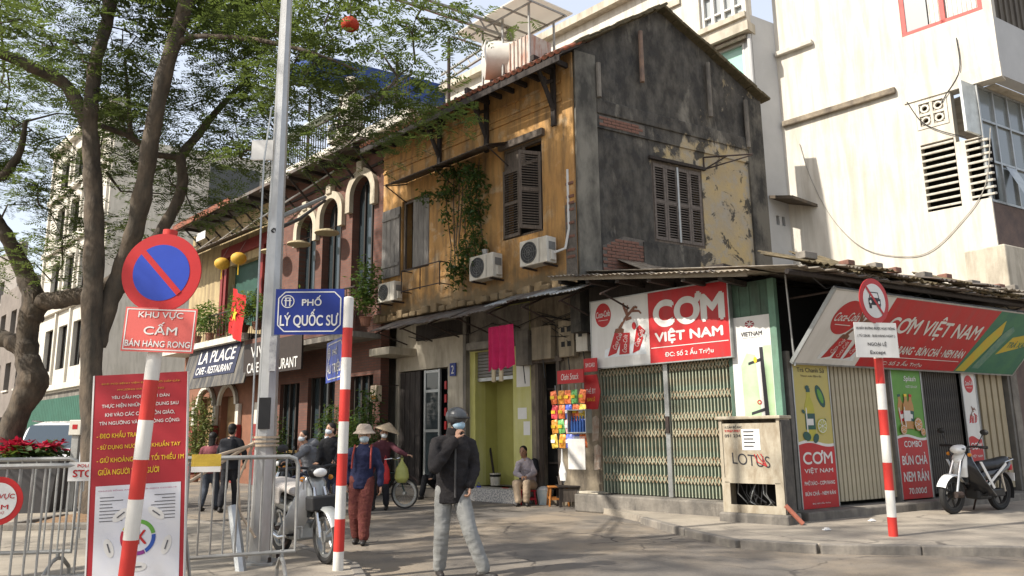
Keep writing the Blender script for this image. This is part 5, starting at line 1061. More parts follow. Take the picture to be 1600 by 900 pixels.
def limb(mb, pts, ws, base=None):
    P = px_path(pts); R = [wid(w_, p[2]) for w_, p in zip(ws, pts)]
    if base is not None: P = base + P; R = [R[0] * 1.25] * len(base) + R
    Q, r = smooth_path(P, R); r = [k * (1 + .06 * math.sin(i * 2.1)) for i, k in enumerate(r)]
    Q2, r2 = smooth_path(Q, r, 3); n0 = len(mb.v); mb.tube(Q2, r2, 18)
    for i in range(len(Q2)):                 # furrowed, knotty bark
        c_ = Q2[i]
        for k in range(18):
            p_ = Vector(mb.v[n0 + i * 18 + k]); d_ = p_ - c_; a_ = MN.noise(Vector((p_.x * 9, p_.y * 9, p_.z * 2.2))) * .10 + MN.noise(p_ * 2.3) * .12 + MN.noise(Vector((p_.x * 26, p_.y * 26, p_.z * 7))) * .05
            mb.v[n0 + i * 18 + k] = tuple(c_ + d_ * (1 + a_))
    return P
def crown(parent, lobes, seed, n_leaf=36, size=.09, name='crown', mt=None, asp=.30, spread=.34, flat=.2, per=16):
    g_ = np.random.default_rng(seed); pts = []; tw = MB(); nodes = [np.array(s) for *_, s in lobes if s is not None]; todo = []
    for c, rad, n, src in lobes:
        c = np.array(c); rad = np.array(rad)
        sub = g_.normal(0, 1, (max(3, n // 12), 3)); sub /= np.linalg.norm(sub, axis=1, keepdims=True); sub *= g_.random((len(sub), 1)) ** .4; todo += list(c + sub * rad)
    T = np.array(todo); src = np.array(nodes); order = np.argsort([np.linalg.norm(src - q, axis=1).min() for q in T]); net = list(src)
    for i in order:                       # each spray grows from the nearest twig already there
        q = T[i]; A = np.array(net); dist = np.linalg.norm(A - q, axis=1); j = int(dist.argmin()); a, b_ = Vector(A[j]), Vector(q)
        md = (a + b_) / 2 + Vector(g_.normal(0, .10 * dist[j], 3)) + Vector((0, 0, .08 * dist[j])); r0 = .012 + .012 * min(dist[j], 2); tw.tube([a, md, b_], [r0, r0 * .7, .007], 4); net.append(np.array(md)); net.append(q)
        pts.append(q + g_.normal(0, 1, (per, 3)) * np.array([.45, .45, .12]))
    V = fronds(np.concatenate(pts), .36, 8, .125, .031, seed) if name == 'crown' else leaves(np.concatenate(pts), size, n_leaf, spread, asp, .1, seed, flat)
    o = link(name, quads_mesh(name, V, mt or leaf_a), parent); tw.build('twigs', bark, parent, None, True, kind='stuff'); return o
bA = G(146, 826); TA = thing('flame_tree', 'large forked street tree with rough trunk just behind the red notice board', 'tree', T3(0, 0, 0)); DA = bA.y
mb = MB()
pA = limb(mb, [(146, 815, DA), (146, 700, DA), (142, 560, DA), (146, 440, DA), (147, 330, DA), (143, 240, DA), (138, 178, DA)], [44, 34, 31, 30, 28, 26, 24], [Vector((bA.x, bA.y, -.1))])
limb(mb, [(139, 200, DA), (104, 135, DA), (45, 103, DA - .6), (-30, 70, DA - 1.4), (-160, 20, DA - 3), (-330, -40, DA - 4)], [22, 21, 19, 16, 14, 8])
limb(mb, [(140, 190, DA), (150, 95, DA), (166, 40, DA + .2), (180, -40, DA + .4), (215, -140, DA + .8), (260, -230, DA + 1)], [23, 21, 20, 18, 14, 8])
limb(mb, [(150, 540, DA + .1), (172, 470, DA + .2), (195, 410, DA + .2), (218, 330, DA), (236, 220, DA - .2), (256, 120, DA - .4), (286, 20, DA - .6), (310, -70, DA - .8), (360, -200, DA - .8)], [26, 29, 29, 28, 27, 25, 23, 18, 11])
limb(mb, [(258, 90, DA - .4), (275, 70, DA - .5), (300, 58, DA - .6), (340, 57, DA - .9), (400, 62, DA - 1.2), (480, 80, DA - 1.6), (560, 110, DA - 1.6)], [12, 11, 9, 8, 8, 6, 3])
limb(mb, [(165, 450, DA + .5), (220, 402, DA + .9), (262, 345, DA + 1.2), (285, 290, DA + 1.4), (284, 246, DA + 1.5), (310, 210, DA + 1.8), (340, 172, DA + 2), (390, 120, DA + 2.2)], [26, 20, 18, 17, 15, 13, 10, 4])
limb(mb, [(284, 246, DA + 1.5), (240, 240, DA + 1.2), (205, 215, DA + .8), (160, 197, DA + .2)], [10, 10, 9, 9]); limb(mb, [(205, 215, DA + .8), (200, 150, DA + 1), (195, 90, DA + 1.2)], [8, 6, 3])
mb.build('trunk', bark, TA, None, True)
def LB(x, y, d, rx, ry, rz, n, sx=None, sy=None, sd_=None): return (AT(x, y, d), (rx, ry, rz), n, AT(sx, sy, sd_) if sx is not None else None)
L1 = [LB(60, 40, DA, 1.3, 1.6, .7, 130, 45, 103, DA - .6), LB(170, 20, DA + .5, 1.3, 1.5, .6, 130, 166, 40, DA + .2), LB(230, 150, DA + .8, 1.2, 1.5, .8, 150, 205, 215, DA + .8), LB(330, 30, DA - .5, 1.3, 1.5, .6, 130, 300, 58, DA - .6), LB(360, 150, DA + 1.2, 1.3, 1.5, .8, 170, 340, 172, DA + 2),
      LB(300, 300, DA + 1.8, 1.3, 1.4, .55, 80, 285, 290, DA + 1.4), LB(390, 230, DA + 1.5, 1.1, 1.5, .7, 120, 340, 172, DA + 2), LB(470, 40, DA - 1.2, 1.1, 1.2, .5, 100, 400, 62, DA - 1.2), LB(480, 150, DA - .5, 1.0, 1.3, .6, 110, 480, 80, DA - 1.6), LB(560, 90, DA - 1.0, .9, 1.2, .45, 70, 560, 110, DA - 1.6), LB(560, 185, DA - .5, .9, 1.2, .5, 80, 560, 110, DA - 1.6),
      LB(630, 60, DA - .5, .7, 1.0, .4, 26, 560, 110, DA - 1.6), LB(640, 190, DA, .7, 1.0, .35, 36, 560, 110, DA - 1.6), LB(680, 30, DA - 1, .6, .9, .3, 14, 560, 110, DA - 1.6), LB(640, 110, DA - .6, .5, .9, .3, 18, 560, 110, DA - 1.6), LB(190, 350, DA + 1.5, .9, 1.2, .4, 34, 218, 330, DA), LB(470, 260, DA + .5, .9, 1.1, .3, 40, 480, 80, DA - 1.6),
      LB(-200, 60, DA - 2.6, 1.7, 1.7, .8, 130, -160, 20, DA - 3), LB(-360, -20, DA - 4, 1.8, 1.8, .9, 140, -330, -40, DA - 4), LB(-330, 180, DA - 4, 1.6, 1.6, .8, 110, -330, -40, DA - 4)]
crown(TA, L1, 5)
L1b = [LB(250, -60, DA, 2.4, 2.2, .9, 200, 310, -70, DA - .8), LB(100, -130, DA, 2.4, 2.2, 1.0, 200, 215, -140, DA + .8), LB(380, -190, DA - .5, 2.4, 2.2, 1.0, 190, 360, -200, DA - .8), LB(200, -330, DA, 2.6, 2.4, 1.0, 150, 260, -230, DA + 1), LB(-60, -260, DA, 2.6, 2.4, 1.1, 170, -330, -40, DA - 4)]
for t_, sx_, sz_ in ((4.5, -6.5, 0), (6, -5.2, 0), (6, -8.8, 0), (7.5, -6.5, .3), (7.5, -10, 0), (9, -8, .3), (5, -9.5, 0), (9, -5.3, .2), (7, -4.6, -.6), (8.5, -10.6, -.8)):
    w0 = FL @ Vector((sx_, 0, 7.0 + sz_)); L1b.append((w0 + Vector((SUN_H.x * t_, SUN_H.y * t_, t_ * math.tan(SUN_EL))), (1.1, 1.1, .8), 38, AT(260, -230, DA + 1)))  # unseen upper lobes added along the sun's path to shade the facade
crown(TA, L1b, 6, 22, .20, 'upper_crown', spread=.42, flat=.3)
TB = thing('leaning_tree', 'thick leaning tree with swollen trunk behind the poinsettia planter', 'tree', T3(0, 0, 0)); DB = 15.8
bB = AT(-4, 775, DB); bB.z = -.1; mb = MB()
limb(mb, [(6, 715, DB), (27, 649, DB), (49, 598, DB), (42, 556, DB), (43, 515, DB), (52, 470, DB), (40, 430, DB), (20, 388, DB - .3), (-4, 345, DB - .6), (-50, 280, DB - 1), (-90, 180, DB - 1)], [40, 34, 46, 33, 30, 34, 27, 23, 19, 14, 8], [bB])
limb(mb, [(50, 500, DB), (62, 474, DB), (95, 468, DB - .1), (135, 460, DB - .4), (190, 448, DB - .8), (225, 405, DB - 1)], [30, 29, 27, 26, 21, 13]); limb(mb, [(42, 548, DB), (14, 532, DB), (-30, 518, DB), (-90, 480, DB)], [30, 28, 27, 22])
limb(mb, [(0, 280, DB - 1), (30, 240, DB - 1), (40, 190, DB - 1)], [14, 11, 6]); limb(mb, [(-90, 470, DB), (-70, 330, DB - .5), (0, 275, DB - 1)], [24, 20, 14])
mb.build('trunk', bark, TB, None, True)
L2 = [LB(20, 200, DB - .5, 1.7, 1.7, .8, 150, 40, 190, DB - 1), LB(90, 260, DB, 1.5, 1.7, .8, 120, 40, 190, DB - 1), LB(40, 340, DB - .5, 1.3, 1.6, .7, 110, 28, 395, DB - .3), LB(110, 130, DB, 1.8, 1.8, .9, 110, 40, 190, DB - 1), LB(80, 400, DB - 1, .9, 1.2, .5, 36, 28, 395, DB - .3), LB(-20, 420, DB - .5, 1.2, 1.4, .6, 70, 0, 345, DB - .6),
      LB(-120, 120, DB - 1, 2.6, 2.2, 1.2, 170, -90, 180, DB - 1), LB(60, 0, DB + .5, 2.6, 2.2, 1.2, 150, 40, 190, DB - 1), LB(250, 250, DB - .5, 1.5, 1.6, .8, 110, 225, 405, DB - 1), LB(180, 200, DB, 1.6, 1.6, .9, 120, 225, 405, DB - 1)]
crown(TB, L2, 9)
# a third street tree outside the frame on the left throws the road shade
TC = thing('roadside_tree', 'street tree standing left of the camera outside the picture', 'tree', T3(0, 0, 0)); mb = MB(); c0 = Vector((-9.5, 5.5, -.1))
q, r = smooth_path([c0, c0 + Vector((.1, .1, 2.5)), c0 + Vector((.5, .4, 5)), c0 + Vector((1.0, 1.0, 8))], [.25, .2, .17, .06]); mb.tube(q, r, 10)
LC = []
for i, (dx, dy, dz, n) in enumerate([(1.5, .5, 5.6, 70), (-1, 2, 6.4, 60), (2.6, 2.4, 7.2, 70), (.4, -1.5, 6.5, 60), (2.0, -2.6, 6.2, 50), (-.5, 3.5, 8.5, 60), (1.2, 1, 8.6, 60), (3.2, .6, 8.2, 50)]):
    e = c0 + Vector((dx, dy, dz)); q, r = smooth_path([c0 + Vector((.4, .3, 4.2)), (c0 + Vector((.4, .3, 4.5)) + e) / 2 + Vector((0, 0, .4)), e], [.1, .06, .02]); mb.tube(q, r, 7); LC.append((e, (1.5, 1.5, .7), n, e - Vector((dx, dy, 1)) * .25))
for tx, ty, t_ in ((1, 9, 12), (3, 10.3, 12.5), (5.2, 11, 13), (7, 10.5, 13.5), (2.5, 8, 12.5), (5, 8.6, 13.5), (8.5, 11.8, 14), (.5, 10.5, 11)):
    e = Vector((tx, ty, 0)) + Vector((SUN_H.x * t_, SUN_H.y * t_, t_ * math.tan(SUN_EL))); q, r = smooth_path([c0 + Vector((1, 1, 8)), (c0 + Vector((1, 1, 8)) + e) / 2 + Vector((0, 0, .4)), e], [.06, .04, .02]); mb.tube(q, r, 6); LC.append((e, (1.2, 1.2, .5), 30, e))
mb.build('trunk', bark, TC, None, True); crown(TC, LC, 14, 18, .16)
# red lantern hung in the tree
p = AT(547, 38, DA - 1.2); o = thing('red_lantern', 'red lantern hanging among the thin upper leaves of the tree', 'lantern', T3(*p)); MB().ell((0, 0, 0), (.16, .16, .13), 12).build('globe', mat('red_silk', (.6, .06, .03), ro=.6), o, None, True); MB().tube([(0, 0, .12), (0, 0, .6)], .006, 4).build('cord', iron, o)
# tree pit
pit = G(140, 836); s_ = MB(); g_ = np.random.default_rng(3); vs = []; n = 14
for i in range(n):
    for j in range(n): x = (i / (n - 1) - .5) * 1.5; y = (j / (n - 1) - .5) * 1.5; vs.append((x, y, .11 + .16 * math.exp(-(x * x + y * y) * 2.2) + g_.normal(0, .012)))
s_.add(vs, [(i * n + j, (i + 1) * n + j, (i + 1) * n + j + 1, i * n + j + 1) for i in range(n - 1) for j in range(n - 1)])
s_.build('soil', mat('brown_soil', (.26, .165, .09), (.16, .10, .06), sc=9, ro=.95, bp=.8, bs=30), None, T3(bA.x, bA.y - .15, 0), 'all', kind='structure')
for i, (x, y, w_, d) in enumerate(((0, -.85, 1.9, .14), (-.85, 0, .14, 1.55), (.85, 0, .14, 1.55))):
    tag(MB().bev(-w_ / 2, w_ / 2, -d / 2, d / 2, .09, .2, .02).build('tree_pit_kerb', kerbm, None, T3(bA.x + x, bA.y - .15 + y, 0)), ['near stone edge of the soil pit at the forked tree', 'left stone edge of the soil pit at the forked tree', 'right stone edge of the soil pit at the forked tree'][i], 'kerb')
# ---------------- poles and signs ----------------
def striped_pole(name, label, p0, p1, r, band, first_white_top=True, n=12):
    p0, p1 = Vector(p0), Vector(p1); L = (p1 - p0).length; t = (p1 - p0) / L; o = thing(name, label, 'pole', T3(*p0)); z = L; w_ = first_white_top; k = 0
    wm = mat('pole_white', (.70, .68, .63), (.62, .60, .55), sc=5, ro=.5, bp=.05, dirt=(.4, .35, .28), da=.4); rm = mat('pole_red', (.55, .04, .03), (.48, .035, .028), sc=5, ro=.45, bp=.05, dirt=(.3, .03, .02), da=.3)
    while z > 0:
        z0 = max(0, z - band * (1 + random.uniform(-.03, .03))); MB().tube([t * z0, t * z], r, n).build('white_band' if w_ else 'red_band', wm if w_ else rm, o, None, True); z = z0; w_ = not w_
    return o
b2 = G(528, 891, .1); t2 = AT(545, 466, b2.y)
SP = striped_pole('street_sign_pole', 'red and white striped pole carrying two blue street name signs', b2, t2, .056, .335)
MB().ell(t2 - b2, (.056, .056, .02)).build('cap', MATS['pole_white'], SP)
def street_plate(label, M, w_, h_, l1, l2, cx2=.5):
    o = thing('street_name_sign', label, 'sign', M, 'blue street name signs'); MB().bb(0, w_, 0, .012, 0, h_).build('plate', blues if h_ > .48 else bluep, o)
    f = MB(); i = .035; c = .07; t = .012; P = [(i + c, i), (w_ - i - c, i), (w_ - i, i + c), (w_ - i, h_ - i - c), (w_ - i - c, h_ - i), (i + c, h_ - i), (i, h_ - i - c), (i, i + c)]
    for k in range(8):
        a, b = Vector(P[k]), Vector(P[(k + 1) % 8]); d = (b - a).normalized(); q = Vector((-d.y, d.x)) * t / 2; f.prism([tuple(a - q), tuple(b - q), tuple(b + q), tuple(a + q)], -.003, -.001)
    f.build('border', whitep, o)
    e = MB(); e.ring((.135, 0, h_ - .14), .062, .072, -.004, -.001, 24)
    for s2 in (-1, 1): e.bb(.135 + s2 * .022 - .007, .135 + s2 * .022 + .007, -.0042, -.001, h_ - .19, h_ - .10)
    e.bb(.095, .175, -.0045, -.001, h_ - .135, h_ - .125); e.bb(.10, .17, -.0044, -.001, h_ - .105, h_ - .097); e.build('emblem', whitep, o)
    text(l1, o, w_ * .53, -.004, h_ * .74, w_ * .28, h_ * .22, whitep, bold=.03); text(l2, o, w_ * .5, -.004, h_ * .35, w_ * .84, h_ * .40, whitep, bold=.02); return o
pr = AT(536, 523, b2.y - .03); pl = AT(428, 523, b2.y - .06)
street_plate('large dark blue street name sign at the top of the striped pole', frame((pl.x, pl.y, pl.z), (pr - pl)), (pr - pl).xy.length, .505, 'PHỐ', 'LÝ QUỐC SƯ')
pe = AT(535, 592, b2.y - .02); dr = Vector((.30, -.60, 0)).normalized(); w2 = .78
street_plate('smaller bright blue street name sign below the large one', frame((pe.x - dr.x * w2, pe.y - dr.y * w2, pe.z), dr), w2, .47, 'PHỐ', 'ẤU TRIỆU')
# no parking pole
P0 = AT(197, 900, 5.8); P1 = AT(246, 520, 5.8); dz = (P1 - P0); P0 = P0 + dz * (-(P0.z - .1) / dz.z); P1 = P0 + dz / dz.z * 2.95
NP = striped_pole('no_parking_pole', 'red and white striped pole in front of the red notice board', P0, P1, .053, .288, False)
c = AT(252, 426, 5.72); NS = thing('no_parking_sign', 'round blue and red no parking sign on the leaning striped pole', 'sign', frame((c.x, c.y, c.z), (1, -.02)))
R_ = .305; MB().disc((0, 0, 0), R_, 0, .012, 48).build('red_disc', redd, NS); MB().disc((0, 0, 0), R_ * .715, -.003, -.001, 48).build('blue_disc', bluep, NS)
MB().bb(-R_ * .72, R_ * .72, -.006, -.004, -.022, .022, Matrix.Rotation(math.radians(48), 4, 'Y')).build('red_bar', redd, NS)
# forbidden street vending plate
a, b = AT(184, 546, 5.72), AT(297, 552, 5.72); ht = AT(190, 477, 5.72).z - a.z
VP = thing('vending_ban_plate', 'pale red rectangular plate with white letters under the round no parking sign', 'sign', frame((a.x + .02, a.y, a.z - .01), (b - a)) @ Matrix.Rotation(.05, 4, 'Y')); w_ = (b - a).xy.length
pr_ = mat('faded_red_plate', (.58, .11, .09), (.52, .10, .085), sc=3, ro=.5, bp=.03); MB().bb(0, w_, 0, .008, 0, ht).build('plate', pr_, VP)
f = MB(); f.bb(.012, w_ - .012, -.002, -.001, .012, .02); f.bb(.012, w_ - .012, -.002, -.001, ht - .02, ht - .012); f.bb(.012, .02, -.002, -.001, .02, ht - .02); f.bb(w_ - .02, w_ - .012, -.002, -.001, .02, ht - .02); f.build('border', whitep, VP)
text('KHU VỰC', VP, w_ * .5, -.003, ht * .83, w_ * .62, ht * .19, whitep, bold=.02); text('CẤM', VP, w_ * .52, -.003, ht * .53, w_ * .46, ht * .28, whitep, bold=.02); text('BÁN HÀNG RONG', VP, w_ * .5, -.003, ht * .20, w_ * .9, ht * .17, whitep, bold=.02)
# no cars pole on the right
b4 = G(1396, 838, .1); t4 = AT(1369, 520, b4.y); NC = striped_pole('no_car_pole', 'red and white striped pole on the corner pavement at right', b4, t4, .058, .345)
c = AT(1366, 470, b4.y - .13); cs = thing('no_car_sign', 'round white and red no cars sign on the right striped pole', 'sign', frame((c.x, c.y, c.z), (.86, .5))); R_ = .31
MB().disc((0, 0, 0), R_, 0, .012, 48).build('red_disc', redd, cs); MB().disc((0, 0, 0), R_ * .76, -.003, -.001, 48).build('white_disc', whitep, cs)
k = MB(); k.bb(-.13, .13, -.006, -.004, -.06, .03); k.prism([(-.11, .032), (.11, .032), (.085, .12), (-.085, .12)], -.006, -.004); k.bb(-.12, -.07, -.006, -.004, -.11, -.062); k.bb(.07, .12, -.006, -.004, -.11, -.062); k.build('car_symbol', ink, cs)
MB().prism([(-.085, .042), (.085, .042), (.068, .105), (-.068, .105)], -.008, -.0065).build('windscreen', whitep, cs)
for x in (-.09, .09): MB().disc((x, 0, -.02), .022, -.008, -.0065, 12).build('headlight', whitep, cs)
MB().bb(-R_ * .8, R_ * .8, -.011, -.009, -.018, .018, Matrix.Rotation(math.radians(48), 4, 'Y')).build('red_bar', redd, cs)
a, b = AT(1339, 558, b4.y - .22), AT(1406, 563, b4.y - .06); hh = AT(1339, 503, b4.y - .22).z - a.z
EP = thing('exception_plate', 'white plate with black text below the no cars sign', 'sign', frame((a.x, a.y, a.z), (b - a))); w_ = (b - a).xy.length; MB().bb(0, w_, 0, .008, 0, hh).build('plate', whitep, EP)
for s_, z, h_, ww in (('XE ĐẨY ĐƯỜNG ĐƯỢC HOẠT ĐỘNG', .84, .12, .92), ('( TỪ 22h30 - 5h30 HÀNG NGÀY )', .62, .11, .88), ('NGOẠI LỆ', .38, .15, .44), ('Except', .13, .13, .36)): text(s_, EP, w_ / 2, -.003, hh * z, w_ * ww, hh * h_, ink, bold=.015)
# lamp post
bp_ = G(406, 880, .1); LPn = thing('steel_lamp_post', 'tall tapered galvanised steel lamp post tied to the crowd barrier', 'lamp post', T3(*bp_))
MB().tube([(0, 0, 0), (0, 0, 9.5)], [.125, .046], 8, M=Matrix.Rotation(.35, 4, 'Z')).build('shaft', mat('lamp_post_steel', (.47, .47, .46), (.40, .40, .39), sc=4, ro=.42, bp=.08, me=.55, dirt=(.26, .24, .21), da=.5), LPn)
MB().bev(-.2, .2, -.2, .2, -.02, .03, .01).build('base_plate', steelp, LPn); 
for x in (-.15, .15):
    for y in (-.15, .15): MB().tube([(x, y, .03), (x, y, .08)], .02, 6).build('bolt', iron, LPn)
MB().bb(-.055, .075, -.132, -.11, 1.45, 1.8).build('hatch', blackp, LPn); MB().tube([(-.12, -.1, .1), (-.14, -.13, 4.6), (-.09, -.1, 5.3)], .011, 6).build('conduit', galv, LPn); MB().bb(.03, .11, -.12, -.10, 2.1, 2.5).build('sticker', mat('grey_sticker', (.25, .25, .26), (.4, .4, .4), sc=20), LPn)
for i in range(3): MB().ring((0, 0, 0), .128, .148, -.012, .012, 20, M=T3(0, 0, 1.36 - i * .045) @ Matrix.Rotation(math.pi / 2, 4, 'X')).build('rope_turn', mat('pale_rope', (.45, .36, .26), (.36, .28, .2), sc=30), LPn)
for i, (a, b) in enumerate((((-.1, -.1, 1.3), (-1.05, -1.0, .62)), ((-.1, -.12, 1.28), (-.9, -1.5, .98)))): MB().tube([a, ((a[0] + b[0]) / 2, (a[1] + b[1]) / 2, (a[2] + b[2]) / 2 - .03), b], .018, 6).build('rope', MATS['pale_rope'], LPn)
MB().tube([(-.1, -.12, 1.28), (-.22, -.2, .9), (-.18, -.2, .55), (.02, -.25, .3)], .015, 6).build('loose_rope', MATS['pale_rope'], LPn); MB().tube([(-.26, -.2, .62), (-.02, -.5, -.08)], .06, 8).build('brace_pipe', galv, LPn)
be = AT(508, 308, 12.6) - bp_; MB().tube([(.06, 0, 3.95), be], .03, 6).build('bracket_pipe', galv, LPn); MB().tube([(.06, 0, 3.9), (.0, -.1, 3.75), be * .4 + Vector((0, 0, 2.2)), be - Vector((0, 0, .06))], .025, 6).build('bracket_cable', blackpl, LPn); MB().bb(-.32, -.06, -.06, -.03, 4.65, 4.9).build('small_board', whitep, LPn)
# overhead wires
for i, (a, b) in enumerate((((-7.5, 8.6, 8.0), (-3.05, 9.52, 7.35)), ((-3.05, 9.5, 7.0), (4, 16, 9.0)))):
    a, b = Vector(a), Vector(b); P = [a.lerp(b, k / 10) - Vector((0, 0, .25 * math.sin(math.pi * k / 10))) for k in range(11)]
    if i == 0: tag(MB().tube(P, .009, 4).build('overhead_wire', blackpl), 'thin overhead wire running left from the lamp post', 'wire')
# ---------------- crowd barriers ----------------
def barrier(name, label, a, b, hgt=1.12, nb=14, z0=.1, gap=.1):
    a, b = Vector(a), Vector(b); L = (b - a).length; o = thing(name, label, 'barrier', frame((a.x, a.y, z0), (b - a))); r = .021; c = .09
    P = [(0, 0, .28), (0, 0, hgt - c), (.025, 0, hgt - .025), (c, 0, hgt), (L - c, 0, hgt), (L - .025, 0, hgt - .025), (L, 0, hgt - c), (L, 0, .28), (0, 0, .28)]
    MB().tube(P, r, 8, False).build('outer_frame', steelp, o, None, True)
    for i in range(nb): x = L * (i + 1) / (nb + 1); MB().tube([(x, 0, .29), (x, 0, hgt - .01)], .0095, 6).build('bar', steelp, o)
    for x in (.12, L - .12): MB().tube([(x, -.30, 0), (x, -.28, .1), (x, -.12, .2), (x, 0, .22), (x, .12, .2), (x, .28, .1), (x, .30, 0)], .019, 8).build('foot', steelp, o, None, True); MB().tube([(x, 0, .21), (x, 0, .3)], .02, 6).build('foot_socket', steelp, o)
    for z in (.5, .95): MB().tube([(L, 0, z), (L + .06, 0, z), (L + .06, 0, z - .1)], .009, 5).build('hook', steelp, o)
    return o
B1 = barrier('crowd_barrier', 'grey steel crowd barrier at the left edge carrying a round ban sign', AT(-150, 700, 6.1).xy.to_3d(), AT(152, 700, 6.5).xy.to_3d(), 1.15, 14)
B2 = barrier('crowd_barrier', 'grey steel crowd barrier tied to the lamp post, right of the notice board', AT(258, 700, 7.25).xy.to_3d(), AT(467, 700, 7.75).xy.to_3d(), 1.17, 10)
B3 = barrier('crowd_barrier', 'second grey crowd barrier standing behind the left one near the planter', AT(-260, 700, 7.6).xy.to_3d(), AT(126, 700, 7.9).xy.to_3d(), 1.17, 16)
a = AT(0, 783, 6.2); RS = thing('round_ban_sign', 'round white sign with red rim fixed to the left barrier', 'sign', frame((a.x - .02, a.y, a.z), (1, .13)))
R_ = .185; MB().disc((0, 0, 0), R_, 0, .008, 40).build('red_disc', redd, RS); MB().disc((0, 0, 0), R_ * .76, -.003, -.001, 40).build('white_disc', whitep, RS)
text('KHU VỰC', RS, .0, -.005, .035, .25, .05, redd, bold=.02, shear=.1); text('CẤM', RS, .0, -.005, -.035, .17, .055, redd, bold=.02); text('HỌP CHỢ', RS, 0, -.005, -.09, .12, .025, redd)
a = AT(105, 752, 6.43); PS = thing('police_stop_plate', 'small white stop plate with red letters hung on the left barrier', 'sign', frame((a.x, a.y, a.z), (1, .13))); MB().bb(0, .28, 0, .006, 0, .15).build('plate', whitep, PS)
text('POLICE', PS, .14, -.003, .122, .14, .024, redd, bold=.02); text('STOP', PS, .14, -.003, .06, .2, .055, redd, bold=.03)
a = AT(298, 738, 7.2); YP = thing('yellow_notice_strip', 'yellow and white notice strip hung on the barrier beside the notice board', 'sign', frame((a.x, a.y, a.z), (1, .13))); MB().bb(0, .26, 0, .005, .05, .16).build('plate', mat('yellow_plate', (.52, .36, .05)), YP); MB().bb(0, .26, 0, .005, 0, .049).build('white_strip', whitep, YP)
# ---------------- red notice board ----------------
a, b = AT(149, 587, 6.25), AT(293, 590, 6.3); w_ = (b - a).xy.length; zt = a.z; hB = zt - .12
NB = thing('notice_board', 'tall red health notice board with white chart behind the striped pole', 'sign', frame((a.x + .045 * hB, a.y, .12), (b - a)) @ Matrix.Rotation(-.045, 4, 'Y'))
MB().bb(0, w_, 0, .03, 0, hB).build('board', mat('notice_red', (.34, .022, .03), (.30, .02, .027), sc=2, ro=.45, bp=.02), NB); f = MB(); f.bb(-.012, 0, -.004, .034, 0, hB); f.bb(w_, w_ + .006, -.004, .034, 0, hB); f.build('edge_strip', whitep, NB)
def nl(s_, z, h_, ww, m_, cx=.5): text(s_, NB, w_ * cx, -.003, z * hB, w_ * ww, h_, m_, bold=.015)
og = mat('gold_ink', (.58, .30, .04), ro=.5, bp=0)
nl('BCĐ PCD BỆNH VIÊM ĐƯỜNG HÔ HẤP CẤP', .962, .022, .84, og); nl('PHƯỜNG HÀNG TRỐNG', .935, .02, .5, og)
for i, (s_, ww) in enumerate((('YÊU CẦU MỌI NGƯỜI DÂN', .62), ('THỰC HIỆN NHỮNG NỘI DUNG SAU', .82), ('KHI VÀO CÁC CƠ SỞ TÔN GIÁO,', .74), ('TÍN NGƯỠNG VÀ NƠI CÔNG CỘNG:', .86))): nl(s_, .902 - i * .037, .042, ww, whitep)
for i, (s_, ww, cx) in enumerate((('- ĐEO KHẨU TRANG', .5, .30), ('- SỬ DỤNG NƯỚC SÁT KHUẨN TAY', .88, .5), ('- GIỮ KHOẢNG CÁCH TỐI THIỂU 1M', .92, .52), ('GIỮA NGƯỜI VỚI NGƯỜI', .64, .40))): nl(s_, .742 - i * .052, .055, ww, yellowt, cx)
ph_ = hB * .53; n = 6
MB().bb(w_ * .06, w_ * .955, -.003, -.001, hB * .02, hB * .525).build('chart_sheet', mat('chart_paper', (.60, .59, .58), (.52, .54, .60), sc=1.2, ro=.5, bp=0), NB)
cc = (w_ * .52, 0, hB * .305)
for k, cl in enumerate(((.03, .09, .38), (.12, .33, .05), (.55, .50, .06), (.50, .03, .06), (.24, .04, .22))): MB().ring(cc, .105, .135, -.006, -.004, 7, -60 + k * 72, 8 + k * 72).build('chart_arc', mat('arc%d' % k, cl, ro=.5, bp=0), NB)
text('5K', NB, cc[0], -.006, cc[2], .13, .1, redd, bold=.03)
nl('CHUNG SỐNG AN TOÀN VỚI DỊCH COVID-19', .505, .016, .82, mat('pink_ink', (.45, .12, .22), ro=.5, bp=0))
gi = mat('grey_ink', (.12, .12, .13), ro=.6, bp=0)
for sx_, x0 in ((1, .11), (-1, .90)):
    for i in range(8):
        ww = random.uniform(.12, .26) * w_; MB().bb(x0 * w_ if sx_ > 0 else x0 * w_ - ww, x0 * w_ + ww if sx_ > 0 else x0 * w_, -.0055, -.004, hB * (.475 - i * .014), hB * (.475 - i * .014) + .006).build('print_line', gi, NB)
for k in range(5):
    t = math.radians(90 + k * 72 + 36); x, z = cc[0] + .23 * math.cos(t), cc[2] + .22 * math.sin(t)
    MB().prism([(x + (.075 * math.cos(q) * math.sin(t) + .035 * math.sin(q) * math.cos(t)), z + (-.075 * math.cos(q) * math.cos(t) + .035 * math.sin(q) * math.sin(t))) for q in np.linspace(0, 6.28, 16, endpoint=False)], -.006, -.004).build('chart_tab', whitep, NB)
    MB().bb(x - .035, x + .035, -.009, -.0075, z - .005, z + .005, T3(x, 0, z) @ Matrix.Rotation(-t + 1.57, 4, 'Y') @ T3(-x, 0, -z)).build('print_line', gi, NB)
for i, (z, ww, m_) in enumerate(((.135, .3, gi), (.115, .26, redd), (.09, .6, gi), (.065, .82, redd), (.035, .7, bluep))): MB().bb(w_ * (.5 - ww / 2), w_ * (.5 + ww / 2), -.0056, -.004, hB * z, hB * z + .012).build('print_line', m_, NB)
MB().tube([(.1, .03, hB * .8), (.1, .5, 0)], .015, 6).build('prop', steelp, NB); MB().tube([(w_ - .1, .03, hB * .8), (w_ - .1, .5, 0)], .015, 6).build('prop', steelp, NB)
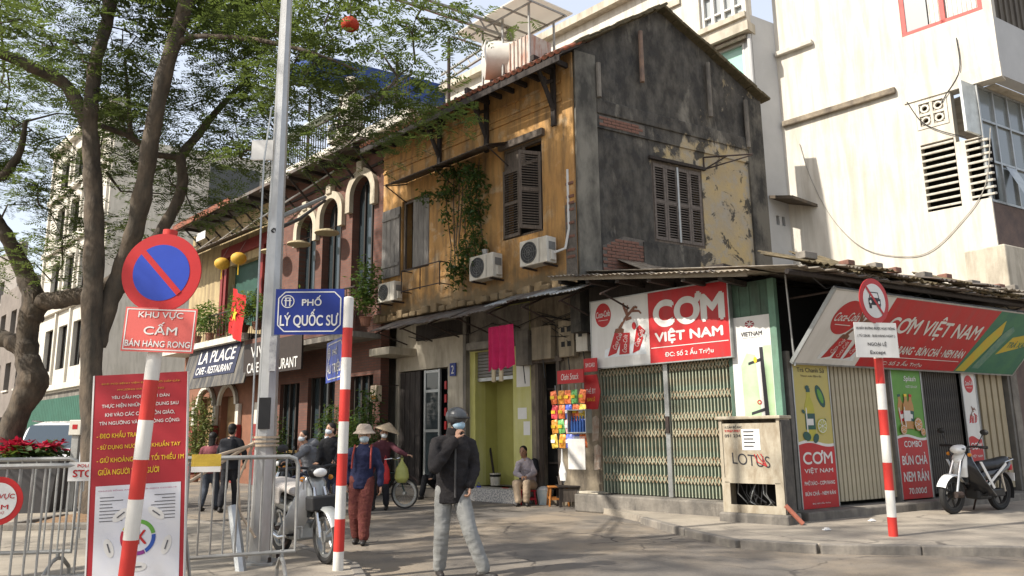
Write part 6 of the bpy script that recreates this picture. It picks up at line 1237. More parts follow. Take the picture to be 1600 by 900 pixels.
# ---------------- planter with poinsettias ----------------
pc = G(60, 812); PB = thing('square_planter', 'dark grey square planter box behind the left barriers', 'planter', rotz((pc.x - .5, pc.y + .6, .1), 12))
MB().loft([(0, 0, 0, .62, .62), (.9, 0, 0, .78, .78), (.98, 0, 0, .80, .80)], 4, e=2, M=Matrix.Rotation(math.pi / 4, 4, 'Z')).build('box', mat('planter_grey', (.10, .095, .095), (.075, .072, .072), sc=3, ro=.7), PB); MB().bb(-.5, .5, -.5, .5, .97, .985).build('soil', mat('dark_soil', (.05, .035, .025)), PB)
PO = thing('poinsettia', 'red poinsettia flowers massed on top of the grey planter', 'plant', PB.matrix_world @ T3(0, 0, .98)); g_ = np.random.default_rng(8)
pts = np.stack([g_.uniform(-.62, .38, 46), g_.uniform(-.5, .5, 46), .26 + g_.uniform(-.1, .10, 46)], 1); link('red_bracts', quads_mesh('red_bracts', leaves(pts, .16, 10, .07, .42, -.05, 4, .5), leafm('bract_red', (.40, .008, .035), (.46, .015, .05), .3, (.6, .02, .05))), PO)
pts = np.stack([g_.uniform(-.6, .36, 60), g_.uniform(-.5, .5, 60), .05 + g_.uniform(0, .22, 60)], 1); link('green_leaves', quads_mesh('green_leaves', leaves(pts, .2, 8, .12, .45, .3, 6, 1), dleaf), PO)
# ---------------- wall-mounted things on the yellow house ----------------
def ac_unit(label, M, s=1.0, fan=True):
    o = thing('air_conditioner', label, 'air conditioner', M, 'air conditioner units'); w_, h_, d = .80 * s, .56 * s, .30 * s
    MB().bev(0, w_, 0, d, 0, h_, .018).build('casing', acw, o); MB().disc((w_ * .34, 0, h_ * .5), h_ * .42, -.006, .001, 28).build('fan_recess', blackpl, o)
    g1 = MB()
    for k in range(4): g1.ring((w_ * .34, 0, h_ * .5), h_ * (.1 + .1 * k), h_ * (.1 + .1 * k) + .006, -.014, -.007, 20)
    for k in range(8): a = k * math.pi / 4; g1.tube([(w_ * .34, -.012, h_ * .5), (w_ * .34 + h_ * .42 * math.cos(a), -.012, h_ * .5 + h_ * .42 * math.sin(a))], .004, 4)
    g1.build('fan_grille', mat('grille_grey', (.2, .2, .19)), o); MB().bb(w_ * .72, w_ * .73, -.004, 0, .03, h_ - .03).build('panel_seam', mat('grille_grey', (.2, .2, .19)), o)
    MB().bev(w_, w_ + .05, d * .3, d * .8, .05, h_ * .45, .01).build('valve_cover', acw, o); MB().bev(w_ + .002, w_ + .012, d * .2, d * .85, h_ * .5, h_ * .8, .003).build('side_vent', mat('grille_grey', (.2, .2, .19)), o)
    for x in (.1, w_ - .1): MB().bb(x - .02, x + .02, .0, d + .12, -.04, -.002).build('bracket', iron, o)
    return o
x, z = l(812, 418, .42); ac_unit('cream air conditioner under the louvred right window of the yellow house', FL @ T3(x, -.42, z))
MB_h = MB().tube([(x + .84, -.25, z + .2), (x + 1.05, -.12, z + .28), (x + 1.1, -.05, z + .7), (x + 1.1, -.05, z + 2.0)], .028, 6); tag(MB_h.build('coolant_hose', whitep, None, FL, True), 'white coolant hose climbing from the right air conditioner', 'hose')
x, z = l(733, 440, .42); ac_unit('cream air conditioner half hidden by the hanging vine', FL @ T3(x, -.42, z) @ Matrix.Rotation(-.0, 4, 'Z')); MB().loft([(0, 0, 0, .06, .06), (.13, 0, 0, .08, .08)], 10).build('tin_pot', galv, None, FL @ T3(x + .42, -.3, z + .56), label='small tin pot standing on the vine-covered air conditioner', cat='pot')
x, z = l(590, 474, .42); ac_unit('old air conditioner below the left shuttered window by the drain pipe', FL @ T3(x, -.42, z), .9)
x, z = l(515, 226, -.6); ac_unit('air conditioner on the roof terrace edge above the brick cafe', FL @ T3(x, .5, z), 1.1)
# iron rail and flower frame below left window
x0, z0 = l(628, 465, .3); x1, z1 = l(688, 408, .3); RF = thing('window_flower_rail', 'dark iron flower rail below the left shuttered window', 'railing', FL @ T3(x0, 0, 0))
for xx in (0, (x1 - x0) / 2, x1 - x0): MB().tube([(xx, -.32, z0 + .1), (xx, -.32, z1)], .015, 6).build('upright', iron, RF)
for zz in (z0 + .15, z1): MB().tube([(0, 0, zz), (0, -.32, zz), (x1 - x0, -.32, zz), (x1 - x0, 0, zz)], .015, 6).build('rail', iron, RF)
# hanging vine
VN = thing('hanging_vine', 'dense green vine hanging down the yellow facade between its windows', 'vine', FL); pts = []
g_ = np.random.default_rng(21)
for px, py, rx, rz, n in ((745, 285, .28, .5, 60), (740, 330, .32, .5, 70), (745, 380, .25, .5, 50), (725, 400, .28, .5, 55), (715, 430, .22, .35, 40), (695, 300, .32, .22, 34), (672, 308, .25, .15, 18), (705, 270, .4, .15, 34), (735, 265, .3, .25, 34), (700, 340, .15, .3, 16)):
    x, z = l(px, py, .25)
    for k in range(n): pts.append((x + g_.normal(0, rx * .55), -.28 + g_.uniform(-.2, .22), z + g_.normal(0, rz * .5)))
link('foliage', quads_mesh('foliage', leaves(pts, .11, 7, .13, .45, .5, 22, 1), dleaf), VN); mb = MB()
for k in range(7): x, z = l(700 + k * 8, 300, .1); mb.tube([(x, -.08, 7.9), (x + .1 * math.sin(k), -.15, 7.0), (x + .15 * math.cos(k), -.12, 6.0), (x + .1, -.1, 5.2)], .014, 5)
mb.build('stems', bark, VN)
# meters and boxes under the awning
meterm = mat('meter_box_beige', (.36, .30, .21), (.29, .24, .17), sc=5, ro=.7, dirt=(.12, .1, .07), da=.6)
for i, (xa_, ya, xb_, yb_, m_, lab) in enumerate(((806, 518, 826, 570, cemd, 'grey meter box right of the pink cloth, leftmost of four'), (831, 512, 862, 560, meterm, 'brown meter box second from the pink cloth'), (873, 502, 898, 556, meterm, 'tall beige meter box with windows under the awning'), (900, 512, 919, 548, acw, 'small white meter box left of the restaurant sign'))):
    a, b = l(xa_, ya, -.35), l(xb_, yb_, -.35); o = thing('meter_box', lab, 'meter', FL @ T3(a[0], .33, b[1]), 'electric meter boxes'); w_, h_ = b[0] - a[0], a[1] - b[1]
    MB().bev(0, w_, 0, .16, 0, h_, .01).build('casing', m_, o)
    if i >= 2:
        for q in ((.3, .75), (.7, .75), (.3, .35), (.7, .35)) if i == 2 else ((.4, .72),): MB().bb(w_ * q[0] - .05, w_ * q[0] + .05, -.006, -.001, h_ * q[1] - .06, h_ * q[1] + .05).build('meter_window', blackp, o)
    MB().tube([(w_ / 2, .05, 0), (w_ / 2 + .05, .05, -.4)], .012, 5).build('cable', blackpl, o)
CB = thing('tangled_wires', 'bundle of black wires along the wall under the tin awning', 'wires', FL @ T3(0, .5, 0))
for k in range(12):
    a, b = random.uniform(-6.5, -4.5), random.uniform(-4.6, -3.9); za, zb2 = random.uniform(3.6, 4.2), random.uniform(3.2, 4.2)
    MB().tube([(a, -.08, za), ((a + b) / 2, -.12 - random.random() * .1, (za + zb2) / 2 - random.uniform(0, .3)), (b, -.08, zb2)], .009, 4).build('wire', blackpl, CB)
for k in range(4): a = -10.5 + k * 1.6; MB().tube([(a, -.06, 4.05), (a + .8, -.1, 3.85), (a + 1.7, -.06, 4.05)], .010, 4).build('wire', blackpl, CB)
x0, z1 = l(763, 512, .55); x1, z0 = l(802, 578, .55); CL_ = thing('pink_laundry', 'bright pink clothes hanging under the tin awning', 'laundry', FL @ T3(x0, -.55, z0)); w_, h_ = x1 - x0, z1 - z0; vs, fs = [], []
for i in range(17):
    for j in range(6): vs.append((w_ * i / 16, .05 * math.sin(i * 1.3) * (j / 5 + .3), h_ - h_ * j / 5 * (1 - .12 * abs(math.sin(i * .7)))))
for i in range(16):
    for j in range(5): fs.append((i * 6 + j, i * 6 + j + 1, (i + 1) * 6 + j + 1, (i + 1) * 6 + j))
mb = MB(); mb.add(vs, fs); mb.build('cloth', mat('pink_cloth', (.50, .02, .10), (.40, .015, .08), sc=6, ro=.9), CL_, None, 'all'); MB().tube([(-.2, 0, h_ + .02), (w_ + .2, 0, h_ + .05)], .008, 5).build('line', iron, CL_)
for k in (.15, .45): MB().bev(w_ * k, w_ * k + .1, -.03, .03, -.22, .12, .02).build('sock', mat('cream_cloth', (.5, .42, .28)), CL_)
x, z = l(703, 588, -.48); HN = thing('house_number_plaque', 'small dark blue house number plaque right of the grey doorway', 'sign', FL @ T3(x, .47, z)); MB().bb(0, .22, 0, .03, 0, .32).build('plate', blues, HN); text('2', HN, .11, -.003, .16, .1, .2, whitep)
x, z = l(578, 628, .3); o = thing('lit_box_sign', 'small cream lantern box sign beside the cream wall', 'sign', FL @ T3(x, -.3, z)); MB().bev(0, .28, 0, .18, 0, .42, .02).build('box', mat('cream_box', (.62, .5, .36), ro=.5), o); MB().bb(.04, .24, -.004, -.001, .06, .16).build('orange_band', mat('orange_ink', (.6, .25, .04)), o); MB().tube([(.14, .18, .4), (.14, .8, .45)], .012, 5).build('arm', iron, o)
x, z = l(584, 588, -.35); MB().bev(0, .42, 0, .15, 0, .6, .02).build('wall_box', cemd, None, FL @ T3(x, .35, z), label='grey fuse box on the wall above the lantern box sign', cat='box')
# paper notices on the lime pillar
for px, py, w_, h_, lab in ((806, 605, .42, .55, 'pale paper sheet high on the lime yellow pillar'), (808, 655, .28, .25, 'small white notice on the lime yellow pillar'), (817, 680, .2, .3, 'printed code notice low on the lime yellow pillar')):
    x, z = l(px, py, -.5); MB().bb(0, w_, 0, .004, 0, h_).build('paper_notice', paper, None, FL @ T3(x, .524, z), label=lab, cat='notice')
# ---------------- snack stall ----------------
x0, z1 = l(868, 580, .5); SR = thing('snack_rack', 'hanging rack of colourful snack packets by the dark doorway', 'snack rack', FL @ T3(x0, -.5, 0)); 
MB().bb(.05, .72, -.01, .02, z1 - .26, z1).build('red_header', redp, SR); text('Oishi Snack', SR, .38, -.014, z1 - .13, .45, .12, whitep, shear=.2)
cols = [(.55, .12, .03), (.5, .35, .05), (.08, .25, .06), (.05, .08, .35), (.55, .05, .06), (.6, .3, .3), (.5, .2, .02)]
for i in range(5):
    MB().tube([(-.02 + i * .18, 0, z1 - .28), (-.02 + i * .18, 0, z1 - 1.5)], .006, 4).build('strip', galv, SR)
    for j in range(4):
        cx, cz = -.02 + i * .18 + random.uniform(-.02, .02), z1 - .52 - j * .28; q = MB(); q.loft([(-.13, 0, 0, .075, .006), (-.09, 0, 0, .08, .03), (0, 0, 0, .082, .045), (.09, 0, 0, .08, .03), (.13, 0, 0, .075, .006)], 10, M=T3(cx, -.03, cz) @ Matrix.Rotation(random.uniform(-.2, .2), 4, 'Y'))
        k = random.randrange(len(cols)); pk_ = q.build('snack_packet', mat('packet%d' % k, cols[k], tuple(min(1, c * 1.8 + .05) for c in cols[k]), sc=14, ro=.3, lo=.45, hi=.55, bp=.1), SR, None, True)
        MB().bb(cx - .05, cx + .05, -.083, -.078, cz - .03, cz + .03).build('print_patch', paper if k % 2 else yellowt, pk_)
MB().loft([(z1 - 2.1, .13, 0, .07, .02), (z1 - 1.95, .13, 0, .09, .05), (z1 - 1.75, .12, 0, .03, .02), (z1 - 1.5, .12, 0, .01, .01)], 10).build('plastic_bag', paper, SR)
x0, z0 = l(914, 640, .25); PS = thing('red_phone_card_sign', 'red hexagonal sign and strip on the pillar left of gate', 'sign', FL @ T3(x0, -.25, z0)); w_ = l(938, 620, .25)[0] - x0
MB().prism([(0, 0), (w_ * .8, 0), (w_, .33), (w_ * .8, .66), (0, .66)], 0, .02).build('plate', redp, PS); MB().bb(0, w_ * .85, 0, .02, .72, .98).build('strip', redp, PS); text('THẺ ĐT', PS, w_ * .42, -.003, .36, w_ * .6, .12, whitep); text('SIM CARD', PS, w_ * .42, -.003, .85, w_ * .6, .08, whitep); text('BÁN LẺ', PS, w_ * .42, -.003, .2, w_ * .5, .09, yellowt)
for px, py, lab in ((925, 690, 'torn pale paper on the pillar left of the gate'), (928, 735, 'lower torn paper on the pillar left of the gate')):
    x, z = l(px, py, -.5); MB().prism([(0, 0), (.16, .03), (.2, .45), (.12, .52), (.02, .48)], 0, .004).build('torn_paper', mat('stained_paper', (.42, .38, .32), (.3, .2, .15), sc=9), None, FL @ T3(x, .512, z), label=lab, cat='notice')
x0, z0 = l(888, 733, .7); WBd = thing('white_price_board', 'blank white board hanging below the snack rack', 'board', FL @ T3(x0, -.7, z0)); w_ = .42; MB().bb(0, w_, 0, .012, 0, .56).build('sheet', mat('grey_white_sheet', (.6, .58, .54), ro=.8), WBd); f = MB(); f.bb(-.01, w_ + .01, -.004, .015, .58, .595); f.build('clip', galv, WBd)
BS = thing('bottle_shelf', 'small shelf of dark blue bottles above the white board', 'shelf', FL @ T3(x0 + .02, -.68, z0 + .66)); MB().bb(-.02, .44, -.02, .16, 0, .02).build('shelf', galv, BS); MB().bb(-.02, .44, -.02, .16, .42, .44).build('shelf', galv, BS)
for x in (-.02, .43): MB().bb(x, x + .012, -.02, .16, .02, .42).build('side', galv, BS)
for k in range(6): MB().loft([(.02, .04 + k * .07, .05, .028, .028), (.2, .04 + k * .07, .05, .028, .028), (.26, .04 + k * .07, .05, .012, .012), (.32, .04 + k * .07, .05, .012, .012)], 10).build('bottle', mat('bottle_blue', (.02, .06, .2), ro=.25), BS, None, True)
def stool(name, label, M, w_, h_, m_, seat=None, group=None):
    o = thing(name, label, 'stool', M, group); MB().bev(-w_ / 2, w_ / 2, -w_ / 2, w_ / 2, h_ - .03, h_, .01).build('seat', seat or m_, o)
    for a in (-1, 1):
        for b in (-1, 1): MB().tube([(a * w_ * .48, b * w_ * .48, 0), (a * w_ * .40, b * w_ * .40, h_ - .03)], .022, 6).build('leg', m_, o)
    for a in (-1, 1): MB().bb(a * w_ * .44 - .012, a * w_ * .44 + .012, -w_ * .42, w_ * .42, h_ * .35, h_ * .35 + .04).build('stretcher', m_, o); MB().bb(-w_ * .42, w_ * .42, a * w_ * .44 - .012, a * w_ * .44 + .012, h_ * .32, h_ * .32 + .04).build('stretcher', m_, o)
    return o
redpl = mat('red_plastic', (.45, .02, .035), (.38, .018, .03), ro=.4); orw = mat('orange_wood', (.42, .17, .04), (.34, .13, .03), sc=6, ro=.6, st=(1, 1, 4))
sg = G(818, 789); stool('red_plastic_stool', 'red plastic stool under the seated woman', rotz((sg.x + .05, sg.y + .15, 0), 20), .36, .30, redpl, group='street stools')
s2 = G(795, 783); stool('red_plastic_stool', 'red plastic stool standing left of the seated woman', rotz((s2.x, s2.y, 0), 10), .30, .30, redpl, group='street stools')
s3 = G(872, 790); stool('wooden_stool', 'orange wooden stool right of the seated woman', rotz((s3.x, s3.y, 0), 5), .42, .40, orw)
s4 = G(898, 792); o = thing('brown_crate_table', 'low dark brown crate table between stool and step', 'table', rotz((s4.x, s4.y + .2, 0), 5)); MB().bev(-.35, .35, -.25, .25, .38, .42, .01).build('top', darkwood, o)
for a in (-.3, .3):
    for b in (-.2, .2): MB().bb(a - .03, a + .03, b - .03, b + .03, 0, .38).build('leg', darkwood, o)
MB().bb(-.27, .27, -.22, -.2, .1, .36).build('panel', oldwood, o)
MB().loft([(0, 0, 0, .12, .12), (.02, 0, 0, .16, .16), (.16, 0, 0, .19, .19), (.17, 0, 0, .2, .2)], 18).build('cooking_pot', galv, None, T3(s3.x + .18, s3.y + .1, .42), True, label='grey metal cooking pot standing on the orange stool', cat='pot')
s5 = G(852, 788); o = thing('plastic_basket', 'pale blue and white plastic basket beside the orange stool', 'basket', T3(s5.x, s5.y, 0)); MB().loft([(0, 0, 0, .14, .14), (.28, 0, 0, .19, .19), (.3, 0, 0, .2, .2)], 16).build('basket', mat('pale_blue_plastic', (.45, .55, .56), (.6, .64, .62), sc=8, ro=.5), o); MB().ell((0, 0, .3), (.17, .16, .08)).build('white_bag', paper, o)
s6 = G(833, 782); MB().loft([(0, 0, 0, .13, .13), (.26, 0, 0, .16, .16), (.27, 0, 0, .17, .17)], 14).build('yellow_bucket', mat('pale_yellow_plastic', (.6, .52, .25), ro=.5), None, T3(s6.x, s6.y + .2, 0), True, label='pale yellow plastic bucket behind the red stool', cat='bucket')
s7 = G(893, 786); o = thing('red_draped_chair', 'chair draped with a bright red coat behind the white board', 'chair', rotz((s7.x + .1, s7.y + .35, 0), 15))
MB().bev(-.2, .2, -.2, .2, .42, .46, .01).build('seat', darkwood, o)
for a in (-.17, .17):
    for b in (-.17, .17): MB().tube([(a, b, 0), (a, b, .42 if b < 0 else .95)], .016, 6).build('leg', iron, o)
q = MB(); q.loft([(.05, .14, .05, .07, .05), (.5, .1, .1, .18, .09), (.8, .0, .14, .24, .1), (1.0, -.02, .16, .2, .09), (1.08, 0, .17, .1, .06)], 16); me = remesh(q, .02, 4); me.materials.append(mat('red_coat', (.5, .03, .05), (.4, .02, .04), sc=8, ro=.9, bp=.5, bs=14)); link('coat', me, o)
x, z = l(774, 752, -.9); o = thing('paint_bucket', 'grey bucket with stick inside the lime yellow shop', 'bucket', FL @ T3(x, .9, .30)); MB().loft([(0, 0, 0, .11, .11), (.26, 0, 0, .13, .13), (.28, 0, 0, .135, .135)], 14).build('bucket', acw, o, None, True); MB().loft([(.2, 0, 0, .131, .131), (.25, 0, 0, .135, .135)], 14).build('dark_band', blackp, o); MB().tube([(-.02, 0, .1), (-.3, .12, .85)], .028, 6).build('stick', darkwood, o)
s8 = G(748, 782); o = thing('blue_bag', 'small blue plastic bag on the ground left of the mosaic step', 'bag', T3(s8.x, s8.y, 0)); q = MB(); q.loft([(0, 0, 0, .12, .1), (.12, 0, 0, .14, .12), (.24, .01, 0, .07, .05), (.32, .0, 0, .05, .02)], 12); me = remesh(q, .015); me.materials.append(mat('blue_plastic', (.03, .05, .35), ro=.4)); link('bag', me, o); MB().tube([(-.04, 0, .3), (0, 0, .4), (.05, 0, .3)], .008, 5).build('handle', mat('blue_plastic', (.03, .05, .35)), o)
st_ = G(930, 778); MB().bev(-.26, .26, -.10, .10, 0, .045, .01).build('stone_ledge', cream, None, FL @ T3(-3.92, -.12, .336), label='pale slab lying on the left end of gate step', cat='slab')
# ---------------- vehicles ----------------
def wheel(parent, x, r, w_=.09, spokes=5, M=None, wire=False, rimm=None):
    t = MB(); n = 28; P = [(x + r * .87 * math.cos(2 * math.pi * k / n), 0, r + r * .87 * math.sin(2 * math.pi * k / n)) for k in range(n + 1)]
    W_ = MB().ring((x, 0, r), r * .66, r * .80, -w_ * .3, w_ * .3, 24).build('wheel', rimm or galv, parent, M); MB().tube(P, max(w_ * .5, r * .13) if not wire else r * .05, 8, False).build('tyre', rubber, W_, None, True)
    s_ = MB(); 
    for k in range(spokes if not wire else 22): a = 2 * math.pi * k / (spokes if not wire else 22); s_.tube([(x, -.02 if k % 2 else .02, r), (x + r * .72 * math.cos(a), 0, r + r * .72 * math.sin(a))], .016 if not wire else .0025, 5 if not wire else 3)
    s_.disc((x, 0, r), r * .22 if not wire else .03, -.04, .04, 16); s_.build('spokes', rimm or galv, W_); return W_
def motorbike(name, label, M, shell, shield, seatm, group='parked motorbikes', sport=False, cover=None, box=False, rimm=None):
    o = thing(name, label, 'motorbike', M, group); r = .285
    wheel(o, -.62, r, .085, rimm=rimm); wheel(o, .60, r, .09, rimm=rimm)
    MB().tube([(-.62, -.075, r), (-.52, -.07, .62), (-.44, -.06, .80)], .022, 8).build('fork', chrome, o); MB().tube([(-.62, .075, r), (-.52, .07, .62), (-.44, .06, .80)], .022, 8).build('fork', chrome, o)
    fd = MB(); n = 10
    vs = []
    for k in range(n + 1):
        a = math.radians(35 + 120 * k / n); rr2 = r * 1.13
        for y, dz in ((-.075, -.03), (-.05, .0), (.05, 0), (.075, -.03)): vs.append((-.62 + (rr2 + dz) * math.cos(a), y, r + (rr2 + dz) * math.sin(a)))
    fd.add(vs, [(k * 4 + j, k * 4 + j + 1, (k + 1) * 4 + j + 1, (k + 1) * 4 + j) for k in range(n) for j in range(3)]); fd.build('front_fender', shell, o, None, 'all')
    # leg shield with a swept curve, both sides
    ls = MB()
    for s_ in (-1, 1):
        pr = [(.90, -.34, .09), (.78, -.40, .16), (.64, -.37, .22), (.48, -.28, .26), (.34, -.14, .27), (.24, .02, .24)]; vs = []
        for dx in (0, .025):
            for z, x, hw in pr:
                for k in range(4): t_ = k / 3; vs.append((x + dx + .10 * t_ * t_, s_ * (.045 + (hw - .045) * t_), z + .03 * t_))
        n6 = len(pr); ff = []
        for i in range(n6 - 1):
            for k in range(3): ff.append((i * 4 + k, i * 4 + k + 1, (i + 1) * 4 + k + 1, (i + 1) * 4 + k)); ff.append(tuple(reversed([q_ + n6 * 4 for q_ in ff[-1]])))
        for i in range(n6 - 1): ff.append((i * 4 + 3, i * 4 + 3 + n6 * 4, (i + 1) * 4 + 3 + n6 * 4, (i + 1) * 4 + 3))
        ls.add(vs, ff)
    ls.build('leg_shield', shield, o, None, 'all')
    q = MB(); q.loft([(.55, -.36, 0, .06, .11), (.70, -.40, 0, .07, .13), (.86, -.37, 0, .07, .12), (.93, -.35, 0, .04, .07)], 14); me = remesh(q, .012, 3); me.materials.append(shell); link('front_cowl', me, o)
    q = MB(); q.ell((-.40, 0, .97), (.10, .12, .075)); q.ell((-.34, 0, 1.0), (.08, .1, .05)); me = remesh(q, .012, 3); me.materials.append(blackpl if not sport else shell); link('headlamp_shell', me, o); MB().ell((-.475, 0, .965), (.035, .085, .05)).build('headlight', glass('lamp_glass', (.75, .75, .72), .1), o, None, True)
    MB().tube([(-.26, -.36, 1.02), (-.30, -.2, 1.03), (-.33, 0, 1.0), (-.30, .2, 1.03), (-.26, .36, 1.02)], .016, 8).build('handlebar', blackpl, o)
    for s_ in (-1, 1):
        MB().tube([(-.26, s_ * .26, 1.02), (-.25, s_ * .38, 1.02)], .022, 8).build('grip', rubber, o); mr = MB().tube([(-.30, s_ * .24, 1.03), (-.27, s_ * .33, 1.22)], .007, 5).build('mirror_stem', blackpl, o); MB().ell((-.26, s_ * .35, 1.25), (.02, .07, .045)).build('mirror', blackpl, mr, None, True); MB().ell((-.38, s_ * .17, .90), (.04, .03, .03)).build('indicator', mat('amber', (.6, .22, .02), ro=.3), o, None, True)
    q = MB(); q.loft([(-.12, 0, .62, .08, .07), (.1, 0, .70, .11, .085), (.4, 0, .715, .13, .085), (.72, 0, .77, .11, .07), (.82, 0, .80, .08, .05)], 16, M=Matrix(((0, 0, 1, 0), (1, 0, 0, 0), (0, 1, 0, 0), (0, 0, 0, 1)))); me = remesh(q, .014, 3); me.materials.append(seatm); link('seat', me, o)
    q = MB(); q.loft([(-.08, 0, .50, .09, .09), (.15, 0, .56, .12, .10), (.5, 0, .60, .13, .09), (.8, 0, .68, .09, .06), (.92, 0, .74, .05, .03)], 16, M=Matrix(((0, 0, 1, 0), (1, 0, 0, 0), (0, 1, 0, 0), (0, 0, 0, 1)))); me = remesh(q, .014, 3); me.materials.append(shield if sport else shell); link('side_body', me, o)
    MB().bev(-.12, .22, -.12, .12, .20, .42, .03).build('engine', rimm or galv, o); MB().tube([(.0, .15, .26), (.25, .17, .22), (.75, .17, .30)], [.02, .025, .045], 10).build('exhaust', chrome, o, None, True)
    MB().tube([(-.1, 0, .30), (.6, .06, r)], .03, 8).build('swing_arm', iron, o); MB().tube([(.52, .1, .60), (.6, .1, r + .02)], .022, 8).build('shock_absorber', chrome, o); MB().tube([(.52, -.1, .60), (.6, -.1, r + .02)], .022, 8).build('shock_absorber', chrome, o)
    MB().bev(.84, .92, -.07, .07, .62, .72, .02).build('tail_light', redpl, o); MB().bb(.9, .915, -.09, .09, .45, .58).build('number_plate', paper, o)
    MB().tube([(-.02, -.2, .27), (-.02, .2, .27)], .014, 6).build('foot_peg', rubber, o); MB().tube([(.15, .1, .2), (.22, .2, .0)], .014, 6).build('side_stand', iron, o)
    MB().bb(-.36, -.34, -.10, .10, .48, .84).build('centre_panel', blackpl, o)
    for s_ in (-1, 1): MB().tube([(-.28, s_ * .22, 1.02), (-.40, s_ * .14, .96), (-.44, s_ * .09, .82), (-.58, s_ * .08, .42)], .006, 5).build('brake_cable', blackpl, o)
    MB().tube([(.55, -.1, .74), (.86, -.11, .80), (.93, 0, .82), (.86, .11, .80), (.55, .1, .74)], .012, 6).build('grab_rail', chrome, o); MB().bev(.05, .62, -.10, -.06, r - .06, r + .06, .02).build('chain_case', rimm or galv, o)
    fr2 = MB(); vs = []
    for k in range(9):
        a = math.radians(-20 + 110 * k / 8)
        for y in (-.06, .06): vs.append((.60 + r * 1.14 * math.cos(a), y, r + r * 1.14 * math.sin(a)))
    fr2.add(vs, [(k * 2, k * 2 + 1, k * 2 + 3, k * 2 + 2) for k in range(8)]); fr2.build('rear_fender', blackpl, o, None, 'all')
    MB().ell((-.42, 0, .985), (.05, .13, .02)).build('visor', blackpl, o, None, True)
    if sport:
        for s_ in (-1, 1):
            MB().prism([(-.30, .80), (-.24, .80), (.06, .40), (.02, .38)], s_ * .275, s_ * .265).build('white_stripe', shell, o); MB().prism([(.06, .42), (.10, .40), (.62, .72), (.60, .76)], s_ * .150, s_ * .140).build('white_stripe', shell, o)
        MB().ell((-.43, 0, .80), (.04, .09, .05)).build('position_light', glass('lamp_glass'), o, None, True); MB().tube([(-.55, -.11, .3), (-.69, -.10, .3)], .05, 10).build('brake_caliper', iron, o)
    if box: MB().bev(-.62, -.42, -.16, .16, .56, .72, .02).build('front_basket', blackpl, o)
    if cover: q = MB(); q.loft([(-.18, 0, .72, .16, .05), (.15, 0, .78, .19, .06), (.5, 0, .80, .2, .06), (.8, 0, .83, .16, .05)], 14, e=3, M=Matrix(((0, 0, 1, 0), (1, 0, 0, 0), (0, 1, 0, 0), (0, 0, 0, 1)))); q.bev(.1, .5, -.22, -.19, .58, .8, .01); q.bev(.15, .55, .19, .22, .60, .8, .01); me = remesh(q, .018, 3); me.materials.append(cover); link('seat_cover', me, o)
    return o
def bikeM(front, rear, z, lean=0.0):
    f, r = Vector((front.x, front.y, 0)), Vector((rear.x, rear.y, 0)); d = (r - f).normalized(); c = f + d * .62; return frame((c.x, c.y, z), d) @ Matrix.Rotation(lean, 4, 'X')
whm = mat('white_bike_paint', (.72, .72, .70), (.68, .68, .66), ro=.25, bp=0, coat=.4); bkm = mat('black_bike_paint', (.012, .012, .014), ro=.25, bp=0, coat=.5); slm_ = mat('silver_grey_paint', (.36, .37, .36), (.30, .31, .30), sc=4, ro=.3, bp=0, me=.3, coat=.3); vinyl = mat('black_vinyl', (.018, .018, .02), ro=.45, bp=.15)
f_, r2 = G(1492, 803, .1), G(1556, 797, .1)
motorbike('parked_motorbike', 'white and black motorbike parked in front of the beige side shutter', bikeM(f_, f_ + (r2 - f_).normalized() * 1.2, .1, .05) @ Matrix.Scale(1.06, 4), whm, bkm, vinyl, sport=True, rimm=blackpl)
f_ = G(510, 881, .1); motorbike('parked_motorbike', 'silver grey old motorbike with covered seat behind the striped sign pole', bikeM(f_, f_ + Vector((-.82, 1.0, 0)), .1, -.04), slm_, mat('silver_shield', (.50, .51, .51), (.43, .44, .44), ro=.35, me=.2, bp=0), vinyl, cover=mat('pale_seat_cloth', (.5, .46, .42), (.42, .38, .35), sc=5, ro=.9, bp=.4, bs=20), box=True)
f_ = G(418, 806); motorbike('ridden_motorbike', 'dark motorbike under the three masked riders by the cafe', bikeM(f_, f_ + Vector((1.05, .6, 0)), .0), bkm, bkm, vinyl, group=None); RID = f_
# bicycle
f_ = G(632, 797); BD = Vector((-.95, .32, 0)).normalized(); BY = thing('bicycle', 'old bicycle with hanging shopping bags behind the walking woman', 'bicycle', frame((f_.x, f_.y, 0), BD)); r = .33
wheel(BY, 0, r, .04, wire=True); wheel(BY, 1.05, r, .04, wire=True)
for a, b in (((0, 0, r), (.17, 0, .78)), ((.17, 0, .74), (.48, 0, .30)), ((.17, 0, .72), (.62, 0, .74)), ((.48, 0, .30), (.64, 0, .82)), ((.48, 0, .30), (1.05, 0, r)), ((.62, 0, .74), (1.05, 0, r)), ((.17, 0, .74), (.19, 0, .98))): MB().tube([a, b], .016, 7).build('frame_tube', mat('bike_green', (.03, .06, .05), ro=.4), BY)
MB().tube([(.32, -.28, 1.0), (.2, -.2, 1.02), (.19, 0, .98), (.2, .2, 1.02), (.32, .28, 1.0)], .012, 7).build('handlebar', chrome, BY); MB().bev(.56, .82, -.08, .08, .82, .87, .02).build('saddle', vinyl, BY); MB().bb(.9, 1.3, -.07, .07, .70, .72).build('rear_rack', iron, BY)
for k in range(2): MB().tube([(.48, -.1 + .2 * k, .3), (.48 + (.15 if k else -.15), -.1 + .2 * k, .3)], .012, 6).build('crank', chrome, BY)
MB().tube([(r * 1.08 * math.cos(a), 0, r + r * 1.08 * math.sin(a)) for a in np.linspace(.3, 2.6, 10)], .02, 6).build('mudguard', iron, BY)
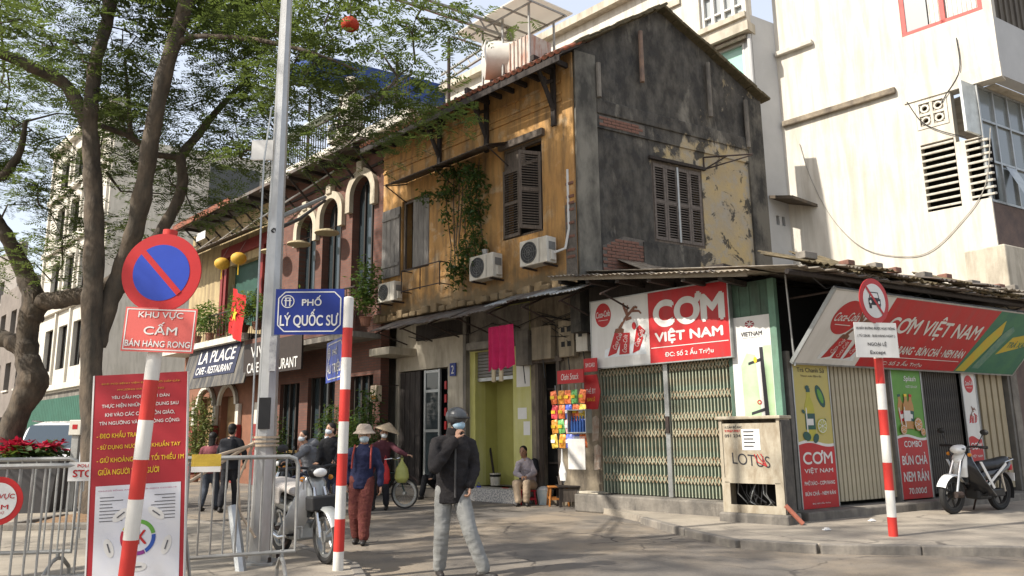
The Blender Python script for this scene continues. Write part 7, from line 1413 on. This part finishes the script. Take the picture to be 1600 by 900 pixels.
def bag(label, M, m_, w_, h_): 
    o = thing('shopping_bag', label, 'bag', M); q = MB(); q.loft([(-h_, 0, 0, w_ * .6, w_ * .5), (-h_ * .8, 0, 0, w_, w_ * .8), (-h_ * .4, 0, 0, w_ * .85, w_ * .7), (-.03, 0, 0, w_ * .2, w_ * .15), (.02, 0, 0, w_ * .2, .02)], 12); me = remesh(q, .02, 3); me.materials.append(m_); link('bag', me, o); MB().tube([(-.03, 0, 0), (0, 0, .08), (.03, 0, 0)], .006, 4).build('handle', m_, o)
pg = AT(630, 705, f_.y + .0); bag('olive green plastic bag hanging from the bicycle handlebar', T3(pg.x, pg.y - .15, 1.0), mat('olive_plastic', (.28, .30, .08), (.36, .36, .12), sc=9, ro=.35), .15, .46); bag('red cloth bag hanging beside the bicycle', T3(AT(604, 710, f_.y).x, f_.y - .1, 1.0), mat('red_bag', (.5, .03, .03), ro=.6), .1, .5)
# white car
pk0 = AT(118, 700, 15.5); PKP = thing('parking_post', 'short grey post with small white box beside the forked tree trunk', 'post', T3(pk0.x, pk0.y, .1)); MB().bev(-.07, .07, -.05, .05, 0, 1.45, .01).build('post', steelp, PKP); MB().bev(-.12, .12, -.09, .09, 1.45, 1.75, .015).build('box', acw, PKP); MB().bb(-.05, .05, -.094, -.091, 1.57, 1.66).build('red_mark', redd, PKP)
cc_ = AT(72, 740, 17.6); CA = thing('white_car', 'white car seen from the front behind the poinsettia planter', 'car', rotz((cc_.x, cc_.y, 0), 24) @ Matrix.Diagonal((1.02, 1.06, 1.17, 1))); carw = mat('car_white', (.74, .74, .72), (.7, .7, .68), ro=.2, bp=0, coat=.6)
q = MB(); YM = Matrix(((1, 0, 0, 0), (0, 0, 1, 0), (0, 1, 0, 0), (0, 0, 0, 1)))
q.loft([(-.15, 0, .62, .72, .22), (.0, 0, .64, .86, .30), (.5, 0, .68, .9, .36), (1.2, 0, .72, .92, .40), (3.6, 0, .74, .92, .42), (4.2, 0, .72, .86, .36)], 20, e=4, M=YM); q.loft([(1.0, 0, .95, .80, .08), (1.75, 0, 1.25, .74, .36), (2.4, 0, 1.28, .72, .38), (3.6, 0, 1.25, .72, .36), (4.1, 0, 1.0, .76, .1)], 20, e=4, M=YM); me = remesh(q, .04, 4); me.materials.append(carw); link('body', me, CA)
MB().add([(-.70, .92, 1.05), (.70, .92, 1.05), (.60, 1.52, 1.56), (-.60, 1.52, 1.56)], [(0, 1, 2, 3)]).build('windscreen', glass('car_glass', (.06, .08, .1), .05), CA)
for s_ in (-1, 1): MB().ell((s_ * .68, -.02, .74), (.17, .1, .09)).build('headlight', glass('lamp_glass'), CA, None, True); MB().ell((s_ * .98, 1.3, 1.08), (.1, .07, .07)).build('mirror', carw, CA, None, True); MB().bb(s_ * .6, s_ * .64, 1.9, 3.6, 1.64, 1.67).build('roof_rail', galv, CA)
MB().bb(-.45, .45, -.2, -.14, .62, .80).build('grille', blackp, CA); MB().bb(-.6, .6, -.2, -.15, .36, .5).build('lower_grille', blackp, CA); MB().bb(-.26, .26, -.22, -.205, .42, .54).build('number_plate', paper, CA)
for s_ in (-1, 1):
    for y in (.65, 3.4): MB().disc((0, 0, .33), .33, -.1, .1, 24, M=T3(s_ * .82, y, 0) @ Matrix.Rotation(math.pi / 2, 4, 'Z')).build('wheel', rubber, CA)
# ---------------- people ----------------
skin = mat('skin', (.46, .27, .18), (.42, .24, .16), sc=8, ro=.55, bp=.05); hairm = mat('black_hair', (.014, .012, .011), (.02, .017, .015), ro=.5, bp=.4, bs=40); maskm = mat('white_mask', (.66, .70, .72), (.6, .65, .68), sc=6, ro=.8)
shoem = mat('dark_shoe', (.03, .026, .024), ro=.5); eyem = mat('eye_dark', (.015, .012, .01), ro=.2, bp=0)
from mathutils import noise as MN
FOLDS = set()
def cloth(n, c, c2=None, sc=3, bs=11, bp=.9): FOLDS.add(n); return mat(n, c, c2 or tuple(k * .72 for k in c), sc=sc, ro=.88, bp=bp, bs=bs)
def put(mb, name, mt, parent, vox, sm=2):
    me = remesh(mb, vox, sm)
    if mt.name in FOLDS:                     # cloth folds
        n = len(me.vertices); co = np.zeros(n * 3); no = np.zeros(n * 3); me.vertices.foreach_get('co', co); me.vertices.foreach_get('normal', no); co = co.reshape(-1, 3); no = no.reshape(-1, 3)
        k = np.array([MN.noise(Vector((p[0] * 6, p[1] * 6, p[2] * (13 if name != 'trousers' else 5) + p[0] * 7))) * .011 + MN.noise(Vector((p[0] * 15 + 9, p[1] * 15, p[2] * 24))) * .006 for p in co]) * (.9 if name == 'trousers' else 1.15)
        me.vertices.foreach_set('co', (co + no * k[:, None]).ravel()); me.update()
    me.materials.append(mt); me.name = name; return link(name, me, parent)
def chain(mb, pts, rs, n=12):
    for i in range(len(pts) - 1): mb.caps(pts[i], rs[i], pts[i + 1], rs[i + 1], n)
def torso(mb, pel, nk, yaw, rings, n=20):
    pel, nk = Vector(pel), Vector(nk); ca, sa = math.cos(yaw), math.sin(yaw); vs, fs = [], []
    for t, rx, ry, *o in rings:
        c = pel.lerp(nk, t); oy = o[0] if o else 0
        for k in range(n):
            q = 2 * math.pi * k / n; x, y = rx * math.cos(q), ry * math.sin(q) + oy; vs.append((c.x + x * ca - y * sa, c.y + x * sa + y * ca, c.z))
    m_ = len(rings)
    for i in range(m_ - 1):
        for k in range(n): k2 = (k + 1) % n; fs.append((i * n + k, i * n + k2, (i + 1) * n + k2, (i + 1) * n + k))
    fs += [tuple(range(n - 1, -1, -1)), tuple((m_ - 1) * n + k for k in range(n))]; mb.add(vs, fs)
def hand(mb, w_, d, pn, side, curl=.5, s=1.0):
    """palm and five bent fingers: w_ wrist, d direction, pn palm normal"""
    d = Vector(d).normalized(); pn = Vector(pn); pn = (pn - d * pn.dot(d)).normalized(); sd_ = d.cross(pn) * side; w_ = Vector(w_)
    for k in (-1.5, -.5, .5, 1.5): mb.caps(w_ + d * .01, .017 * s, w_ + d * .075 * s + sd_ * k * .019 * s, .0125 * s, 8)
    for k, ln in ((-1.5, .058), (-.5, .07), (.5, .075), (1.5, .068)):
        p = w_ + d * .08 * s + sd_ * k * .021 * s; a = curl; L = ln * s
        for j in range(3):
            dd2 = (d * math.cos(a) + pn * math.sin(a)); q = p + dd2 * L * (.46, .32, .25)[j]; mb.caps(p, .0095 * s - .0012 * j, q, .0085 * s - .0012 * j, 7); p = q; a += curl * 1.1
    p = w_ + d * .025 * s + sd_ * .032 * s; q = p + (d * .55 + sd_ * .6 + pn * .45).normalized() * .04 * s; mb.caps(p, .0125 * s, q, .0105 * s, 7); mb.caps(q, .0105 * s, q + (d * .85 + sd_ * .1 + pn * .4 * (1 + curl)).normalized() * .033 * s, .008 * s, 7)
def head(mb, c, f, s=1.0):
    c = Vector(c); f = Vector(f).normalized(); up = (Vector((0, 0, 1)) - f * f.z).normalized(); sd_ = f.cross(up); R = Matrix((sd_, f, up)).transposed()
    mb.ell(c + up * .02 * s, (.076 * s, .095 * s, .10 * s), 16, R=R); mb.ell(c - up * .05 * s + f * .025 * s, (.058 * s, .068 * s, .07 * s), 14, R=R)
    mb.caps(c + f * .09 * s + up * .01 * s, .011 * s, c + f * .108 * s - up * .022 * s, .016 * s, 8)
    for k in (-1, 1): mb.ell(c + sd_ * k * .078 * s - up * .008 * s - f * .005, (.012 * s, .02 * s, .032 * s), 8, R=R)
    return R
def face(o, c, f, R, s=1.0, mask=None, brow=True):
    c = Vector(c); F_ = R @ Vector((0, 1, 0)); S_ = R @ Vector((1, 0, 0)); U_ = R @ Vector((0, 0, 1))
    for k in (-1, 1):
        MB().ell(c + F_ * .083 * s + S_ * k * .031 * s + U_ * .015 * s, (.013 * s, .008 * s, .007 * s), 8, R=R).build('eye', eyem, o)
        if brow: MB().ell(c + F_ * .086 * s + S_ * k * .031 * s + U_ * .038 * s, (.019 * s, .006 * s, .004 * s), 8, R=R).build('eyebrow', hairm, o)
    if mask:
        q = MB(); q.ell(c + F_ * .045 * s - U_ * .042 * s, (.067 * s, .075 * s, .055 * s), 18, R=R); q.ell(c + F_ * .09 * s - U_ * .03 * s, (.03 * s, .035 * s, .04 * s), 12, R=R); mk = put(q, 'face_mask', mask, o, .009, 3)
        for k in (-1, 1): MB().tube([c + F_ * .05 * s + S_ * k * .068 * s - U_ * .025 * s, c + S_ * k * .084 * s + U_ * .01 * s], .003, 4).build('ear_loop', mask, mk)
    else: MB().ell(c + F_ * .088 * s - U_ * .062 * s, (.022 * s, .008 * s, .006 * s), 8, R=R).build('mouth', mat('lips', (.3, .10, .09), ro=.5), o)
def hair(o, c, R, s=1.0, long_=0.0, mt=None):
    c = Vector(c); F_ = R @ Vector((0, 1, 0)); U_ = R @ Vector((0, 0, 1)); q = MB(); q.ell(c + U_ * .045 * s - F_ * .018 * s, (.085 * s, .098 * s, .088 * s), 16, R=R); q.ell(c - F_ * .045 * s - U_ * .02 * s, (.076 * s, .06 * s, .08 * s), 14, R=R)
    if long_: q.ell(c - F_ * .06 * s - U_ * (.06 + long_ * .5) * s, (.07 * s, .045 * s, (.06 + long_) * s), 14, R=R)
    return put(q, 'hair', mt or hairm, o, .012, 2)
def shoe(mb, an, d, s=1.0):
    an = Vector(an); d = Vector(d).normalized(); h = Vector((an.x, an.y, .045)); mb.caps(h - d * .05, .042 * s, h + d * .13 * s - Vector((0, 0, .012)), .035 * s, 10); mb.caps(an, .042, h - d * .02, .04, 8)
def person(label, M, J, col, vox=.012, female=False, sit=False, hair_kind='short', mask=None, extra=None, hem=.0, loose=1.0, bw=1.0, legw=1.0, hand_curl=.6, hs=1.0, shoes=None):
    """J: joints in the viewer's frame (x right, y away, z up)"""
    o = thing('person', label, 'person', M); V_ = lambda k: Vector(J[k]); pel, nk, hd = V_('pelvis'), V_('neck'), V_('head'); yaw = J.get('yaw', 0.0); f = J['face']; skm = col.get('skin', skin)
    b = MB(); R = head(b, hd, f, hs); chain(b, [nk - Vector((0, 0, .04)), hd - Vector((0, 0, .05))], [.055, .05])
    torso(b, pel, nk, yaw, [(-.12, .12, .09), (0, .15, .10), (.35, .13, .09), (.75, .16, .10), (.95, .12, .08), (1.02, .05, .05)])
    for s_ in 'LR':
        chain(b, [V_('sh' + s_) - Vector((0, 0, .035)), V_('el' + s_), V_('wr' + s_)], [.04, .036, .026]); chain(b, [V_('hip' + s_), V_('kn' + s_), V_('an' + s_)], [.075, .052, .036]); d = V_('wr' + s_) - V_('el' + s_)
        hand(b, V_('wr' + s_), J.get('hd' + s_, d), J.get('pn' + s_, (0, -1, 0)), 1 if s_ == 'R' else -1, hand_curl)
    put(b, 'body', skm, o, vox * .62 if vox < .013 else vox * .8, 1)
    t = MB(); k = loose
    torso(t, pel, nk, yaw, [(J.get('hemt', -.22), .17 * k * bw, .125 * k), (0, .175 * k * bw, .13 * k), (.3, .165 * k * bw, .128 * k), (.7, .178 * k * bw, .13 * k), (.86, .15 * k * bw, .11 * k), (.95, .10 * k, .085 * k), (1.03, .07, .07)])
    for s_ in 'LR': chain(t, [V_('sh' + s_) - Vector((0, 0, .03)), V_('el' + s_), V_('el' + s_).lerp(V_('wr' + s_), .92)], [.064 * k, .060 * k, .047 * k]); chain(t, [nk - Vector((0, 0, .05)), V_('sh' + s_) - Vector((0, 0, .03))], [.07, .06 * k])
    tp = put(t, col.get('topname', 'jacket'), col['top'], o, vox, 2)
    l_ = MB()
    for s_ in 'LR': chain(l_, [V_('hip' + s_), V_('kn' + s_), V_('an' + s_) + Vector((0, 0, .03))], [.095 * legw, .078 * legw, .066 * legw])
    torso(l_, pel, nk, yaw, [(-.2, .135 * bw, .10), (-.02, .145 * bw, .10), (.2, .13 * bw, .09)]); put(l_, 'trousers', col['legs'], o, vox, 2)
    for s_ in 'LR': q = MB(); shoe(q, V_('an' + s_), J.get('toe' + s_, (0, -1, 0))); put(q, 'shoe', shoes or shoem, o, vox * .8, 1)
    face(o, hd, f, R, hs, mask)
    if hair_kind: hair(o, hd, R, hs, {'short': 0, 'long': .12, 'bun': .05}[hair_kind])
    return o, R
# man in dark jacket and helmet, one hand at his mask
mp = G(705, 903); MM = T3(mp.x, mp.y, 0)
J = dict(pelvis=(.0, 0, .93), neck=(.03, 0, 1.47), head=(.055, -.02, 1.61), face=(.62, -.8, -.05), yaw=-.45, shL=(-.165, -.02, 1.40), elL=(-.16, -.22, 1.12), wrL=(.06, -.20, 1.42), hdL=(.35, .05, 1), pnL=(.75, .5, .1), shR=(.20, .06, 1.39), elR=(.25, .05, 1.12), wrR=(.20, -.10, .93), hdR=(0, -.2, -1), pnR=(-1, 0, 0),
         hipL=(-.075, .0, .88), knL=(-.10, -.03, .48), anL=(-.125, .05, .08), hipR=(.085, .0, .88), knR=(.20, -.14, .49), anR=(.34, -.12, .085), toeL=(.25, -1, 0), toeR=(1, -.35, 0), hemt=-.32)
jm = cloth('black_jacket', (.021, .018, .018), (.012, .011, .012), bs=9, bp=1.0); MAN, R = person('man in dark jacket and grey helmet walking with hand at his face mask', MM, J, dict(top=jm, legs=cloth('grey_trousers', (.25, .25, .235), (.20, .20, .19), bs=7, bp=.8)), .0115, mask=mat('blue_mask', (.22, .42, .58), (.45, .58, .66), sc=8, ro=.8), loose=1.10, bw=.92, legw=1.06, hair_kind=None, hand_curl=.75)
hc = Vector(J['head']); F_ = R @ Vector((0, 1, 0)); U_ = R @ Vector((0, 0, 1)); q = MB(); q.ell(hc + U_ * .045, (.118, .135, .105), 20, R=R); helm = put(q, 'helmet', mat('grey_helmet', (.055, .058, .06), (.045, .047, .05), ro=.3, bp=0, coat=.5), MAN, .01, 1)
q = MB(); q.ell(hc + F_ * .10 + U_ * .035, (.10, .09, .014), 16, R=R); put(q, 'visor', blackpl, helm, .008, 1); q = MB(); q.ell(hc - U_ * .0 - F_ * .02, (.1, .1, .06), 14, R=R); 
for k in (-1, 1): MB().tube([hc + (R @ Vector((k * .088, 0, .0))), hc + (R @ Vector((k * .07, .02, -.06))), hc + (R @ Vector((0, .05, -.115)))], .006, 5).build('chin_strap', blackpl, helm)
q = MB(); q.loft([(1.42, .02, .0, .10, .09), (1.50, .03, -.005, .088, .082), (1.535, .035, -.01, .084, .08)], 18); put(q, 'collar', jm, MAN, .012, 1); MB().bb(-.012, .004, -.02, .0, 0, .5, T3(.06, -.155, .82) @ Matrix.Rotation(-.45, 4, 'Z')).build('zip', mat('zip_grey', (.12, .12, .12), ro=.3, me=.6), MAN)
MB().bev(-.03, .03, -.008, .0, -.012, .012, .003, T3(-.20, -.118, 1.30) @ Matrix.Rotation(-.9, 4, 'Z')).build('sleeve_logo', paper, MAN)
# woman in navy jacket, sun hat and mask walking towards the camera
wp = G(563, 850); J = dict(pelvis=(0, 0, .88), neck=(.02, -.01, 1.34), head=(.03, -.04, 1.465), face=(.15, -1, -.05), yaw=-.1, shL=(-.16, 0, 1.27), elL=(-.22, .02, 1.02), wrL=(-.2, -.05, .82), hdL=(0, -.1, -1), pnL=(1, 0, 0), shR=(.18, 0, 1.27), elR=(.25, .02, 1.0), wrR=(.275, -.06, .79), hdR=(.05, -.1, -1), pnR=(-1, 0, 0), hipL=(-.08, 0, .85), knL=(-.085, -.03, .47), anL=(-.07, .06, .09), hipR=(.08, 0, .85), knR=(.07, -.08, .47), anR=(.06, -.1, .08), toeL=(0, -1, 0), toeR=(.1, -1, 0), hemt=-.3)
pat = cloth('maroon_pattern', (.10, .022, .022), (.16, .05, .035), sc=38, bs=30)
WO, R = person('woman in navy jacket, cream sun hat and mask walking towards the camera', T3(wp.x, wp.y, 0), J, dict(top=cloth('navy_jacket', (.022, .026, .065), (.015, .018, .05)), legs=pat), .013, True, mask=mat('pale_mask', (.52, .63, .68), ro=.8), loose=1.04, bw=.9, legw=1.15, hair_kind='long', hand_curl=.35)
hc = Vector(J['head']); hat = MB(); hat.loft([(.03, 0, 0, .165, .17), (.045, 0, 0, .155, .16), (.075, 0, 0, .115, .125), (.13, 0, 0, .10, .11), (.165, 0, 0, .07, .08), (.175, 0, 0, .02, .02)], 22, M=T3(*hc) @ R.to_4x4()); put(hat, 'sun_hat', cloth('hat_cream', (.46, .38, .30), (.38, .31, .25), bs=25), WO, .011, 2)
for k in (-1, 1): MB().tube([(k * .115 + .02, -.06, 1.34), (k * .125 + .02, -.15, 1.2), (k * .13 + .01, -.14, 1.02)], .014, 5).build('pack_strap', cloth('red_strap', (.3, .05, .04)), WO)
q = MB(); q.ell((.01, .2, 1.08), (.16, .10, .22), 14); put(q, 'backpack', cloth('maroon_pack', (.13, .03, .035)), WO, .02)
# seated woman on the red stool
sp = G(815, 790); J = dict(pelvis=(.12, .12, .42), neck=(.06, .02, .96), head=(.0, -.03, 1.10), face=(-.35, -1, -.05), yaw=.35, shL=(-.10, -.06, .89), elL=(-.16, -.18, .66), wrL=(-.04, -.30, .60), hdL=(.6, -.4, -.1), pnL=(0, 0, -1), shR=(.22, .06, .89), elR=(.24, -.08, .66), wrR=(.06, -.28, .60), hdR=(-.6, -.3, -.1), pnR=(0, 0, -1), hipL=(.04, .08, .40), knL=(-.16, -.32, .46), anL=(-.12, -.30, .09), hipR=(.2, .12, .40), knR=(.06, -.34, .46), anR=(.05, -.30, .09), toeL=(-.3, -1, 0), toeR=(.1, -1, 0), hemt=-.1)
SW, R = person('seated woman with black vest over pale sweater on a red stool', T3(sp.x + .05, sp.y + .15, 0), J, dict(top=cloth('pale_sweater', (.42, .36, .36), (.3, .27, .3), sc=16), legs=cloth('beige_trousers', (.47, .36, .25)), topname='sweater', skin=mat('tan_skin', (.38, .21, .13), ro=.55, bp=.05)), .014, True, hair_kind='bun', legw=1.12)
q = MB(); torso(q, J['pelvis'], J['neck'], .35, [(0, .20, .12, .045), (.4, .205, .12, .045), (.8, .205, .115, .045), (.95, .13, .09, .035)]); chain(q, [(.24, .08, .88), (.27, -.02, .72)], [.085, .075]); put(q, 'vest', cloth('black_vest', (.018, .018, .022)), SW, .015)
# seated figure in black on the cream step, half hidden behind the man
sp = l(668, 770, .1); J = dict(pelvis=(.15, .1, .30), neck=(.2, -.02, .84), head=(.2, -.06, .98), face=(-.2, -1, -.1), shL=(.04, -.02, .78), elL=(-.02, -.15, .55), wrL=(-.02, -.32, .48), shR=(.36, .02, .78), elR=(.4, -.12, .55), wrR=(.25, -.3, .48), hipL=(.08, .08, .28), knL=(-.15, -.28, .50), anL=(-.22, -.32, .09), hipR=(.22, .08, .28), knR=(.2, -.35, .50), anR=(.16, -.36, .09), toeL=(-.4, -1, 0), hemt=-.1)
person('person in black sitting on the step behind the man with the helmet', FL @ T3(sp[0], .05, .0) @ Matrix.Rotation(math.radians(45.5), 4, 'Z') @ T3(0, 0, .0), J, dict(top=cloth('black_top', (.015, .015, .017)), legs=cloth('black_legs', (.013, .013, .015))), .02)
# rider of the bicycle, behind the walking woman
cp_ = BY.matrix_world @ Vector((.55, 0, 0)); J = dict(pelvis=(0, .05, .92), neck=(.06, -.12, 1.38), head=(.08, -.17, 1.52), face=(.35, -1, -.1), yaw=.2, shL=(-.12, -.12, 1.31), elL=(-.12, -.35, 1.1), wrL=(.0, -.5, 1.03), hdL=(.3, -.7, -.1), pnL=(0, 0, -1), shR=(.22, -.08, 1.31), elR=(.40, -.22, 1.16), wrR=(.58, -.32, 1.08), hdR=(.9, -.3, 0), pnR=(0, 0, -1), hipL=(-.08, .04, .88), knL=(-.1, -.28, .62), anL=(-.12, -.12, .22), hipR=(.1, .04, .88), knR=(.14, -.26, .5), anR=(.14, -.1, .10), hemt=-.15)
CY, R = person('cyclist in maroon sweater and conical hat behind the walking woman', T3(cp_.x, cp_.y, 0), J, dict(top=cloth('maroon_sweater', (.11, .035, .045), (.07, .022, .03)), legs=cloth('dark_trousers', (.025, .025, .03))), .02, True, mask=maskm)
hc = Vector(J['head']); q = MB(); q.loft([(.05, 0, 0, .27, .27), (.065, 0, 0, .26, .26), (.22, 0, 0, .02, .02)], 22, M=T3(hc.x + .05, hc.y, hc.z) @ Matrix.Rotation(.3, 4, 'Y')); q.build('conical_hat', cloth('straw_hat', (.46, .36, .24)), CY, None, True)
# the three masked people on and beside the dark motorbike
bk0 = bikeM(RID, RID + Vector((1.05, .6, 0)), .0); c3 = bk0 @ Vector((.12, 0, 0))
J = dict(pelvis=(.1, .05, .80), neck=(-.04, .0, 1.33), head=(-.11, -.02, 1.47), face=(-.9, -.6, 0), yaw=-.3, shL=(-.06, -.17, 1.25), elL=(-.26, -.2, 1.05), wrL=(-.42, -.2, 1.0), hdL=(-1, 0, -.1), pnL=(0, 0, -1), shR=(-.02, .18, 1.25), elR=(-.25, .22, 1.05), wrR=(-.42, .22, 1.0), hdR=(-1, 0, -.1), pnR=(0, 0, -1), hipL=(.06, -.1, .77), knL=(-.26, -.16, .62), anL=(-.2, -.2, .10), hipR=(.06, .12, .77), knR=(-.26, .2, .62), anR=(-.2, .24, .1), toeL=(-1, 0, 0), toeR=(-1, 0, 0), hemt=-.15)
P1, R = person('person in grey hoodie and white mask leaning forward on a motorbike', T3(c3.x, c3.y, 0) @ Matrix.Rotation(.35, 4, 'Z'), J, dict(top=cloth('grey_hoodie', (.20, .205, .22), (.15, .155, .17)), legs=cloth('navy_jeans', (.03, .035, .06)), topname='hoodie'), .017, mask=maskm, loose=1.12)
q = MB(); q.ell((.07, .02, 1.34), (.13, .12, .1), 12); put(q, 'hood', MATS['grey_hoodie'], P1, .02)
c4 = bk0 @ Vector((.55, 0, 0)); J2 = dict(J); J2.update(pelvis=(.05, .05, .82), neck=(.0, .0, 1.34), head=(-.04, -.04, 1.47), face=(-.5, -1, 0), elL=(-.16, -.22, 1.0), wrL=(-.2, -.05, .9), elR=(-.1, .22, 1.0), wrR=(-.2, .1, .9))
person('person in black sitting behind the grey hoodie rider', T3(c4.x, c4.y, 0) @ Matrix.Rotation(.35, 4, 'Z'), J2, dict(top=cloth('black_coat', (.014, .014, .016)), legs=cloth('blue_jeans', (.05, .075, .13), (.035, .055, .1))), .02, mask=maskm)
c5 = G(516, 806); J = dict(pelvis=(0, 0, .92), neck=(0, 0, 1.45), head=(-.03, -.03, 1.60), face=(-.75, -.8, 0), yaw=.5, shL=(-.17, -.05, 1.38), elL=(-.2, -.14, 1.1), wrL=(-.22, -.3, 1.0), shR=(.17, .06, 1.38), elR=(.24, .0, 1.1), wrR=(.12, -.2, 1.0), hipL=(-.08, 0, .88), knL=(-.1, -.04, .48), anL=(-.1, .02, .08), hipR=(.09, 0, .88), knR=(.1, 0, .48), anR=(.12, .06, .08), hemt=-.35)
P3, R = person('person in long black coat and white mask standing behind the striped sign pole', T3(c5.x, c5.y, 0), J, dict(top=MATS['black_coat'], legs=MATS['navy_jeans']), .018, mask=maskm, loose=1.15)
# couple walking away
def back_person(label, p, h, top, legs, pack=None, hk='short'):
    k = h / 1.72; J = dict(pelvis=(0, 0, .94 * k), neck=(0, .01, 1.45 * k), head=(0, .02, 1.59 * k), face=(.1, 1, 0), shL=(-.18, 0, 1.38 * k), elL=(-.26, .02, 1.12 * k), wrL=(-.22, .1, .92 * k), hdL=(0, .2, -1), shR=(.18, 0, 1.38 * k), elR=(.27, .02, 1.12 * k), wrR=(.25, .1, .92 * k), hdR=(0, .2, -1), hipL=(-.08, 0, .9 * k), knL=(-.09, -.05, .5 * k), anL=(-.1, -.16, .12), hipR=(.08, 0, .9 * k), knR=(.09, .08, .5 * k), anR=(.1, .1, .08), toeL=(0, 1, 0), toeR=(0, 1, 0), hemt=-.25)
    o, R = person(label, T3(p.x, p.y, 0), J, dict(top=top, legs=legs), .02, hair_kind=hk)
    if pack: q = MB(); q.bev(-.15, .15, -.30, -.12, 1.0 * k, 1.42 * k, .05); q.bev(-.11, .11, -.35, -.28, 1.02 * k, 1.22 * k, .03); put(q, 'backpack', pack, o, .02)
    return o
back_person('person walking away in dark jacket with a black backpack', G(356, 800), 1.76, cloth('dark_jacket', (.022, .023, .027)), cloth('dark_legs', (.02, .02, .024)), cloth('dark_pack', (.035, .036, .042)))
back_person('person in dusty pink hooded top walking away beside the backpacker', G(326, 798), 1.58, cloth('pink_hoodie', (.24, .075, .085)), cloth('grey_jeans', (.07, .08, .10)), None, 'long')
# stand each tree's root at the foot of its trunk
for t_, b_ in ((TA, bA), (TB, bB), (TC, c0)):
    b_ = Vector((b_.x, b_.y, 0)); t_.matrix_world = T3(*b_)
    for ch in t_.children: ch.matrix_local = T3(*(-b_))
